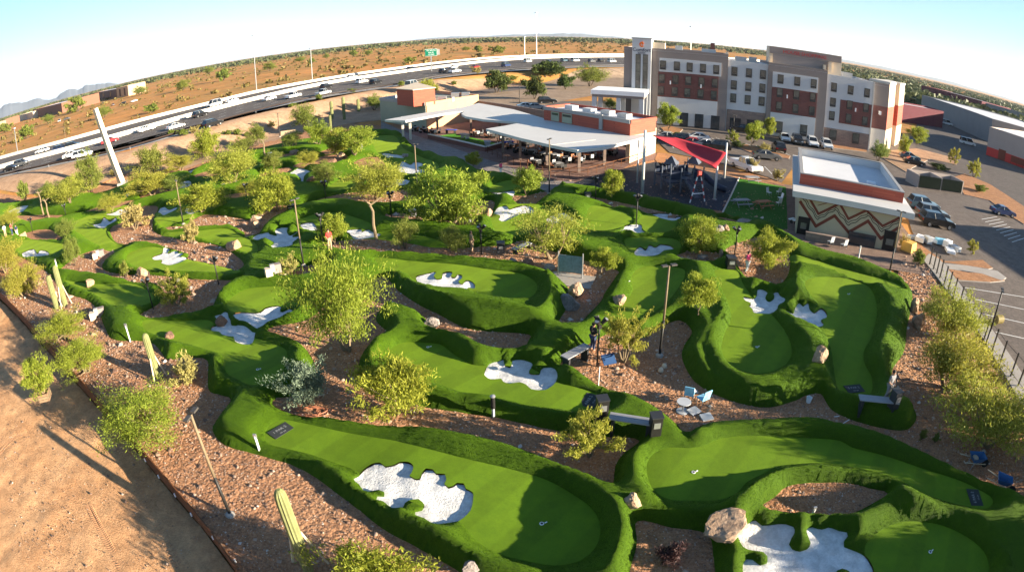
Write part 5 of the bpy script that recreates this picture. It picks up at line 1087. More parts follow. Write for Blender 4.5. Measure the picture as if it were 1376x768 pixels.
# hills on the horizon
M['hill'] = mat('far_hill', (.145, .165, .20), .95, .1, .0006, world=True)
def hill(px0, px1, hpx, dist, seed):
    n = 120; vs = []; az0, az1 = [math.atan2(ray(p, 100)[0], ray(p, 100)[1]) for p in (px0, px1)]; H_ = hpx / FPX * dist; mb = MB()
    from mathutils import noise as mn
    for i in range(n + 1):
        t = i / n; a = az0 + (az1 - az0) * t; pr = math.sin(math.pi * t) ** .9 * (.62 + .38 * mn.fractal((t * 5, seed, 0), 1, 2, 4))
        for j, (rr, k) in enumerate(((0, 0), (.05, .55), (.11, 1), (.2, .5), (.3, 0))):
            d = dist * (1 + rr); vs.append((math.sin(a) * d, math.cos(a) * d, -3 + (H_ * max(pr, .02) + 3) * k * (1 + .12 * mn.noise((t * 9, j, seed)))))
    mb.add(vs, [(i * 5 + j, (i + 1) * 5 + j, (i + 1) * 5 + j + 1, i * 5 + j + 1) for i in range(n) for j in range(4)])
    tag(mb.build('hills', M['hill'], None, True), kind='structure')
hill(-60, 82, 22, 9000, 1); hill(55, 160, 17, 9500, 2); hill(640, 850, 8, 11000, 3); hill(1000, 1420, 7, 12000, 5); hill(540, 680, 4, 12000, 6)
# grey green town ground far to the right
M['town'] = speckle('town_ground', [(.17, .17, .10), (.24, .21, .14), (.11, .12, .07), (.30, .26, .20)], .01, .12, .95, .3, .05)
azs = [math.atan2(*ray(p, 160)[:2]) for p in (1130, 1200, 1300, 1400, 1500)]
sheet_pts = [(math.sin(a) * 260, math.cos(a) * 260) for a in azs] + [(math.sin(a) * 5200, math.cos(a) * 5200) for a in azs[::-1]]
_tg = MB().add([(p[0], p[1], .3 if i < 5 else .9) for i, p in enumerate(sheet_pts)], [(i, i + 1, 8 - i, 9 - i) for i in range(4)]).build('town_ground', M['town']); tag(_tg, kind='structure')
# ================================================================ VEGETATION
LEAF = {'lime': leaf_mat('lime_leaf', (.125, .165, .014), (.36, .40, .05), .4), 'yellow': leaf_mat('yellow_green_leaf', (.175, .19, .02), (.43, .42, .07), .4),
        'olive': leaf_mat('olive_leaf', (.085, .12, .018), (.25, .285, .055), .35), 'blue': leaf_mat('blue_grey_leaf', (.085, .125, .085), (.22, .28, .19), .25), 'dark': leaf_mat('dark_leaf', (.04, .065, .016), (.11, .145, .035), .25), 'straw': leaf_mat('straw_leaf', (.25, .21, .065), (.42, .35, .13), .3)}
M['bark'] = mat('pale_bark', (.20, .15, .09), .9, .3, 3, .3, 30); M['bark_dark'] = mat('dark_bark', (.09, .065, .045), .9, .3, 3, .3, 30)
def tree_meshes(seed, n_stem, clumps, leaves, leaf, spread, wisp, base_h, leafm, bark, hollow=.35, flat=1.0, up=.3):
    """unit tree: height 1, crown radius 1 in x and y (scaled when placed). Returns trunk mesh and crown mesh"""
    rn = np.random.default_rng(seed)
    # clump centres in an uneven crown
    C = []
    lob = rn.uniform(0, 6.28, 5); la = rn.uniform(.06, .2, 5)
    while len(C) < clumps:
        p = rn.normal(size=3); p /= np.linalg.norm(p); rad = rn.uniform(hollow, 1) ** .6
        th = math.atan2(p[1], p[0]); k = .86 + sum(la[i] * math.cos((i + 1) * th + lob[i]) for i in range(5)); q = p * rad * k
        if q[2] < -.9: continue
        C.append(q)
    C = np.array(C); cz = base_h + (1 - base_h) * .5; hz = (1 - base_h) * .5
    CC = np.c_[C[:, 0] * .84, C[:, 1] * .84, cz + C[:, 2] * hz * .88 * flat]
    tr = MB(); forks = []
    for s in range(n_stem):
        a = s * 2.4 + rn.uniform(0, 1.5); r = .10 if n_stem > 1 else .0
        p0 = Vector((math.cos(a) * .02, math.sin(a) * .02, -.02)); p1 = Vector((math.cos(a) * r, math.sin(a) * r, base_h * .6)); p2 = Vector((math.cos(a) * (r + .16), math.sin(a) * (r + .16), base_h * .6 + .25))
        tr.tube([p0, p1, p2], [.045, .034, .024], 6); forks.append(p2); forks.append(p1)
    for c in CC[:: max(1, len(CC) // 26)]:
        v = Vector(c); f = min(forks, key=lambda q: (q - v).length); m_ = f.lerp(v, .5) + Vector((0, 0, -.03)); tr.tube([f, m_, v], [.018, .011, .004], 4, cap=False)
    tm = bpy.data.meshes.new('trunk'); tm.from_pydata([tuple(p) for p in tr.v], [], tr.f); tm.materials.append(bark)
    n = leaves; ci = rn.integers(0, len(CC), n); off = rn.normal(size=(n, 3)); off /= np.linalg.norm(off, axis=1)[:, None]; off *= (rn.uniform(0, 1, n) ** .45)[:, None] * spread * rn.uniform(.6, 1.35, len(CC))[ci][:, None]
    off[:, 2] *= .75
    if wisp: off += (C[ci] + np.array([0, 0, up])) * (rn.uniform(0, 1, n) ** 2.0)[:, None] * wisp
    P = CC[ci] + off * np.array([1, 1, hz * 1.2]); P[:, 2] = np.maximum(P[:, 2], .03)
    out = C[ci] + .4 * rn.normal(size=(n, 3)) + np.array([0, 0, .35]); out /= np.linalg.norm(out, axis=1)[:, None]
    t = out * rn.uniform(.2, 1.2, n)[:, None] + rn.normal(size=(n, 3)) * .75 + np.array([0, 0, .25]); t /= np.linalg.norm(t, axis=1)[:, None]; b = np.cross(t, rn.normal(size=(n, 3))); b /= np.linalg.norm(b, axis=1)[:, None]
    sz = leaf * rn.uniform(.6, 1.4, n)[:, None]; L = t * sz * 2.0; Wd = b * sz * .5
    V = np.stack([P - L, P - Wd * .9, P + L, P + Wd], 1).reshape(-1, 3); F = np.arange(4 * n).reshape(n, 4)
    ob = np_mesh('crown', V, F, leafm); cm_ = ob.data; bpy.data.objects.remove(ob)
    return tm, cm_
TK = {}
def tk(key, *a, var=3, **k): TK[key] = [tree_meshes(100 + 17 * i + abs(hash_(key)) % 97, *a, **k) for i in range(var)]
def hash_(s): return sum(ord(c) * (i + 3) for i, c in enumerate(s))
#            stems clumps leaves leaf spread wisp base
tk('bright', 2, 80, 10500, .02, .25, .12, .06, LEAF['lime'], M['bark'], hollow=.25)
tk('round', 1, 64, 8000, .023, .25, .08, .14, LEAF['lime'], M['bark'], hollow=.2)
tk('palo', 3, 95, 15500, .0145, .24, .24, .05, LEAF['yellow'], M['bark'], hollow=.25)
tk('big', 3, 150, 17000, .0125, .21, .18, .03, LEAF['lime'], M['bark'], hollow=.2)
tk('airy', 3, 75, 6500, .0135, .21, .34, .06, LEAF['yellow'], M['bark'], hollow=.4)
tk('wispy', 4, 55, 5200, .02, .14, .45, .10, LEAF['yellow'], M['bark'], hollow=.2, up=.5, var=1)
tk('small', 3, 50, 6000, .023, .15, .26, .05, LEAF['yellow'], M['bark'], hollow=.3)
tk('olive', 3, 85, 9500, .018, .25, .17, .04, LEAF['olive'], M['bark_dark'], hollow=.2)
tk('blue', 5, 70, 9500, .018, .20, .32, .02, LEAF['blue'], M['bark_dark'], hollow=.1, up=.4, var=2)
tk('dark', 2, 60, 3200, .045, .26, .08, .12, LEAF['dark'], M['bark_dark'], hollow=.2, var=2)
tk('bush', 5, 40, 1500, .06, .24, .2, .02, LEAF['olive'], M['bark_dark'], hollow=.1, var=3)
tk('straw', 5, 40, 1700, .05, .2, .35, .02, LEAF['straw'], M['bark'], hollow=.1, up=.6, var=2)
_tn = [0]
def tree(kind, base, top, half, label, cat='tree', name='desert_tree', group=None, hmul=1.0, ymul=None):
    """base pixel, top pixel row (x,y), half width in pixels"""
    b = put(*base) if isinstance(base[0], (int, float)) and len(base) == 2 else Vector(base)
    # crown depth makes the far top edge show higher than a pole of that height: allow for it
    dist = math.sqrt(b.x ** 2 + b.y ** 2 + HC ** 2); r = half / FPX * dist * 1.16
    dn = math.hypot(b.x, b.y); h = hgt((b.x, b.y), top) - b.z
    el = (HC - b.z) / max(dn, 1)
    h = max(.5, (h - .38 * r * min(el, 1.1))) * hmul * 1.06
    _tn[0] += 1; tm, cm_ = TK[kind][_tn[0] % len(TK[kind])]
    o = empty(name, b, random.uniform(0, 6.28), label, cat, group)
    for nm, me in (('trunk', tm), ('crown', cm_)):
        c = bpy.data.objects.new(nm, me); COL.objects.link(c); c.parent = o; c.scale = (r, r * (ymul or 1), h)
        if nm == 'trunk': c.scale = (min(r, h) * .9, min(r, h) * .9, h)
    return o
G1 = 'trees planted on the golf course'
T = [ # kind, base, top, half width px, label
 ('big', (468,470), (462,328), 58, 'largest tree on the course, broad yellow green crown left of the raised centre green'),
 ('bright', (531,556), (531,463), 55, 'bright green leafy tree at the left end of the long middle green'),
 ('small', (790,612), (795,548), 40, 'small open yellow green tree in front of the bench below the middle green'),
 ('wispy', (838,486), (842,414), 34, 'wispy yellow tree with spiky twigs beside the tall centre lamp post'),
 ('round', (936,434), (938,360), 30, 'pale green oval tree right of the tall centre lamp post'),
 ('bright', (508,806), (510,722), 78, 'leafy tree cut off by the bottom picture edge left of centre'),
 ('big', (195,582), (195,505), 70, 'broad yellow green tree on the edging in the lower left beside the short saguaro'),
 ('big', (117,500), (115,442), 38, 'yellow green tree on the left edge, second above the boxed sapling'),
 ('big', (88,456), (84,412), 37, 'yellow green tree on the left edge just below the propped saguaros'),
 ('palo', (34,398), (28,350), 30, 'yellow green tree at the left picture edge below the visitors'),
 ('palo', (8,366), (8,322), 30, 'yellow green tree cut off by the left picture edge'),
 ('small', (240,410), (238,362), 29, 'spiky yellow green tree on the grey gravel island at left'),
 ('bright', (604,292), (608,222), 48, 'dense bright green tree, widest crown behind the central boulders'),
 ('round', (707,266), (712,222), 24, 'round bright tree left of the tall lamp post by the patio'),
 ('round', (822,268), (824,224), 19, 'small round pale tree beside the playground floor'),
 ('airy', (742,334), (748,268), 54, 'airy tree at centre with a white bunker showing through its branches'),
 ('round', (808,369), (810,328), 20, 'small pale tree standing right of the glass tee screen'),
 ('bright', (935,334), (934,287), 32, 'bright green tree right of the three bump bunker'),
 ('bright', (1032,360), (1037,308), 31, 'lime green tree in front of the zigzag painted building'),
 ('round', (449,321), (448,282), 20, 'small pale tree behind the tall lamp post at left centre'),
 ('bright', (374,282), (374,227), 31, 'bright green tree upper left of the fingered bunker'),
 ('palo', (508,267), (504,211), 35, 'yellow airy tree in front of the farthest bunkers'),
 ('olive', (437,246), (436,218), 18, 'small green tree between the two yellow trees at upper centre'),
 ('bright', (272,284), (276,242), 30, 'bright green tree beside the thin lamp post on the upper left'),
 ('olive', (206,236), (206,194), 22, 'green tree right of the tall pale column, upper one of two'),
 ('palo', (205,262), (204,226), 28, 'yellow green tree right of the tall pale column, lower one of two'),
 ('palo', (312,240), (310,198), 34, 'broad yellow green tree in the upper left cluster'),
 ('palo', (95,272), (92,238), 26, 'yellow green tree left of the foot of the tall pale column'),
 ('olive', (118,236), (116,207), 17, 'dark green tree by the road just left of the tall pale column'),
 ('olive', (123,256), (122,230), 18, 'small green tree below the dark one left of the pale column'),
 ('bright', (428,194), (427,162), 15, 'narrow bright tree in front of the tan sign board at upper centre'),
 ('bright', (476,207), (474,166), 26, 'bright tree left of the far dark green at upper centre'),
 ('bright', (452,208), (449,172), 17, 'bright tree touching its wider neighbour at upper centre'),
 ('olive', (392,196), (390,176), 15, 'small green tree just right of the palm like trunk at upper left'),
 ('olive', (346,196), (346,168), 14, 'tree with a slim bare trunk by the road at upper left'),
 ('bright', (278,202), (277,173), 18, 'green tree by the freeway, upper one of two left of the far palm'),
 ('olive', (408,160), (408,140), 19, 'yellow green round tree by the freeway below the white pickup'),
 ('olive', (503,148), (503,128), 15, 'tree touching the left wall of the restaurant'),
 ('bright', (577,124), (577,107), 18, 'bright tree right behind the red roof block of the restaurant'),
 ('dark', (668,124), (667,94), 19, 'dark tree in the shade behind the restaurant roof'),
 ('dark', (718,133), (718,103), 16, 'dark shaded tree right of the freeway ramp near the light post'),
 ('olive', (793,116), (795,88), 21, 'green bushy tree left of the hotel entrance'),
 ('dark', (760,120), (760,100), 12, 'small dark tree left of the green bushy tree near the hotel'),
 ('dark', (733,96), (730,82), 25, 'brown green low tree on the slope below the freeway'),
 ('round', (898,176), (899,138), 16, 'round lime tree in the hotel lot right of the red brick roof block'),
 ('round', (1010,196), (1011,161), 15, 'round lime tree on the parking island in front of the hotel'),
 ('small', (984,196), (984,176), 8, 'thin yellow sapling on the parking island near the shade posts'),
 ('round', (1033,186), (1034,156), 9, 'small tree against the hotel wall beside a round lime one'),
 ('small', (1128,194), (1128,174), 8, 'small tree beside the white suv row at the hotel'),
 ('bright', (1232,194), (1232,167), 15, 'round green tree at the right hand corner of the hotel'),
 ('olive', (1180,216), (1181,190), 14, 'green tree behind the white roof of the painted building'),
 ('bright', (1215,208), (1216,182), 9, 'small bright tree at the foot of the hotel end wall'),
 ('small', (1281,222), (1281,199), 9, 'young tree in the bed left of the tan warehouse'),
 ('small', (1308,238), (1307,213), 11, 'thin yellow tree nearest the tan warehouse'),
 ('olive', (820,148), (820,132), 11, 'green bush tree at the hotel canopy, leftmost of three'),
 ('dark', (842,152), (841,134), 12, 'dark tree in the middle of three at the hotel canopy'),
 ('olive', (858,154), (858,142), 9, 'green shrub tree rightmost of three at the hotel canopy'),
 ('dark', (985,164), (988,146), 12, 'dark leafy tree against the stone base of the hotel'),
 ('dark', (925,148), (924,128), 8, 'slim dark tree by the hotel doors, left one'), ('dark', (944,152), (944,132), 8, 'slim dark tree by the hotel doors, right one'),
 ('olive', (544,334), (545,292), 19, 'dusky green bushy tree on the gravel path at centre'),
 ('olive', (608,338), (610,303), 22, 'dusky green bush left of the double lamp post at centre'),
 ('round', (636,226), (636,204), 12, 'pale little tree behind the widest bright crown'),
 ('palo', (1276,452), (1275,380), 50, 'yellow green tree inside the black fence, farthest of three along it'),
 ('palo', (1272,522), (1270,428), 66, 'big yellow green tree inside the black fence, middle of three'),
 ('palo', (1324,598), (1322,490), 76, 'big yellow green tree at the right edge above the wheelbarrows'),
 ('palo', (150,284), (147,260), 17, 'small yellow green tree above the claw lobed bunker on the upper left'),
 ('olive', (232,260), (231,236), 17, 'small green tree behind the pair of small bunkers at upper left'),
 ('palo', (335,264), (334,242), 15, 'little yellow tree on the gravel bank left of the bright upper left tree'),
 ('olive', (365,224), (365,202), 14, 'small green tree between the upper left cluster and the white tee box'),
 ('palo', (243,230), (243,205), 18, 'yellow green tree in the upper left row beside the column pair'),
 ('palo', (416,224), (415,203), 13, 'little yellow tree left of the tailed upper bunker'),
 ('olive', (66,270), (64,244), 17, 'green tree above the slim far left bunker'),
 ('palo', (16,304), (14,280), 15, 'small yellow tree on the left edge above the visitors'),
 ('olive', (326,206), (325,184), 14, 'green tree on the verge right of the upper far bunkers'),
 ('olive', (190,264), (176,254), 12, 'low green shrub right of the tall pale column foot'),
]
for k, b, t, hw, lab in T: tree(k, b, t, hw * (1.15 if b[0] < 700 and 180 < b[1] < 330 else 1.0), lab, group=G1 if b[1] > 196 and b[0] < 1100 else 'trees by the road and hotel')
BUSH = [
 ('blue', (415,541), (414,474), 40, 'blue grey bushy shrub right of the dark shaded left green'),
 ('straw', (182,308), (182,276), 22, 'dry straw coloured shrub on the pink gravel island at left'),
 ('straw', (258,326), (257,298), 11, 'narrow straw yellow shrub beside the pink gravel strip'),
 ('olive', (98,345), (98,316), 13, 'pale olive shrub below the left orange dirt mound'),
 ('olive', (88,315), (84,294), 15, 'olive shrub just above the orange dirt mound on the left'),
 ('bush', (168,366), (168,351), 10, 'small round shrub left of the rounded tan boulder'),
 ('straw', (388,368), (387,344), 13, 'yellow shrub behind the tee bench left of the big tree'),
 ('bush', (30,250), (30,243), 10, 'lone olive shrub on the sandy verge at far left'),
 ('bush', (495,400), (492,382), 8, 'small green shrub under the largest tree'),
 ('straw', (255,512), (240,484), 24, 'yellow shrub behind the short saguaro at lower left'),
 ('bush', (1233,356), (1235,334), 11, 'round green shrub beside the fence right of the painted building'),
 ('small', (1305,342), (1305,320), 9, 'young green tree on the parking island right of the stacked debris'),
 ('straw', (1012,232), (1001,214), 8, 'small shrub in front of the white pickup'), ('straw', (1045,243), (1044,228), 8, 'small shrub behind the lawn by the painted building'),
 ('straw', (1028,204), (1028,193), 8, 'yellow shrub on the parking island right of the round tree'), ('dark', (990,198), (997,190), 9, 'dark low shrub under the round tree on the parking island'),
 ('straw', (1214,336), (1216,318), 7, 'yellow shrub between the painted building and the orange bin'),
 ('dark', (1260,228), (1262,219), 14, 'dark shrub row above the bin enclosure'),
 ('bush', (1316,258), (1310,244), 10, 'yellow green shrub right of the bin enclosure'),
 ('bush', (1238,590), (1240,574), 6, 'small yellow green weed at the tip of the right loop'), ('bush', (1256,594), (1257,588), 6, 'yellow weed in the gravel near the wheelbarrows'),
 ('dark', (898,752), (900,730), 22, 'low dark maroon bush on the gravel square at the bottom'),
]
LEAF['maroon'] = leaf_mat('maroon_leaf', (.035, .018, .016), (.085, .045, .04), .2)
tk('maroon', 5, 30, 1500, .06, .3, .2, .0, LEAF['maroon'], M['bark_dark'], hollow=.1, var=1)
for k, b, t, hw, lab in BUSH:
    kk = 'maroon' if 'maroon' in lab else k
    tree(kk, b, t, hw, lab, 'shrub', 'shrub', 'shrubs around the course', hmul=1.0)
for i, (px, py, hw) in enumerate([(230,182,6),(262,178,7),(306,170,6),(330,166,5),(365,160,6),(392,158,5),(430,150,6),(60,240,7),(88,236,6),(196,206,7),(220,200,6),(475,140,5),(540,128,6),(640,112,7),(690,112,6),(610,122,5),(150,222,6),(250,200,8),(320,190,7)]):
    z = 2.0; x, y = at(px, py, z); z = gz1(x, y); x, y = at(px, py, z); _o = tree(('bush', 'straw', 'bush')[i % 3], (x, y, gz1(x, y)), (px, py - hw * 1.3), hw, 'small dry ' + ('olive', 'straw coloured', 'olive')[i % 3] + ' shrub on the sandy verge below the freeway', 'shrub', 'shrub', 'shrubs on the freeway verge')
    for _c in _o.children: _c.scale = (_c.scale[0], _c.scale[0], _c.scale[0] * 1.1)
# boxed sapling
bx = put(62, 536); o = empty('planter_box', bx, .5, 'square wooden planter box standing on the bare soil at left', 'planter box')
for k in range(4):
    a = k * math.pi / 2
    for j in range(3): MB().box((math.cos(a) * .38, math.sin(a) * .38, .12 + j * .18), (.05, .86, .16), a).build('plank', M['wood'] if j != 1 else M['bark'], o)
MB().box((0, 0, .25), (.7, .7, .45)).build('soil', M['lot'], o)
t_ = tree('bright', (57, 533), (50, 478), 25, 'young green tree growing in the wooden planter box at left', 'tree', 'desert_tree'); t_.location = bx + Vector((0, 0, .45))
# saguaros
M['cactus'] = mat('cactus_skin', (.19, .20, .08), .8, .4, 3, .3, 30); M['prop'] = mat('prop_timber', (.50, .42, .30), .8, .2, 3)
def saguaro(base, top, rpx, label, props=0, arms=()):
    b = put(*base); h = hgt(b, top) - b.z; dist = math.sqrt(b.x ** 2 + b.y ** 2 + HC ** 2); r = rpx / FPX * dist; h = max(h, 1)
    o = empty('saguaro_cactus', b, 0, label, 'cactus'); mb = MB(); n = 24; rings = [(0, .85), (.1, .95), (.5, 1.05), (.88, 1.0), (.945, .9), (.98, .68), (1, .3)]; vs = []
    for z, k in rings:
        for i in range(n): t = 2 * math.pi * i / n; q = r * k * (1 if i % 2 else .87); vs.append((q * math.cos(t), q * math.sin(t), z * h))
    mb.add(vs, [(i * n + j, i * n + (j + 1) % n, (i + 1) * n + (j + 1) % n, (i + 1) * n + j) for i in range(len(rings) - 1) for j in range(n)] + [tuple((len(rings) - 1) * n + j for j in range(n))])
    for (az, z0, l) in arms: mb.tube([(0, 0, z0 * h), (math.cos(az) * r * 2.4, math.sin(az) * r * 2.4, z0 * h + r), (math.cos(az) * r * 2.6, math.sin(az) * r * 2.6, (z0 + l) * h)], [r * .6, r * .65, r * .5], 10)
    mb.build('stem', M['cactus'], o)
    for k in range(props):
        a = k * 2.1 + .6; L = h * .42; MB().tube([(math.cos(a) * L * .45, math.sin(a) * L * .45, 0), (math.cos(a) * r * .9, math.sin(a) * r * .9, h * .5)], .06, 4).build('prop', M['prop'], o)
    return o
saguaro((415,766), (374,657), 8.5, 'stout pale saguaro in the near left with a timber prop, cut by the bottom edge', 2)
saguaro((213,508), (206,444), 5, 'pale saguaro with white props at the left edge of the dark shaded green', 3)
saguaro((77,414), (62,371), 4, 'left one of two propped saguaros at left', 2)
saguaro((88,410), (71,357), 4, 'right one of two propped saguaros at left', 3)
for b, t, lab in [((446,155),(445,136),'small saguaro by the road, leftmost of three dark ones at upper centre'),((462,149),(461,130),'small saguaro by the road, tallest of three dark ones at upper centre'),((482,150),(481,133),'small saguaro by the road, right one of three near the restaurant'),((445,176),(444,154),'saguaro standing between the far trees above the tan board')]: saguaro(b, t, 2.2, lab)
# slim bare trunks
def trunk(base, top, label, kind=0):
    b = put(*base); h = hgt(b, top) - b.z; o = empty('bare_trunk', b, 0, label, 'tree trunk'); mb = MB()
    mb.tube([(0, 0, -.05), (-.15, 0, h * .4), (-.1, .1, h * .75), (-.45, .1, h)], [.16, .14, .12, .1], 7); mb.build('trunk', M['bark'], o)
    for a, l in ((2.6, .9), (.4, .8), (4.4, .6)): MB().tube([(-.25, .1, h * .93), (-.25 + math.cos(a) * l, .1 + math.sin(a) * l, h + .15)], [.09, .05], 5).build('branch', M['bark'], o)
trunk((506,322), (497,272), 'leaning bare trunk with cut branches beside the thin shaded putting strip')
trunk((357,212), (352,188), 'slim pale palm trunk among the upper left trees'); trunk((59,290), (57,256), 'forked pale bare trunk above the slim far left bunker'); trunk((66,292), (62,268), 'short pale bare trunk beside the forked one at far left')
# desert scrub: nobody could count it
def scrub():
    V = []; F = []; n_ = 0; rn = np.random.default_rng(4); pts_ = []
    for _ in range(5200):
        px = rn.uniform(-250, 900); x, y, z = ray(px, 200); az = math.atan2(x, y) ; d = 95 + 1500 * rn.uniform(0, 1) ** 1.7; pts_.append((math.sin(az) * d, math.cos(az) * d))
    Q = np.array(pts_); far = side(Q, FARL); fl = field(Q[:, 0], Q[:, 1], 160); Q = Q[(far > 4) & (fl + .5 * field(Q[:, 0] + 300, Q[:, 1], 45) > rn.uniform(-1.0, .9, len(Q)))]
    for (x, y) in Q:
        d = math.hypot(x, y); r = (.35 + 1.1 * rn.random() ** 2.5) * (1 + d / 600); h = r * rn.uniform(.7, 1.1); k = 16
        p = rn.normal(size=(k, 3)); p /= np.linalg.norm(p, axis=1)[:, None]; p = p * np.array([r, r, h * .6]) * rn.uniform(.5, 1, k)[:, None] + np.array([x, y, FZ + h * .45])
        s = r * .42; t = rn.normal(size=(k, 3)); t /= np.linalg.norm(t, axis=1)[:, None]; b = np.cross(t, rn.normal(size=(k, 3))); b /= np.linalg.norm(b, axis=1)[:, None]
        V.append(np.stack([p - t * s, p - b * s, p + t * s, p + b * s], 1).reshape(-1, 3))
    V = np.concatenate(V); return np_mesh('desert_scrub', V, np.arange(len(V)).reshape(-1, 4), leaf_mat('scrub_leaf', (.10, .085, .025), (.23, .18, .06), .15))
tag(scrub(), 'sparse olive desert scrub on the plain beyond the freeway', 'scrub', kind='stuff')
def belt():
    """far trees along the horizon and over the distant town, one mass"""
    rn = np.random.default_rng(9); V = []
    for _ in range(7500):
        px = rn.uniform(-60, 1440) if rn.random() < .6 else rn.uniform(1110, 1440); x, y, z = ray(px, 200); az = math.atan2(x, y); town = px > 1120
        d = rn.uniform(1200, 3800) if not town else 330 + 3000 * rn.uniform(0, 1) ** 1.4
        h = rn.uniform(3.5, 7.5) * (1 if town else 1.25); r = h * rn.uniform(.7, 1.6); c = np.array([math.sin(az) * d, math.cos(az) * d, (0 if town else FZ) + h * .5]); k = 12
        p = rn.normal(size=(k, 3)); p /= np.linalg.norm(p, axis=1)[:, None]; p = p * np.array([r, r, h * .5]) * rn.uniform(.4, 1, k)[:, None] + c
        s = h * .38; t = rn.normal(size=(k, 3)); t /= np.linalg.norm(t, axis=1)[:, None]; b = np.cross(t, rn.normal(size=(k, 3))); b /= np.linalg.norm(b, axis=1)[:, None]
        V.append(np.stack([p - t * s, p - b * s, p + t * s, p + b * s], 1).reshape(-1, 3))
    V = np.concatenate(V); return np_mesh('distant_trees', V, np.arange(len(V)).reshape(-1, 4), leaf_mat('far_leaf', (.045, .06, .022), (.11, .125, .05), .15))
tag(belt(), 'far band of grey green trees along the horizon', 'trees', kind='stuff')
# greener clumps near the left buildings and beyond the freeway: trees one can tell apart
DT = [(205,151,15,'green desert tree beyond the freeway right of the tan wing'),(188,128,14,'dark tree by the tan wing across the freeway'),(104,150,22,'green tree mass right of the long brown building'),(140,158,17,'yellow green tree just above the pale column top'),(36,186,20,'green bush at the far left beyond the freeway'),(66,166,14,'bush in front of the white walled building'),(8,178,16,'green bush at the very left edge before the pale building'),
      (404,84,9,'round desert tree beyond the freeway, left of two'),(419,86,9,'round desert tree beyond the freeway, right of two'),(439,79,8,'small desert tree above the white pickups'),(475,76,10,'desert tree left of the green road sign'),(495,75,9,'desert tree close left of the green road sign'),(549,85,11,'light green desert tree beside the green road sign'),(626,69,8,'desert tree right of the green road sign'),(642,70,10,'wider desert tree right of the green road sign'),(362,96,14,'dark desert tree above the white sedan'),(300,108,18,'desert tree beyond the freeway at left centre'),(245,122,17,'desert tree beyond the freeway left of the tall mast'),(670,72,14,'desert tree left of the tallest mast'),(280,100,12,'distant desert tree above the freeway bend')]
for px, py, hw, lab in DT:
    x, y = at(px, py, FZ); d = math.hypot(x, y); b = Vector((x, y, FZ - .1)); _tn[0] += 1; tm, cm_ = TK['bush' if _tn[0] % 2 else 'olive'][_tn[0] % 3]; r = hw / FPX * d * .8
    o = empty('desert_tree', b, random.uniform(0, 6), lab, 'tree', 'trees beyond the freeway')
    for nm, me in (('trunk', tm), ('crown', cm_)): c = bpy.data.objects.new(nm, me); COL.objects.link(c); c.parent = o; c.scale = (r, r, r * 1.1)
# trees behind the photographer's right shoulder: unseen, inferred from shade on the front holes, some added to deepen it
for i, (x, y, r, h, lab) in enumerate([(31, 13.5, 2.2, 4.6, 'outermost'), (31.5, 9.5, 2.3, 4.8, 'second'), (30, 5.0, 2.4, 5.2, 'third'), (26.5, 2.5, 2.3, 5.0, 'last'), (33, 17, 2, 4.2, 'first'), (27.5, 7.0, 2.0, 4.4, 'innermost'), (34, 12, 2.3, 5.2, 'tallest'), (28, 0, 2.4, 5.2, 'nearest'), (35.5, 16, 2.2, 4.8, 'rearmost'), (24.5, -2, 2.3, 5.0, 'lowest')]):
    _tn[0] += 1; tm, cm_ = TK['bright'][_tn[0] % 3]; o = empty('desert_tree', (x, y, 0), i * 1.3, lab + ' yellow green tree of the row inside the fence beyond the right picture edge', 'tree', G1)
    for nm, me in (('trunk', tm), ('crown', cm_)): c = bpy.data.objects.new(nm, me); COL.objects.link(c); c.parent = o; c.scale = (r, r, h)
# long turf blades on the near rough
def blades():
    m = CO['cls'] == 1; F = CO['F'][m]; P3 = np.c_[CO['P'], CO['zt']]; a, b, c = P3[F[:, 0]], P3[F[:, 1]], P3[F[:, 2]]
    ar = .5 * np.linalg.norm(np.cross(b - a, c - a), axis=1); cen = (a + b + c) / 3; d = np.hypot(cen[:, 0], cen[:, 1])
    dens = np.where(d < 60, 230 * np.clip(20 / d, .2, 1) ** 2, 0); n = rng.poisson(ar * dens); idx = np.repeat(np.arange(len(F)), n); N = len(idx)
    u, v = rng.random(N), rng.random(N); s = u + v > 1; u[s] = 1 - u[s]; v[s] = 1 - v[s]
    p = a[idx] + (b - a)[idx] * u[:, None] + (c - a)[idx] * v[:, None]; nr = np.cross(b - a, c - a); nr /= np.linalg.norm(nr, axis=1)[:, None]; nr[nr[:, 2] < 0] *= -1; nr = nr[idx]
    dd = d[idx]; hgt_ = rng.uniform(.02, .045, N) * np.clip(dd / 26, .9, 1.8); lean = rng.normal(size=(N, 3)) * .4 ; lean[:, 2] = np.abs(lean[:, 2]); up = nr + lean; up /= np.linalg.norm(up, axis=1)[:, None]
    sd_ = np.cross(up, rng.normal(size=(N, 3))); sd_ /= np.linalg.norm(sd_, axis=1)[:, None]; w_ = (hgt_ * .4)[:, None]
    V = np.stack([p - sd_ * w_, p + sd_ * w_, p + up * hgt_[:, None]], 1).reshape(-1, 3)
    return np_mesh('turf_blades', V, np.arange(3 * N).reshape(-1, 3), leaf_mat('turf_blade', (.014, .042, .0015), (.062, .122, .003), .35))
tag(blades(), 'long green blades of the rough turf', 'grass', kind='stuff')
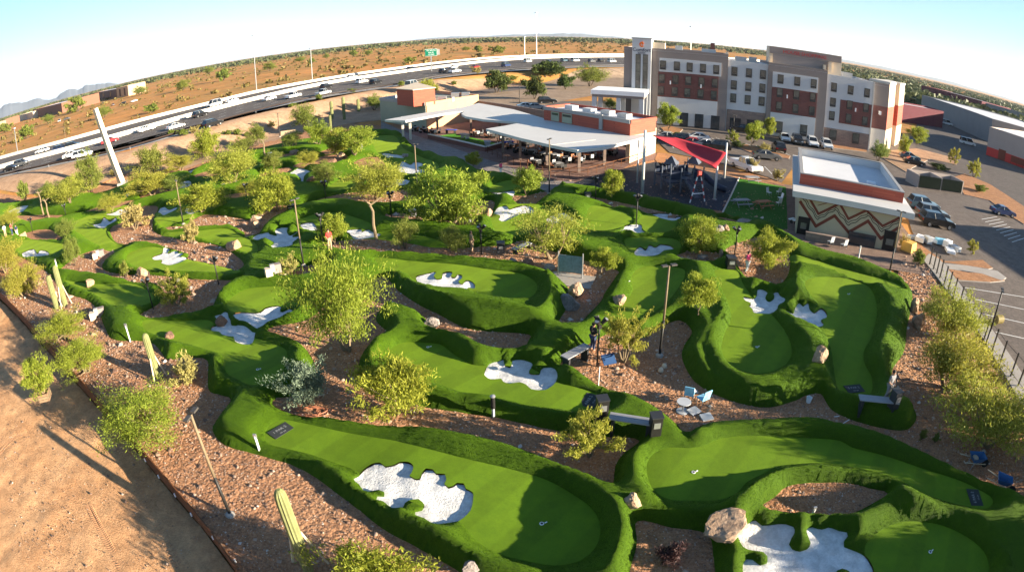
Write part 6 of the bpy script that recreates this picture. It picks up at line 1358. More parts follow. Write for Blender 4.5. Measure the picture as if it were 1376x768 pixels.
# ================================================================ SMALL THINGS
# rusty edging at left
ed = empty('steel_edging', (EDGE_S[len(EDGE_S) // 2][0], EDGE_S[len(EDGE_S) // 2][1], 0), 0, 'rusty steel edging wall between the planting and the bare soil at left', 'edging wall')
mb = MB(); E3 = [Vector((p[0], p[1], 0)) for p in EDGE_S]; ec = Vector(ed.location)
for a, b in zip(E3[:-1], E3[1:]):
    d = b - a; nrm = Vector((-d.y, d.x, 0)).normalized() * .03
    mb.add([p - ec for p in (a - nrm + Vector((0, 0, -.6)), b - nrm + Vector((0, 0, -.6)), b + nrm + Vector((0, 0, -.6)), a + nrm + Vector((0, 0, -.6)), a - nrm + Vector((0, 0, .34)), b - nrm + Vector((0, 0, .34)), b + nrm + Vector((0, 0, .34)), a + nrm + Vector((0, 0, .34)))], [(4, 5, 6, 7), (0, 1, 5, 4), (2, 3, 7, 6)])
mb.build('steel_plate', M['rust'], ed)
for k, (px, py) in enumerate([(193,620),(211,642),(233,667),(255,693),(284,724),(314,755)]):
    p = put(px + 3, py); MB().box(p - ec + Vector((0, 0, .1)), (.05, .05, .2)).build('marker_cap', M['white_paint'], ed)
# tyre tracks pressed into the bare soil
M['track'] = mat('pressed_soil', (.46, .25, .13), .95, .25, 4, world=True); tk_ = MB()
for pl in ([(118,676),(132,704),(150,738),(170,775)], [(-5,612),(10,596),(26,582)], [(176,640),(205,690),(240,760)]):
    W_ = smooth_loop([at(a, b2, -.75) for a, b2 in pl], .11, closed=False)
    for p, q in zip(W_[:-1], W_[1:]):
        z = float(gz_low(np.array([p]))[0]) - .028; an_ = math.atan2(q[1] - p[1], q[0] - p[0])
        for s_ in (-.11, .11): tk_.box((p[0] - math.sin(an_) * s_, p[1] + math.cos(an_) * s_, z), (.05, .17, .06), an_ + s_ * 4)
tag(tk_.build('tyre_tracks', M['track']), kind='structure')
# boulders
def rock_mat(name, c1, c2, c3):
    m, nt, b = new_mat(name); v = objco(nt); n1 = noise(nt, 1.6, 6, .65, v); n2 = noise(nt, 9, 5, .7, v)
    r = ramp(nt, [(.3, c1), (.5, c2), (.7, c3)]); lnk(nt, n1.outputs['Fac'], r.inputs[0]); r2 = ramp(nt, [(.3, (.45, .45, .45)), (.65, (1.15, 1.15, 1.15))]); lnk(nt, n2.outputs['Fac'], r2.inputs[0])
    lnk(nt, mixc(nt, .7, r.outputs[0], r2.outputs[0], 'MULTIPLY'), b.inputs['Base Color']); b.inputs['Roughness'].default_value = .9; bump(nt, b, n2.outputs['Fac'], .7, .06); return m
M['rock'] = rock_mat('tan_rock', (.24, .15, .09), (.38, .25, .16), (.48, .36, .25)); M['rock_brown'] = rock_mat('brown_rock', (.13, .07, .045), (.22, .12, .075), (.33, .2, .13)); M['rock_grey'] = rock_mat('grey_rock', (.17, .14, .125), (.27, .23, .205), (.36, .31, .27))
def boulder(px, py, wpx, hpx, label, m, seed, rot=0, grp='boulders around the greens', elong=1.0):
    b = put(px, py); dist = math.sqrt(b.x ** 2 + b.y ** 2 + (HC - b.z) ** 2); r = wpx / 2 / FPX * dist; h = hpx / FPX * dist * .62
    bm = bmesh.new(); bmesh.ops.create_icosphere(bm, subdivisions=4, radius=1.0); rn = np.random.default_rng(seed)
    cuts = [(Vector(rn.normal(size=3)).normalized(), rn.uniform(.55, .85)) for _ in range(11)]; sd3 = Vector(rn.uniform(-50, 50, 3))
    from mathutils import noise as mn
    for v in bm.verts:
        p = v.co.copy()
        for nrm, d in cuts:
            k = p.dot(nrm)
            if k > d: p -= nrm * (k - d) * .92
        f = 1 + .16 * mn.fractal(p * 1.3 + sd3, .9, 2.1, 5) + .05 * mn.fractal(p * 6 + sd3, .8, 2.1, 3)
        v.co = Vector((p.x * r * f * elong * 1.08, p.y * r * f * .9, p.z * h * .78 * f + h * .40))
    me = bpy.data.meshes.new('boulder'); bm.to_mesh(me); bm.free(); me.materials.append(m)
    o = bpy.data.objects.new('boulder', me); COL.objects.link(o); o.location = b + Vector((0, 0, -.03)); o.rotation_euler = (0, 0, rot); tag(o, label, 'boulder', grp)
BO = [(850,670,26,32,'upright rounded boulder at the left end of the bent front green','rock'),(978,706,62,33,'biggest tan boulder, standing at the corner of the biggest bunker','rock',1.2),(765,412,30,28,'grey round boulder in front of its pair beside the concrete path','rock_grey'),(775,396,24,26,'tan boulder behind the grey round one beside the path','rock'),(832,405,22,19,'pinkish boulder beside the small half lit green','rock'),
 (578,441,24,24,'grey brown boulder at the left start of the grey path','rock_grey'),(299,299+136,20,18,'reddish brown boulder between the two left bunkers','rock_brown'),(1100,484,22,30,'tall tan stone slab on the ridge between the loop greens','rock'),(1228,418,18,30,'pale stone slab on the right edge of the loop, lower one','rock'),(1233,440,20,34,'long pale rock on the right edge of the loop beside the big trees','rock'),
 (192,368,17,17,'rounded tan boulder below the hand shaped bunker','rock'),(119,376,15,12,'flat tan boulder left of the grey path on the left','rock'),(316,336,24,18,'pink tan boulder on the gravel strip left of the fingered bunker','rock'),(345,297,16,14,'tan boulder on the gravel bank at upper left','rock'),(375,246,16,14,'tan rock on the upper left green','rock'),(396,206,12,9,'pale rock behind the upper bunker with a tail','rock'),(458,212,14,11,'tan rock on the far gravel mound','rock'),(447,219,12,9,'flat tan rock in front of the far gravel mound','rock_brown'),(545,211,10,9,'grey rock beside the slim far bunker','rock_grey'),
 (655,292,14,20,'tall tan rock left of the two headed bunker','rock'),(965,310,18,13,'grey tan boulder left of its pair below the lawn','rock_grey'),(975,308,12,10,'small tan boulder touching the grey one below the lawn','rock'),(1003,300,26,10,'flat grey slab on the turf below the lawn','rock_grey'),(969,340,9,16,'pale upright stone right of the bright tree','rock'),(689,352,14,9,'rock among rubble above the raised centre green, left','rock_grey'),(710,356,22,12,'dark rock among rubble above the raised centre green, middle','rock_brown'),(738,362,18,12,'grey rock near the glass tee screen','rock_grey'),
 (578,292,12,9,'tan rock under the widest bright crown, left','rock'),(618,297,13,9,'tan rock under the widest bright crown, right','rock'),(563,288,10,8,'orange rock beside the tee bench at centre','rock_brown'),(632,752,28,20,'broken tan boulder with pale faces at the bottom edge','rock_grey'),(664,768,26,20,'rounded tan boulder at the bottom edge right of the broken one','rock'),(419,243,14,11,'orange rock beside the round tree at upper left','rock_brown'),(345,306,14,16,'pale rock left of the fingered bunker','rock'),(487,240,12,12,'grey rock by the yellow airy tree','rock_grey'),(925,352,14,10,'sunlit rock pile left of the shaded tee','rock'),(945,346,16,8,'flat dark rock on the sunlit rubble left of the shaded tee','rock_grey'),(30,311,12,12,'orange sandstone at the left end of the dirt mound','rock'),(229,452,18,9,'flat brown stones at the edge of the dark left green','rock_brown'),(720,236+14,8,5,'small rock by the patio path','rock_grey')]
for i, t in enumerate(BO): boulder(*t[:5], M[t[5]], 40 + i, rot=i * 1.3 if len(t) < 7 else .1, elong=1.0 if len(t) < 7 else t[6])
# pebbles and loose stones
def pebbles():
    m = CO['cls'] == 0; F = CO['F'][m]; P3 = np.c_[CO['P'], CO['zr']]; a, b, c = P3[F[:, 0]], P3[F[:, 1]], P3[F[:, 2]]
    ar = .5 * np.linalg.norm(np.cross(b - a, c - a), axis=1); cen = (a + b + c) / 3; d = np.hypot(cen[:, 0], cen[:, 1]); dens = np.where(d < 70, 55 * np.clip(20 / d, .15, 1) ** 1.6, 0)
    n = rng.poisson(ar * dens); idx = np.repeat(np.arange(len(F)), n); N = len(idx); u, v = rng.random(N), rng.random(N); s = u + v > 1; u[s] = 1 - u[s]; v[s] = 1 - v[s]
    p = a[idx] + (b - a)[idx] * u[:, None] + (c - a)[idx] * v[:, None]; r = (rng.uniform(.02, .06, N) * (1 + 2.2 * rng.random(N) * (rng.random(N) > .94)) * np.clip(d[idx] / 25, .8, 2))[:, None]
    q = np.c_[rng.uniform(-42, -6, 26000), rng.uniform(-2, 46, 26000)]; q = q[in_poly(q, LOT)]; q = q[rng.random(len(q)) < np.clip(26 / np.hypot(q[:, 0], q[:, 1]), .1, 1) ** 2 * np.clip(.55 + .6 * field(q[:, 0], q[:, 1], 6), .08, 1)]
    p = np.r_[p, np.c_[q, gz(q) + gz_low(q) + .01]]; r = np.r_[r, (rng.uniform(.015, .045, len(q)) * (1 + 1.6 * (rng.random(len(q)) > .96)))[:, None]]; N = len(p)
    an = rng.uniform(0, 6.28, N)[:, None] + np.array([0, 1.57, 3.14, 4.71]); k = rng.uniform(.6, 1.3, (N, 4))
    ring = np.stack([p[:, 0:1] + np.cos(an) * r * k, p[:, 1:2] + np.sin(an) * r * k, np.repeat(p[:, 2:3], 4, 1) - .005], 2); top = p + np.c_[rng.normal(0, .25, (N, 2)) * r, r * .8]
    V = np.concatenate([ring, top[:, None]], 1).reshape(-1, 3); i = np.arange(N)[:, None] * 5; F2 = np.concatenate([i + np.array([[0, 1, 4]]), i + np.array([[1, 2, 4]]), i + np.array([[2, 3, 4]]), i + np.array([[3, 0, 4]])], 0)
    m, nt, b_ = new_mat('pebble'); g = nt.nodes.new('ShaderNodeNewGeometry'); rr = ramp(nt, [(0, (.14, .075, .05)), (.5, (.34, .21, .14)), (.9, (.5, .36, .26)), (1, (.6, .55, .5))]); lnk(nt, g.outputs['Random Per Island'], rr.inputs[0]); lnk(nt, rr.outputs[0], b_.inputs['Base Color']); b_.inputs['Roughness'].default_value = .9
    return np_mesh('loose_stones', V, F2, m)
tag(pebbles(), 'loose reddish stones strewn over the gravel', 'gravel', kind='stuff')
# ---- lamp posts
def lamp_post(base, top, label, arm=0.0, pale=True):
    b = put(*base); h = max(2, hgt(b, top) - b.z); o = empty('lamp_post', b, random.uniform(0, 3), label, 'lamp post', 'tall lamp posts on the course')
    MB().tube([(0, 0, -.1), (0, 0, h * .42)], [.075, .07], 8).build('lower_pole', M['black'], o, True); MB().tube([(0, 0, h * .42), (0, 0, h)], [.07, .055], 8).build('upper_pole', M['bark'] if pale else M['black'], o, True)
    MB().lathe([(.22, 0), (.22, .12), (.09, .2)], (0, 0, -.02), 10).build('footing', M['concrete'], o)
    for s in (-1, 1): hd = MB().box((s * .28, 0, h + .02), (.34, .20, .08)).build('lamp_head', M['frame'], o); MB().tube([(0, 0, h - .05), (s * .2, 0, h)], .03, 5).build('bracket', M['black'], hd)
LP = [((310,692),(268,553),'tall lamp post on the gravel in the lower left, leaning in view over the edging'),((408,357),(396,268),'tall lamp post right of the fingered bunker at left centre'),((886,478),(902,357),'tall lamp post at centre right beside the oval pale tree'),((1318,482),(1350,391),'black lamp post inside the fence at the right edge'),((1195,366),(1218,286),'tall lamp post at the corner of the zigzag painted building'),((560,243),(555,194),'lamp post with a double head below the patio lawn'),((738,262),(741,187),'lamp post by the patio path in front of the white canopy'),((246,299),(231,244),'thin lamp post among the upper left trees'),((415,180),(411,163),'lamp post with a cross arm by the far trees'),((376,184),(370,153),'slim lamp post near the road at upper left'),((90,200),(84,172),'thin lamp post on the verge left of the pale column'),((248,180),(243,152),'thin lamp post on the sandy verge at left'),((698,140),(697,110),'lamp post at the edge of the hotel road behind the canopy'),((985,184),(986,155),'white topped lamp post in the hotel parking lot')]
for b, t, lab in LP: lamp_post(b, t, lab, pale=b[1] > 185 and b[0] < 1300)
def path_light(base, top, label):
    b = put(*base); h = max(1.2, hgt(b, top) - b.z); o = empty('speaker_post', b, random.uniform(0, 3), label, 'light post', 'short black light posts along the paths')
    MB().tube([(0, 0, -.1), (0, 0, h)], .05, 8).build('pole', M['black'], o, True)
    for k in range(3): a = k * 2.1; hd = MB().tube([(math.cos(a) * .12, math.sin(a) * .12, h - .25), (math.cos(a) * .34, math.sin(a) * .34, h + .02)], [.10, .15], 8).build('spotlight', M['black'], o); MB().tube([(math.cos(a) * .34, math.sin(a) * .34, h + .02), (math.cos(a) * .345, math.sin(a) * .345, h + .03)], [.12, .12], 8).build('lens', M['steel'], hd)
    MB().box((0, 0, h - .45), (.18, .18, .22)).build('junction_box', M['black'], o)
PL = [((434,325),(431,287),'black light post left of the small pale tree at left centre'),((438,269),(436,243),'black light post right of the bright tree at upper left'),((526,292),(523,258),'black light post in front of the yellow airy tree'),((647,342),(647,303),'black light post above the raised centre green'),((800,270),(802,238),'black light post by the playground path'),((987,342),(992,306),'black light post right of the sunlit rubble'),((294,382),(288,346),'black light post on the grey gravel right of the hand shaped bunker'),((206,415),(197,374),'black spiky headed light post on the grey gravel island at left'),((44,312),(38,294),'black light post beside the visitors at far left'),((89,292),(85,275),'thin black light post left of the claw lobed bunker'),((332,270),(329,247),'black light post right of the slanted bunker'),((802,492),(799,428),'thick black light post with a white lamp in front of the wispy tree'),((855,300),(856,262),'slim black light post near the playground edge')]
for b, t, lab in PL: path_light(b, t, lab)
# ---- benches, bins, signs, mats
M['bench_grey'] = mat('bench_composite', (.27, .275, .29), .5, .15, 2); M['bench_side'] = mat('bench_dark_panel', (.03, .032, .036), .5, .2, 2)
def bench(a, b, z, label, box_end=None):
    A, B = Vector(at(*a, z)), Vector(at(*b, z)); c = (A + B) / 2; d = B - A; g = min(surf(A.x, A.y), surf(B.x, B.y), surf(c.x, c.y)); o = empty('bench', (c.x, c.y, g), math.atan2(d.y, d.x), label, 'bench', 'benches beside the tees'); L = d.length; hz = max(surf(A.x, A.y), surf(B.x, B.y), surf(c.x, c.y)) - g + .42
    for k in range(4): MB().box((0, -.21 + k * .14, hz - .03), (L, .125, .06)).build('seat_board', M['bench_grey'], o)
    for s in (-.4, .4): MB().box((s * L, 0, (hz - .08) / 2), (.12, .46, hz - .1)).build('leg', M['bench_side'], o)
    return o, L
bench((758,487), (789,470), .6, 'grey bench at the right end of the middle green, turned toward the wispy tree')
bench((818,569), (876,578), .6, 'grey blue bench between two black bins below the middle green')
bench((1150,548), (1202,553), .6, 'grey bench at the lower tip of the right loop')
bench((690,332), (712,323), .6, 'small grey bench under the airy central tree')
def bin_(px, py, label, m='black', w_=.5, h=1.0, top=None):
    b = put(px, py); o = empty('litter_bin', b, random.uniform(-.2, .2), label, 'bin', 'bins and ball boxes beside the tees'); MB().box((0, 0, h / 2), (w_, w_, h)).build('body', M[m], o, bevel=.02); MB().box((0, 0, h + .03), (w_ + .05, w_ + .05, .06)).build('lid', M[top or 'bench_side'], o); MB().box((0, -w_ / 2 - .012, h * .62), (w_ * .6, .02, h * .3)).build('slot_panel', M['steel'], o)
bin_(808, 559, 'black bin at the left end of the blue grey bench'); bin_(879, 582, 'black bin with a pale front at the right end of the blue grey bench'); bin_(1199, 547, 'dark bin at the right end of the lower loop bench', 'bench_side'); bin_(981, 360, 'black bin beside the person in pink', 'black', .7, .9); bin_(673, 340, 'grey square bin on the path above the raised centre green', 'bench_side', .6, .9); bin_(790, 259, 'grey bin left of the light post by the playground path', 'bench_side', .6, .8); bin_(555, 290, 'pale grey tee box beside the orange rocks at centre', 'steel', .7, .6, 'steel'); bin_(391, 272, 'dark tee box under the gravel bank at upper left', 'black', .8, .5); bin_(363, 211, 'pale tee box among the far upper left trees', 'white_paint', .6, .7, 'white_paint'); bin_(485, 200, 'white tee post box at the foot of the bright far tree', 'white_paint', .5, 1.4, 'white_paint')
def tee_blocks(px, py, label):
    b = put(px, py); o = empty('stone_bench', b, .6, label, 'stone seat', 'pale stone seats at the tees'); MB().box((-.4, 0, .3), (.55, .6, .6)).build('block', M['stucco_cream'], o, bevel=.02); MB().box((.35, .25, .35), (.6, .5, .7)).build('block', M['stucco_taupe'], o, bevel=.02); MB().box((-.05, .1, .5), (.35, .3, .6)).build('block', M['metal_cap'], o)
tee_blocks(132, 427, 'pale stone seat blocks on the left edge behind the propped saguaros'); tee_blocks(369, 372, 'pale stone seat blocks left of the yellow shrub'); tee_blocks(133, 346, 'pale upright tee marker blocks on the left dirt patch')
M['mat_grey'] = mat('tee_mat_rubber', (.035, .04, .04), .9, .2, 4); M['mat_text'] = mat('tee_mat_print', (.30, .31, .31), .8, .1, 4)
def tee_mat(c, wpx, ang, txt, label, z=.3):
    p = put(*c); o = empty('tee_mat', (p.x, p.y, p.z + .012), ang, label, 'tee mat', 'dark tee mats on the greens'); d = p.length; MB().box((0, 0, 0), (1.15, .75, .02)).build('mat', M['mat_grey'], o)
    text(txt, .24, (0, .08, .013), (0, 0, 0), M['mat_text'], o, 'tee_lettering', .002); text('133 yds', .12, (0, -.2, .013), (0, 0, 0), M['mat_text'], o, 'tee_lettering', .002)
tee_mat((377,578), 20, .95, '1 PAR 2', 'dark tee mat at the left end of the largest front green'); tee_mat((1148,522), 20, -.02, '5 PAR 2', 'dark tee mat at the lower end of the right loop green'); tee_mat((1310,668), 20, 1.2, '6 PAR 2', 'dark tee mat at the right end of the bent front green'); tee_mat((793,538), 16, 1.1, '4 PAR 2', 'dark tee mat at the right end of the middle green')
def cup(px, py, label):
    p = put(px, py); o = empty('golf_cup', p, 0, label, 'golf hole', 'white golf cups on the greens'); MB().lathe([(.09, 0), (.09, .02), (.06, .021)], (0, 0, 0), 12).build('rim', M['white_paint'], o); MB().box((.16, .05, .02), (.1, .04, .03), .5).build('marker', M['white_paint'], o); MB().lathe([(.055, 0), (.055, .024)], (0, 0, 0), 12).build('hole', M['black'], o)
for px, py, lab in [(728,703,'white cup on the shaded end of the largest front green'),(932,634,'white cup on the sunlit round end of the bent front green'),(1250,741,'white cup on the bottom right green'),(1017,466,'white cup on the left tongue of the loop'),(346,496,'white cup on the dark left green'),(843,378,'white cup beside the small half lit green'),(1140,395,'white cup on the right oval of the loop'),(575,466,'dark cup hollow near the left end of the middle green')]: cup(px, py, lab)
# chairs, table and boards in the gravel
M['teal'] = mat('light_blue_plastic', (.25, .55, .72), .5, .12, 3); M['board'] = mat('grey_board', (.42, .44, .46), .7, .15, 3)
def chair(px, py, ang, label, m='teal', group='light blue chairs on the gravel'):
    b = put(px, py); o = empty('plastic_chair', b, ang, label, 'chair', group); MB().box((0, 0, .42), (.5, .5, .05)).build('seat', M[m], o, bevel=.01); MB().box((0, .26, .7), (.5, .05, .55), tilt=Matrix.Rotation(-.2, 3, 'X')).build('backrest', M[m], o, bevel=.01)
    for x in (-.21, .21):
        for y in (-.21, .21): MB().tube([(x, y, 0), (x * .92, y * .92, .4)], .02, 5).build('leg', M['steel'], o)
chair(925, 537, 2.7, 'light blue chair with white cloth on it, left one on the gravel'); chair(943, 543, 3.6, 'light blue chair, right one on the gravel')
def table(px, py, label):
    b = put(px, py); o = empty('round_table', b, 0, label, 'table'); MB().lathe([(.36, 0), (.36, .04)], (0, 0, .55), 20).build('tabletop', M['board'], o); MB().tube([(0, 0, 0), (0, 0, .55)], .035, 8).build('stem', M['steel'], o); MB().lathe([(.33, 0), (.30, .03), (.05, .05)], (0, 0, 0), 16).build('base', M['board'], o)
table(917, 552, 'small round grey table beside the light blue chairs')
tag(MB().add([(-.15, .1, .0), (.2, .12, .03), (.22, -.1, 0), (-.1, -.14, .05), (0, 0, .12)], [(0, 1, 4), (1, 2, 4), (2, 3, 4), (3, 0, 4)]).build('cloth', M['white_paint']), 'crumpled white cloth lying on the left light blue chair', 'cloth').location = put(928, 535) + Vector((0, 0, .46))
for px, py, a, lab in ((932,553,.5,'grey board nearest the small round table'),(949,561,.2,'grey board lying by the turf edge right of the other one')):
    b = put(px, py); o = MB().box((0, 0, .06), (.62, .5, .08)).build('board', M['board'], None, bevel=.01); o.location = b; o.rotation_euler = (.12, 0, a); tag(o, lab, 'board')
# odds and ends on the gravel
for px, py, lab in ((890,497,'pair of white sacks lying by the tall centre lamp post'),(817,494,None)):
    b = put(px, py)
    if lab:
        o = empty('sack', b, .4, lab, 'sack')
        for s in (-.2, .2): MB().lathe([(.06, 0), (.15, .05), (.13, .22), (.05, .3)], (s, s * .6, 0), 8).build('bag', M['stucco_cream'], o, True)
    else:
        o = empty('display_panel', b, .3, 'blue tilted display panel on the gravel beside the wispy tree', 'panel'); MB().box((0, 0, .55), (.75, .08, .6), tilt=Matrix.Rotation(-.9, 3, 'X')).build('screen', mat('blue_panel', (.03, .07, .17), .3, .1, 2), o); MB().tube([(0, 0, 0), (0, 0, .5)], .04, 6).build('stand', M['black'], o)
b = put(804, 518); o = empty('hole_sign', b, 0, 'rust topped white sign stake at the gravel edge of the middle green', 'sign stake'); hh = max(1.0, hgt(b, (805, 491)) - b.z); MB().tube([(0, 0, 0), (0, 0, hh)], .025, 6).build('stake', M['white_paint'], o); MB().lathe([(.05, 0), (.2, .08), (.05, .16)], (0, 0, hh), 10).build('plate', M['rust'], o)
b = put(175, 458); o = empty('hole_sign', b, 0, 'slim white tee post on the left above the dark shaded green', 'sign stake'); MB().tube([(0, 0, 0), (0, 0, 1.25)], .05, 6).build('stake', M['white_paint'], o); MB().box((0, 0, 1.25), (.22, .06, .3)).build('plate', M['steel'], o)
for px, py, tp, lab in [(1153,350,(1155,331),'white post at the turf edge in front of the zigzag painted building'),(349,606,(347,584),'black and white post at the left end of the largest front green'),(1091,692,(1092,682),'short white stake at the tip of the stone edged bed'),(80,372,(75,349),'thin white stake at the left dirt patch')]:
    b = put(px, py); hh = max(.3, hgt(b, tp) - b.z); o = empty('hole_sign', b, 0, lab, 'sign stake'); MB().tube([(0, 0, 0), (0, 0, hh)], .06, 6).build('stake', M['white_paint'], o); MB().box((0, 0, hh), (.16, .08, .22)).build('plate', M['steel'], o)
b = put(663, 559); o = empty('ball_washer', b, 0, 'short black post with a pale foot on the gravel in front of the middle green', 'post'); MB().tube([(0, 0, 0), (0, 0, .5)], .07, 8).build('foot', M['board'], o); MB().tube([(0, 0, .5), (0, 0, 1.15)], .11, 10).build('cylinder', M['black'], o); MB().lathe([(.13, 0), (.13, .05), (.04, .1)], (0, 0, 1.15), 10).build('cap', M['steel'], o)
# glass tee screen
b = put(766, 372); o = empty('glass_screen', b, -.35, 'pale glass tee screen with steel posts on the concrete pad', 'screen')
MB().box((0, 0, 1.0), (1.7, .04, 1.3)).build('pane', mat('tinted_screen', (.17, .24, .26), .3, .5, 5), o)
for x in (-.9, .9): MB().tube([(x, 0, 0), (x, 0, 1.9)], .05, 6).build('post', M['steel'], o)
MB().box((.2, -.5, -.01), (3.2, 2.2, .08)).build('pad', M['concrete'], o)
# wheelbarrows
M['barrow'] = mat('blue_barrow_steel', (.025, .10, .24), .4, .15, 3)
def wheelbarrow(px, py, ang, label, load=False):
    b = put(px, py); o = empty('wheelbarrow', b, ang, label, 'wheelbarrow'); o.scale = (1.15, 1.25, 1.1); t = MB(); r0 = [(-.42, -.3), (.42, -.24), (.42, .24), (-.42, .3)]; r1 = [(-.25, -.18), (.22, -.15), (.22, .15), (-.25, .18)]
    V = [(x, y, .68) for x, y in r0] + [(x, y, .38) for x, y in r1] + [(x * .95, y * .95, .67) for x, y in r0] + [(x * .93, y * .93, .40) for x, y in r1]
    t.add(V, [(0, 1, 5, 4), (1, 2, 6, 5), (2, 3, 7, 6), (3, 0, 4, 7), (4, 5, 6, 7), (8, 12, 13, 9), (9, 13, 14, 10), (10, 14, 15, 11), (11, 15, 12, 8), (12, 15, 14, 13), (0, 8, 9, 1), (1, 9, 10, 2), (2, 10, 11, 3), (3, 11, 8, 0)]); t.build('tray', M['barrow'], o)
    for s in (-1, 1): MB().tube([(.62, s * .06, .2), (0, s * .2, .36), (-.95, s * .28, .55)], .022, 6).build('handle', M['prop'], o); MB().tube([(-.25, s * .2, .38), (-.32, s * .2, 0)], .018, 5).build('leg', M['steel'], o)
    w = MB(); w.tube([(.62, -.05, .2), (.62, -.04, .2), (.62, .04, .2), (.62, .05, .2)], [.16, .2, .2, .16], 14); w.build('wheel', M['tyre'], o)
    if load: MB().lathe([(.16, 0), (.17, .05), (.15, .1), (.08, .12)], (-.1, .05, .45), 14).build('hose_coil', M['prop'], o)
wheelbarrow(1308, 627, -.25, 'blue wheelbarrow with a coil in its tray, farther one by the right trees', True); wheelbarrow(1343, 657, -.75, 'blue wheelbarrow tipped along the turf edge, nearer one at the right')
b = put(1066 + 20, 540); o = empty('bucket', b, 0, 'white bucket on the gravel below the right loop', 'bucket'); MB().lathe([(.13, 0), (.17, .32), (.15, .32), (.12, .06)], (0, 0, 0), 14).build('pail', M['white_paint'], o); MB().tube([(-.16, 0, .3), (0, .05, .42), (.16, 0, .3)], .012, 5).build('handle', M['steel'], o)
for k, (a, b_, lab) in enumerate((((1121,560),(1133,543),'white pipe leaning on the turf below the loop bench'),((1128,572),(1140,566),'short white pipe lying on the gravel below the loop bench'))):
    p, q = put(*a), put(*b_); tag(MB().tube([p + Vector((0, 0, .03)), q + Vector((0, 0, .12))], .025, 6).build('pipe', M['white_paint']), lab, 'pipe')
# orange hose coil left
b = put(415, 553); o = empty('garden_hose', b, 0, 'tangled orange hose on the gravel below the blue grey bush', 'hose'); P_ = [(math.cos(t * .9) * (.9 - .02 * t) * 1.3 + .2 * math.sin(t * 2.3), math.sin(t * .9) * (.35) + .1 * math.cos(t * 1.7), .04 + .01 * (t % 3)) for t in np.linspace(0, 30, 120)]
MB().tube(P_, .022, 5).build('hose', mat('orange_hose', (.40, .16, .09), .5, .15, 3), o)
# black picket fence on the right
fp = [(1248.7,356.6),(1253.8,363),(1258,369),(1262.4,374.9),(1268,384),(1273.5,392),(1280,401),(1288,413),(1297,425),(1303,434),(1311,445.5),(1321,459),(1332,473.5),(1342.5,490),(1357,507),(1367,520),(1380,538),(1398,560)]
F3 = [Vector((*at(*p), 0)) for p in fp]; fo = empty('metal_fence', F3[0], 0, 'black steel fence of slim posts between the course and the parking pavement', 'fence')
for p in F3: MB().box(p - F3[0] + Vector((0, 0, .9)), (.10, .10, 1.9)).build('post', M['black'], fo)
for z in (.35, 1.7):
    r_ = MB()
    for a, c in zip(F3[:-1], F3[1:]): r_.tube([a - F3[0] + Vector((0, 0, z)), c - F3[0] + Vector((0, 0, z))], .018, 4)
    r_.build('rail', M['black'], fo)
# debris by the parking, yellow tarp bin, barrel
M['yellow'] = mat('yellow_tarp', (.62, .36, .08), .7, .15, 2)
b = put(1220, 338); o = empty('covered_cart', b, .5, 'yellow tarpaulin covered cart beside the painted building', 'cart'); MB().box((0, 0, .6), (1.5, 1.3, .9), taper=.9).build('cover', M['yellow'], o, bevel=.05); MB().box((0, 0, .08), (1.6, 1.4, .12)).build('base', M['wood'], o)
b = Vector(at(1340, 436)); o = empty('straw_bale', (b.x, b.y, .12), 0, 'round golden straw roll outside the fence behind the black lamp post', 'straw roll'); MB().tube([(-.4, 0, .35), (.4, 0, .35)], .36, 16).build('roll', LEAF['straw'], o); MB().tube([(-.41, 0, .35), (.41, 0, .35)], .08, 10).build('core', M['wood'], o)
for k, (px, py, s, c) in enumerate([(1226,322,1.2,'board'),(1236,325,1.5,'white_paint'),(1246,328,1.0,'board'),(1254,326,1.3,'white_paint'),(1264,329,1.4,'teal'),(1272,333,1.1,'white_paint'),(1276,340,1.5,'white_paint'),(1283,338,1.2,'board')]):
    p = at(px, py); o = MB().box((0, 0, .2 + .1 * (k % 3)), (s, s * .7, .3 + .2 * (k % 3)), k * .7).build('debris_stack', M[c], None, bevel=.03); o.location = (p[0], p[1], .1); tag(o, ['grey slab nearest the painted building in the debris row','white sheet second in the debris row by the parking lot','grey slab third in the debris row by the parking lot','white crate fourth in the debris row','light blue sheet in the middle of the debris row','white pack left of the last pieces of debris','white sheet lowest in the debris row','grey slab last in the debris row toward the young tree'][k], 'debris', 'building debris on the parking edge')
# tan board and picnic furniture
b = put(389, 196); o = empty('notice_board', b, .2, 'tan sign board between trees at upper centre', 'sign board'); MB().box((0, 0, 1.7), (2.6, .12, 2.0)).build('panel', M['tan_stucco'], o)
for x in (-1.2, 1.2): MB().box((x, 0, .4), (.12, .12, .8)).build('post', M['wood'], o)
M['orange_wood'] = mat('orange_wood', (.42, .16, .07), .7, .2, 3)
def picnic(px, py, ang, label, m):
    b = put(px, py); o = empty('picnic_table', b, ang, label, 'picnic table', 'tables on the lawn by the playground'); MB().box((0, 0, .74), (1.9, .8, .06)).build('tabletop', M[m], o)
    for s in (-1, 1): MB().box((0, s * .75, .44), (1.9, .3, .05)).build('seat', M[m], o); MB().tube([(s * .7, -.7, 0), (s * .7, .0, .72), (s * .7, .7, 0)], .04, 5).build('leg', M[m], o)
picnic(1025, 279, .3, 'orange wooden picnic table on the lawn', 'orange_wood'); picnic(996, 277, .2, 'grey picnic table on the lawn beside the playground', 'bench_grey'); picnic(1010, 245, .1, 'grey picnic table at the top of the lawn', 'bench_grey')
for px, py, lab in ((1046,262,'white lounge chair on the lawn, farthest of the row'),(1048,270,'white lounge chair on the lawn, middle of the row'),(1046,277,'white lounge chair on the lawn, nearest of the row'),(1033,263,'white lounge chair standing apart on the lawn')): chair(px, py, px * .7, lab, 'white_paint', 'white chairs on the lawn')
st = empty('stacked_crates', put(1063, 300), .5, 'white slatted rack beside the left corner of the painted building', 'rack')
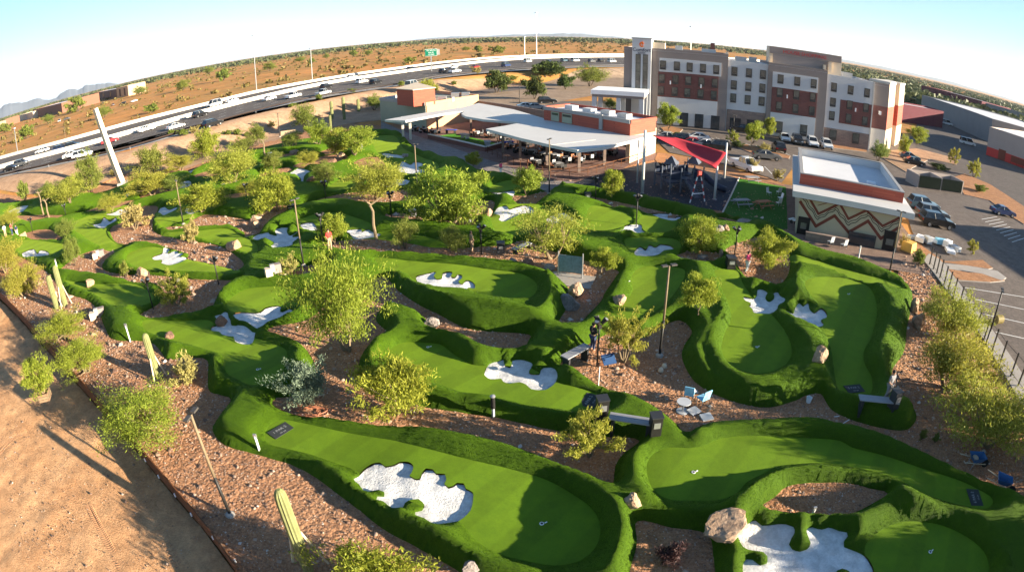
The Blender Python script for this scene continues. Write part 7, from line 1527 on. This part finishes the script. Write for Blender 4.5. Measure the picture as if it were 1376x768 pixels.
for k in range(6): MB().box((.12 * k, -.45 * k, .5), (.9, .3, .08)).build('shelf', M['white_paint'], st); MB().box((.12 * k, -.45 * k, .25), (.06, .3, .5)).build('leg', M['black'], st)
for px, py, lab in ((1115,330,'pale chair left one against the low wall of the painted building'),(1133,334,'pale chair right one beside the notice board of the painted building')): chair(px, py, 3.4, lab, 'board', 'chairs by the painted building')
# patio furniture
PT = [(560,176,'grey'),(572,178,'grey'),(583,180,'grey'),(606,180,'blue'),(625,186,'white'),(655,196,'white'),(640,182,'grey'),(660,185,'grey'),(678,192,'grey'),(682,197,'blue'),(700,205,'grey'),(715,208,'grey'),(730,212,'grey'),(745,214,'grey'),(760,218,'grey'),(775,218,'orange'),(790,214,'orange'),(805,212,'orange'),(820,208,'orange'),(720,222,'grey'),(750,226,'grey'),(690,200,'grey'),(705,196,'grey'),(735,202,'grey'),(765,208,'grey')]
M['blue_top'] = mat('blue_table_cover', (.03, .07, .45), .6, .1, 2); M['orange_fabric'] = mat('orange_fabric', (.62, .13, .03), .8, .15, 2)
ordn = ['first','second','third','fourth','fifth','sixth','seventh','eighth','ninth','tenth','eleventh','twelfth']
cnt = {}
for px, py, c in PT:
    b = put(px, py); m = {'grey': 'bench_grey', 'blue': 'blue_top', 'white': 'board', 'orange': 'orange_wood'}[c]; cnt[c] = cnt.get(c, 0) + 1
    lab = {'grey': 'dark grey patio table with chairs in the shade under the white canopy', 'blue': 'blue covered table on the patio lawn' if cnt[c] == 1 else 'blue covered table under the canopy edge', 'white': 'white game table on the patio lawn, left one' if cnt[c] == 1 else 'white game table on the patio lawn, right one', 'orange': 'wooden patio table under an orange umbrella near the pier'}[c]
    o = empty('patio_table', b, px * .3, lab, 'table', 'tables on the restaurant patio'); w_ = 2.0 if c in ('white', 'blue') else 1.0; MB().box((0, 0, .75), (w_, 1.0, .06)).build('tabletop', M[m], o)
    for x in (-.4, .4): MB().box((x * w_, 0, .36), (.08, .7, .72)).build('leg', M['black'] if c != 'white' else M['board'], o)
    if c in ('grey', 'orange'):
        for k in range(4):
            a = k * 1.571 + .4; q = b + Vector((math.cos(a) * .95, math.sin(a) * .95, 0)); ch_ = empty('patio_chair', q, a - 1.571, 'dark chair with slim legs at a patio table under the white canopy', 'chair', 'chairs on the restaurant patio'); MB().box((0, 0, .45), (.45, .45, .05)).build('seat', M[('bench_side', 'board', 'orange_wood')[(k + px) % 3]], ch_); MB().box((0, .22, .7), (.45, .04, .45)).build('backrest', M[('bench_side', 'board', 'orange_wood')[(k + px) % 3]], ch_)
            for x in (-.2, .2): MB().box((x, 0, .22), (.04, .42, .44)).build('leg', M['black'], ch_)
    if c == 'orange': u = empty('patio_umbrella', b, 0, 'orange patio umbrella at the canopy edge near the cream pier', 'umbrella', 'orange umbrellas by the canopy'); MB().tube([(0, 0, 0), (0, 0, 2.5)], .03, 6).build('pole', M['steel'], u); MB().lathe([(1.3, 2.25), (.7, 2.5), (.03, 2.72)], (0, 0, 0), 8).build('canopy', M['orange_fabric'], u)
# patio railing
pr_ = [put(*p) for p in [(655,206),(690,222),(740,238),(790,236),(845,221),(872,212)]]; o = empty('patio_railing', pr_[0], 0, 'reddish brown railing round the restaurant patio', 'railing')
for a, c in zip(pr_[:-1], pr_[1:]):
    n_ = max(2, int((c - a).length / 1.6))
    for k in range(n_): MB().box(a.lerp(c, k / n_) - pr_[0] + Vector((0, 0, .5)), (.06, .06, 1.0)).build('post', M['rust'], o)
    MB().tube([a - pr_[0] + Vector((0, 0, 1.0)), c - pr_[0] + Vector((0, 0, 1.0))], .035, 5).build('rail', M['rust'], o); MB().tube([a - pr_[0] + Vector((0, 0, .5)), c - pr_[0] + Vector((0, 0, .5))], .02, 4).build('rail', M['rust'], o)
# ================================================================ PEOPLE (small in the photograph)
M['skin'] = mat('skin', (.42, .24, .16), .6, .1, 3); M['hair'] = mat('dark_hair', (.03, .02, .015), .7, .2, 5)
CL = {}
def cloth_m(c):
    if c not in CL: CL[c] = mat('clothing', {'pink': (.62, .06, .16), 'white': (.7, .7, .68), 'navy': (.03, .045, .10), 'red': (.5, .05, .04), 'grey': (.2, .2, .21), 'tan': (.4, .28, .18), 'black': (.02, .02, .022)}[c], .8, .15, 4)
    return CL[c]
def person(px, py, ang, top_c, bot_c, label, pose='stand'):
    b = put(px, py); o = empty('person', b, ang, label, 'person')
    J = {'pelvis': (0, 0, .95), 'chest': (0, .01, 1.3), 'neck': (0, 0, 1.5), 'head': (0, -.02, 1.6), 'top': (0, -.01, 1.72), 'hl': (.09, 0, .9), 'kl': (.1, -.03, .5), 'al': (.1, .02, .07), 'tl': (.1, -.14, .03), 'hr': (-.09, 0, .9), 'kr': (-.1, -.05, .5), 'ar': (-.12, .05, .07), 'tr': (-.12, -.11, .03), 'sl': (.19, 0, 1.43), 'el': (.25, .0, 1.15), 'wl': (.22, -.14, .95), 'fl': (.2, -.2, .86), 'sr': (-.19, 0, 1.43), 'er': (-.26, -.02, 1.15), 'wr': (-.16, -.2, 1.0), 'fr': (-.1, -.27, .96)}
    RAD = {'pelvis': .15, 'chest': .16, 'neck': .06, 'head': .10, 'top': .07, 'hl': .1, 'kl': .065, 'al': .045, 'tl': .04, 'hr': .1, 'kr': .065, 'ar': .045, 'tr': .04, 'sl': .07, 'el': .045, 'wl': .034, 'fl': .03, 'sr': .07, 'er': .045, 'wr': .034, 'fr': .03}
    ED = [('pelvis', 'chest'), ('chest', 'neck'), ('neck', 'head'), ('head', 'top'), ('pelvis', 'hl'), ('hl', 'kl'), ('kl', 'al'), ('al', 'tl'), ('pelvis', 'hr'), ('hr', 'kr'), ('kr', 'ar'), ('ar', 'tr'), ('chest', 'sl'), ('sl', 'el'), ('el', 'wl'), ('wl', 'fl'), ('chest', 'sr'), ('sr', 'er'), ('er', 'wr'), ('wr', 'fr')]
    def skin(names, eds, nm, m, grow=0.0):
        ix = {n: i for i, n in enumerate(names)}; me = bpy.data.meshes.new(nm); me.from_pydata([J[n] for n in names], [(ix[a], ix[c]) for a, c in eds], []); ob = bpy.data.objects.new(nm, me); COL.objects.link(ob); ob.parent = o; me.materials.append(m)
        ob.modifiers.new('skin', 'SKIN'); sv = me.skin_vertices[0].data
        for n, i in ix.items(): sv[i].radius = (RAD[n] + grow, (RAD[n] + grow) * (.75 if n in ('pelvis', 'chest') else 1)); sv[i].use_root = (i == 0)
        s = ob.modifiers.new('sub', 'SUBSURF'); s.levels = s.render_levels = 1; return ob
    skin(list(J), ED, 'body', M['skin']); skin(['chest', 'pelvis', 'sl', 'el', 'sr', 'er'], [('chest', 'pelvis'), ('chest', 'sl'), ('sl', 'el'), ('chest', 'sr'), ('sr', 'er')], 'shirt', cloth_m(top_c), .022)
    skin(['pelvis', 'hl', 'kl', 'al', 'hr', 'kr', 'ar'], [('pelvis', 'hl'), ('hl', 'kl'), ('kl', 'al'), ('pelvis', 'hr'), ('hr', 'kr'), ('kr', 'ar')], 'trousers', cloth_m(bot_c), .02)
    MB().lathe([(.095, 1.62), (.11, 1.68), (.085, 1.75), (.02, 1.78)], (0, .02, 0), 10).build('hair', M['hair'], o, True); return o
person(1003, 366, .6, 'pink', 'white', 'person in a pink top and white trousers beside the black bin at the shaded tee')
person(1190, 536, .3, 'grey', 'grey', 'person in grey with bent arms at the lower loop tee beside the dark bin')
person(796, 470, 2.2, 'black', 'navy', 'person in dark clothes standing behind the thick black light post')
person(8, 318, 1.0, 'white', 'tan', 'visitor in a white shirt at the far left edge of the course'); person(17, 316, 2.0, 'red', 'navy', 'visitor in a red shirt second from the left edge'); person(24, 318, .3, 'navy', 'white', 'visitor in navy with white trousers, third from the left edge')
person(673, 236, 1.0, 'pink', 'white', 'person in a pink top on the grey path below the patio'); person(445, 344, .5, 'red', 'tan', 'person in a red top in front of the small pale tree at left centre'); person(631, 306, 1.1, 'tan', 'grey', 'person in tan walking on the gravel right of the widest bright crown'); person(634, 338, 2.0, 'tan', 'tan', 'person in tan beside the light post above the raised centre green')

# ================================================================ AIR
hz = MB().box((0, 0, 171), (56000, 56000, 358)).build('haze', None)
hz.data.materials.clear(); hm = bpy.data.materials.new('haze'); hm.use_nodes = True; hn = hm.node_tree; hn.nodes.remove(hn.nodes['Principled BSDF'])
pv = hn.nodes.new('ShaderNodeVolumePrincipled'); pv.inputs['Color'].default_value = (.80, .90, 1, 1); pv.inputs['Density'].default_value = .000035; pv.inputs['Anisotropy'].default_value = .2
hn.links.new(pv.outputs[0], hn.nodes['Material Output'].inputs['Volume']); hz.data.materials.append(hm); tag(hz, 'thin pale haze over the plain', 'haze', kind='stuff')
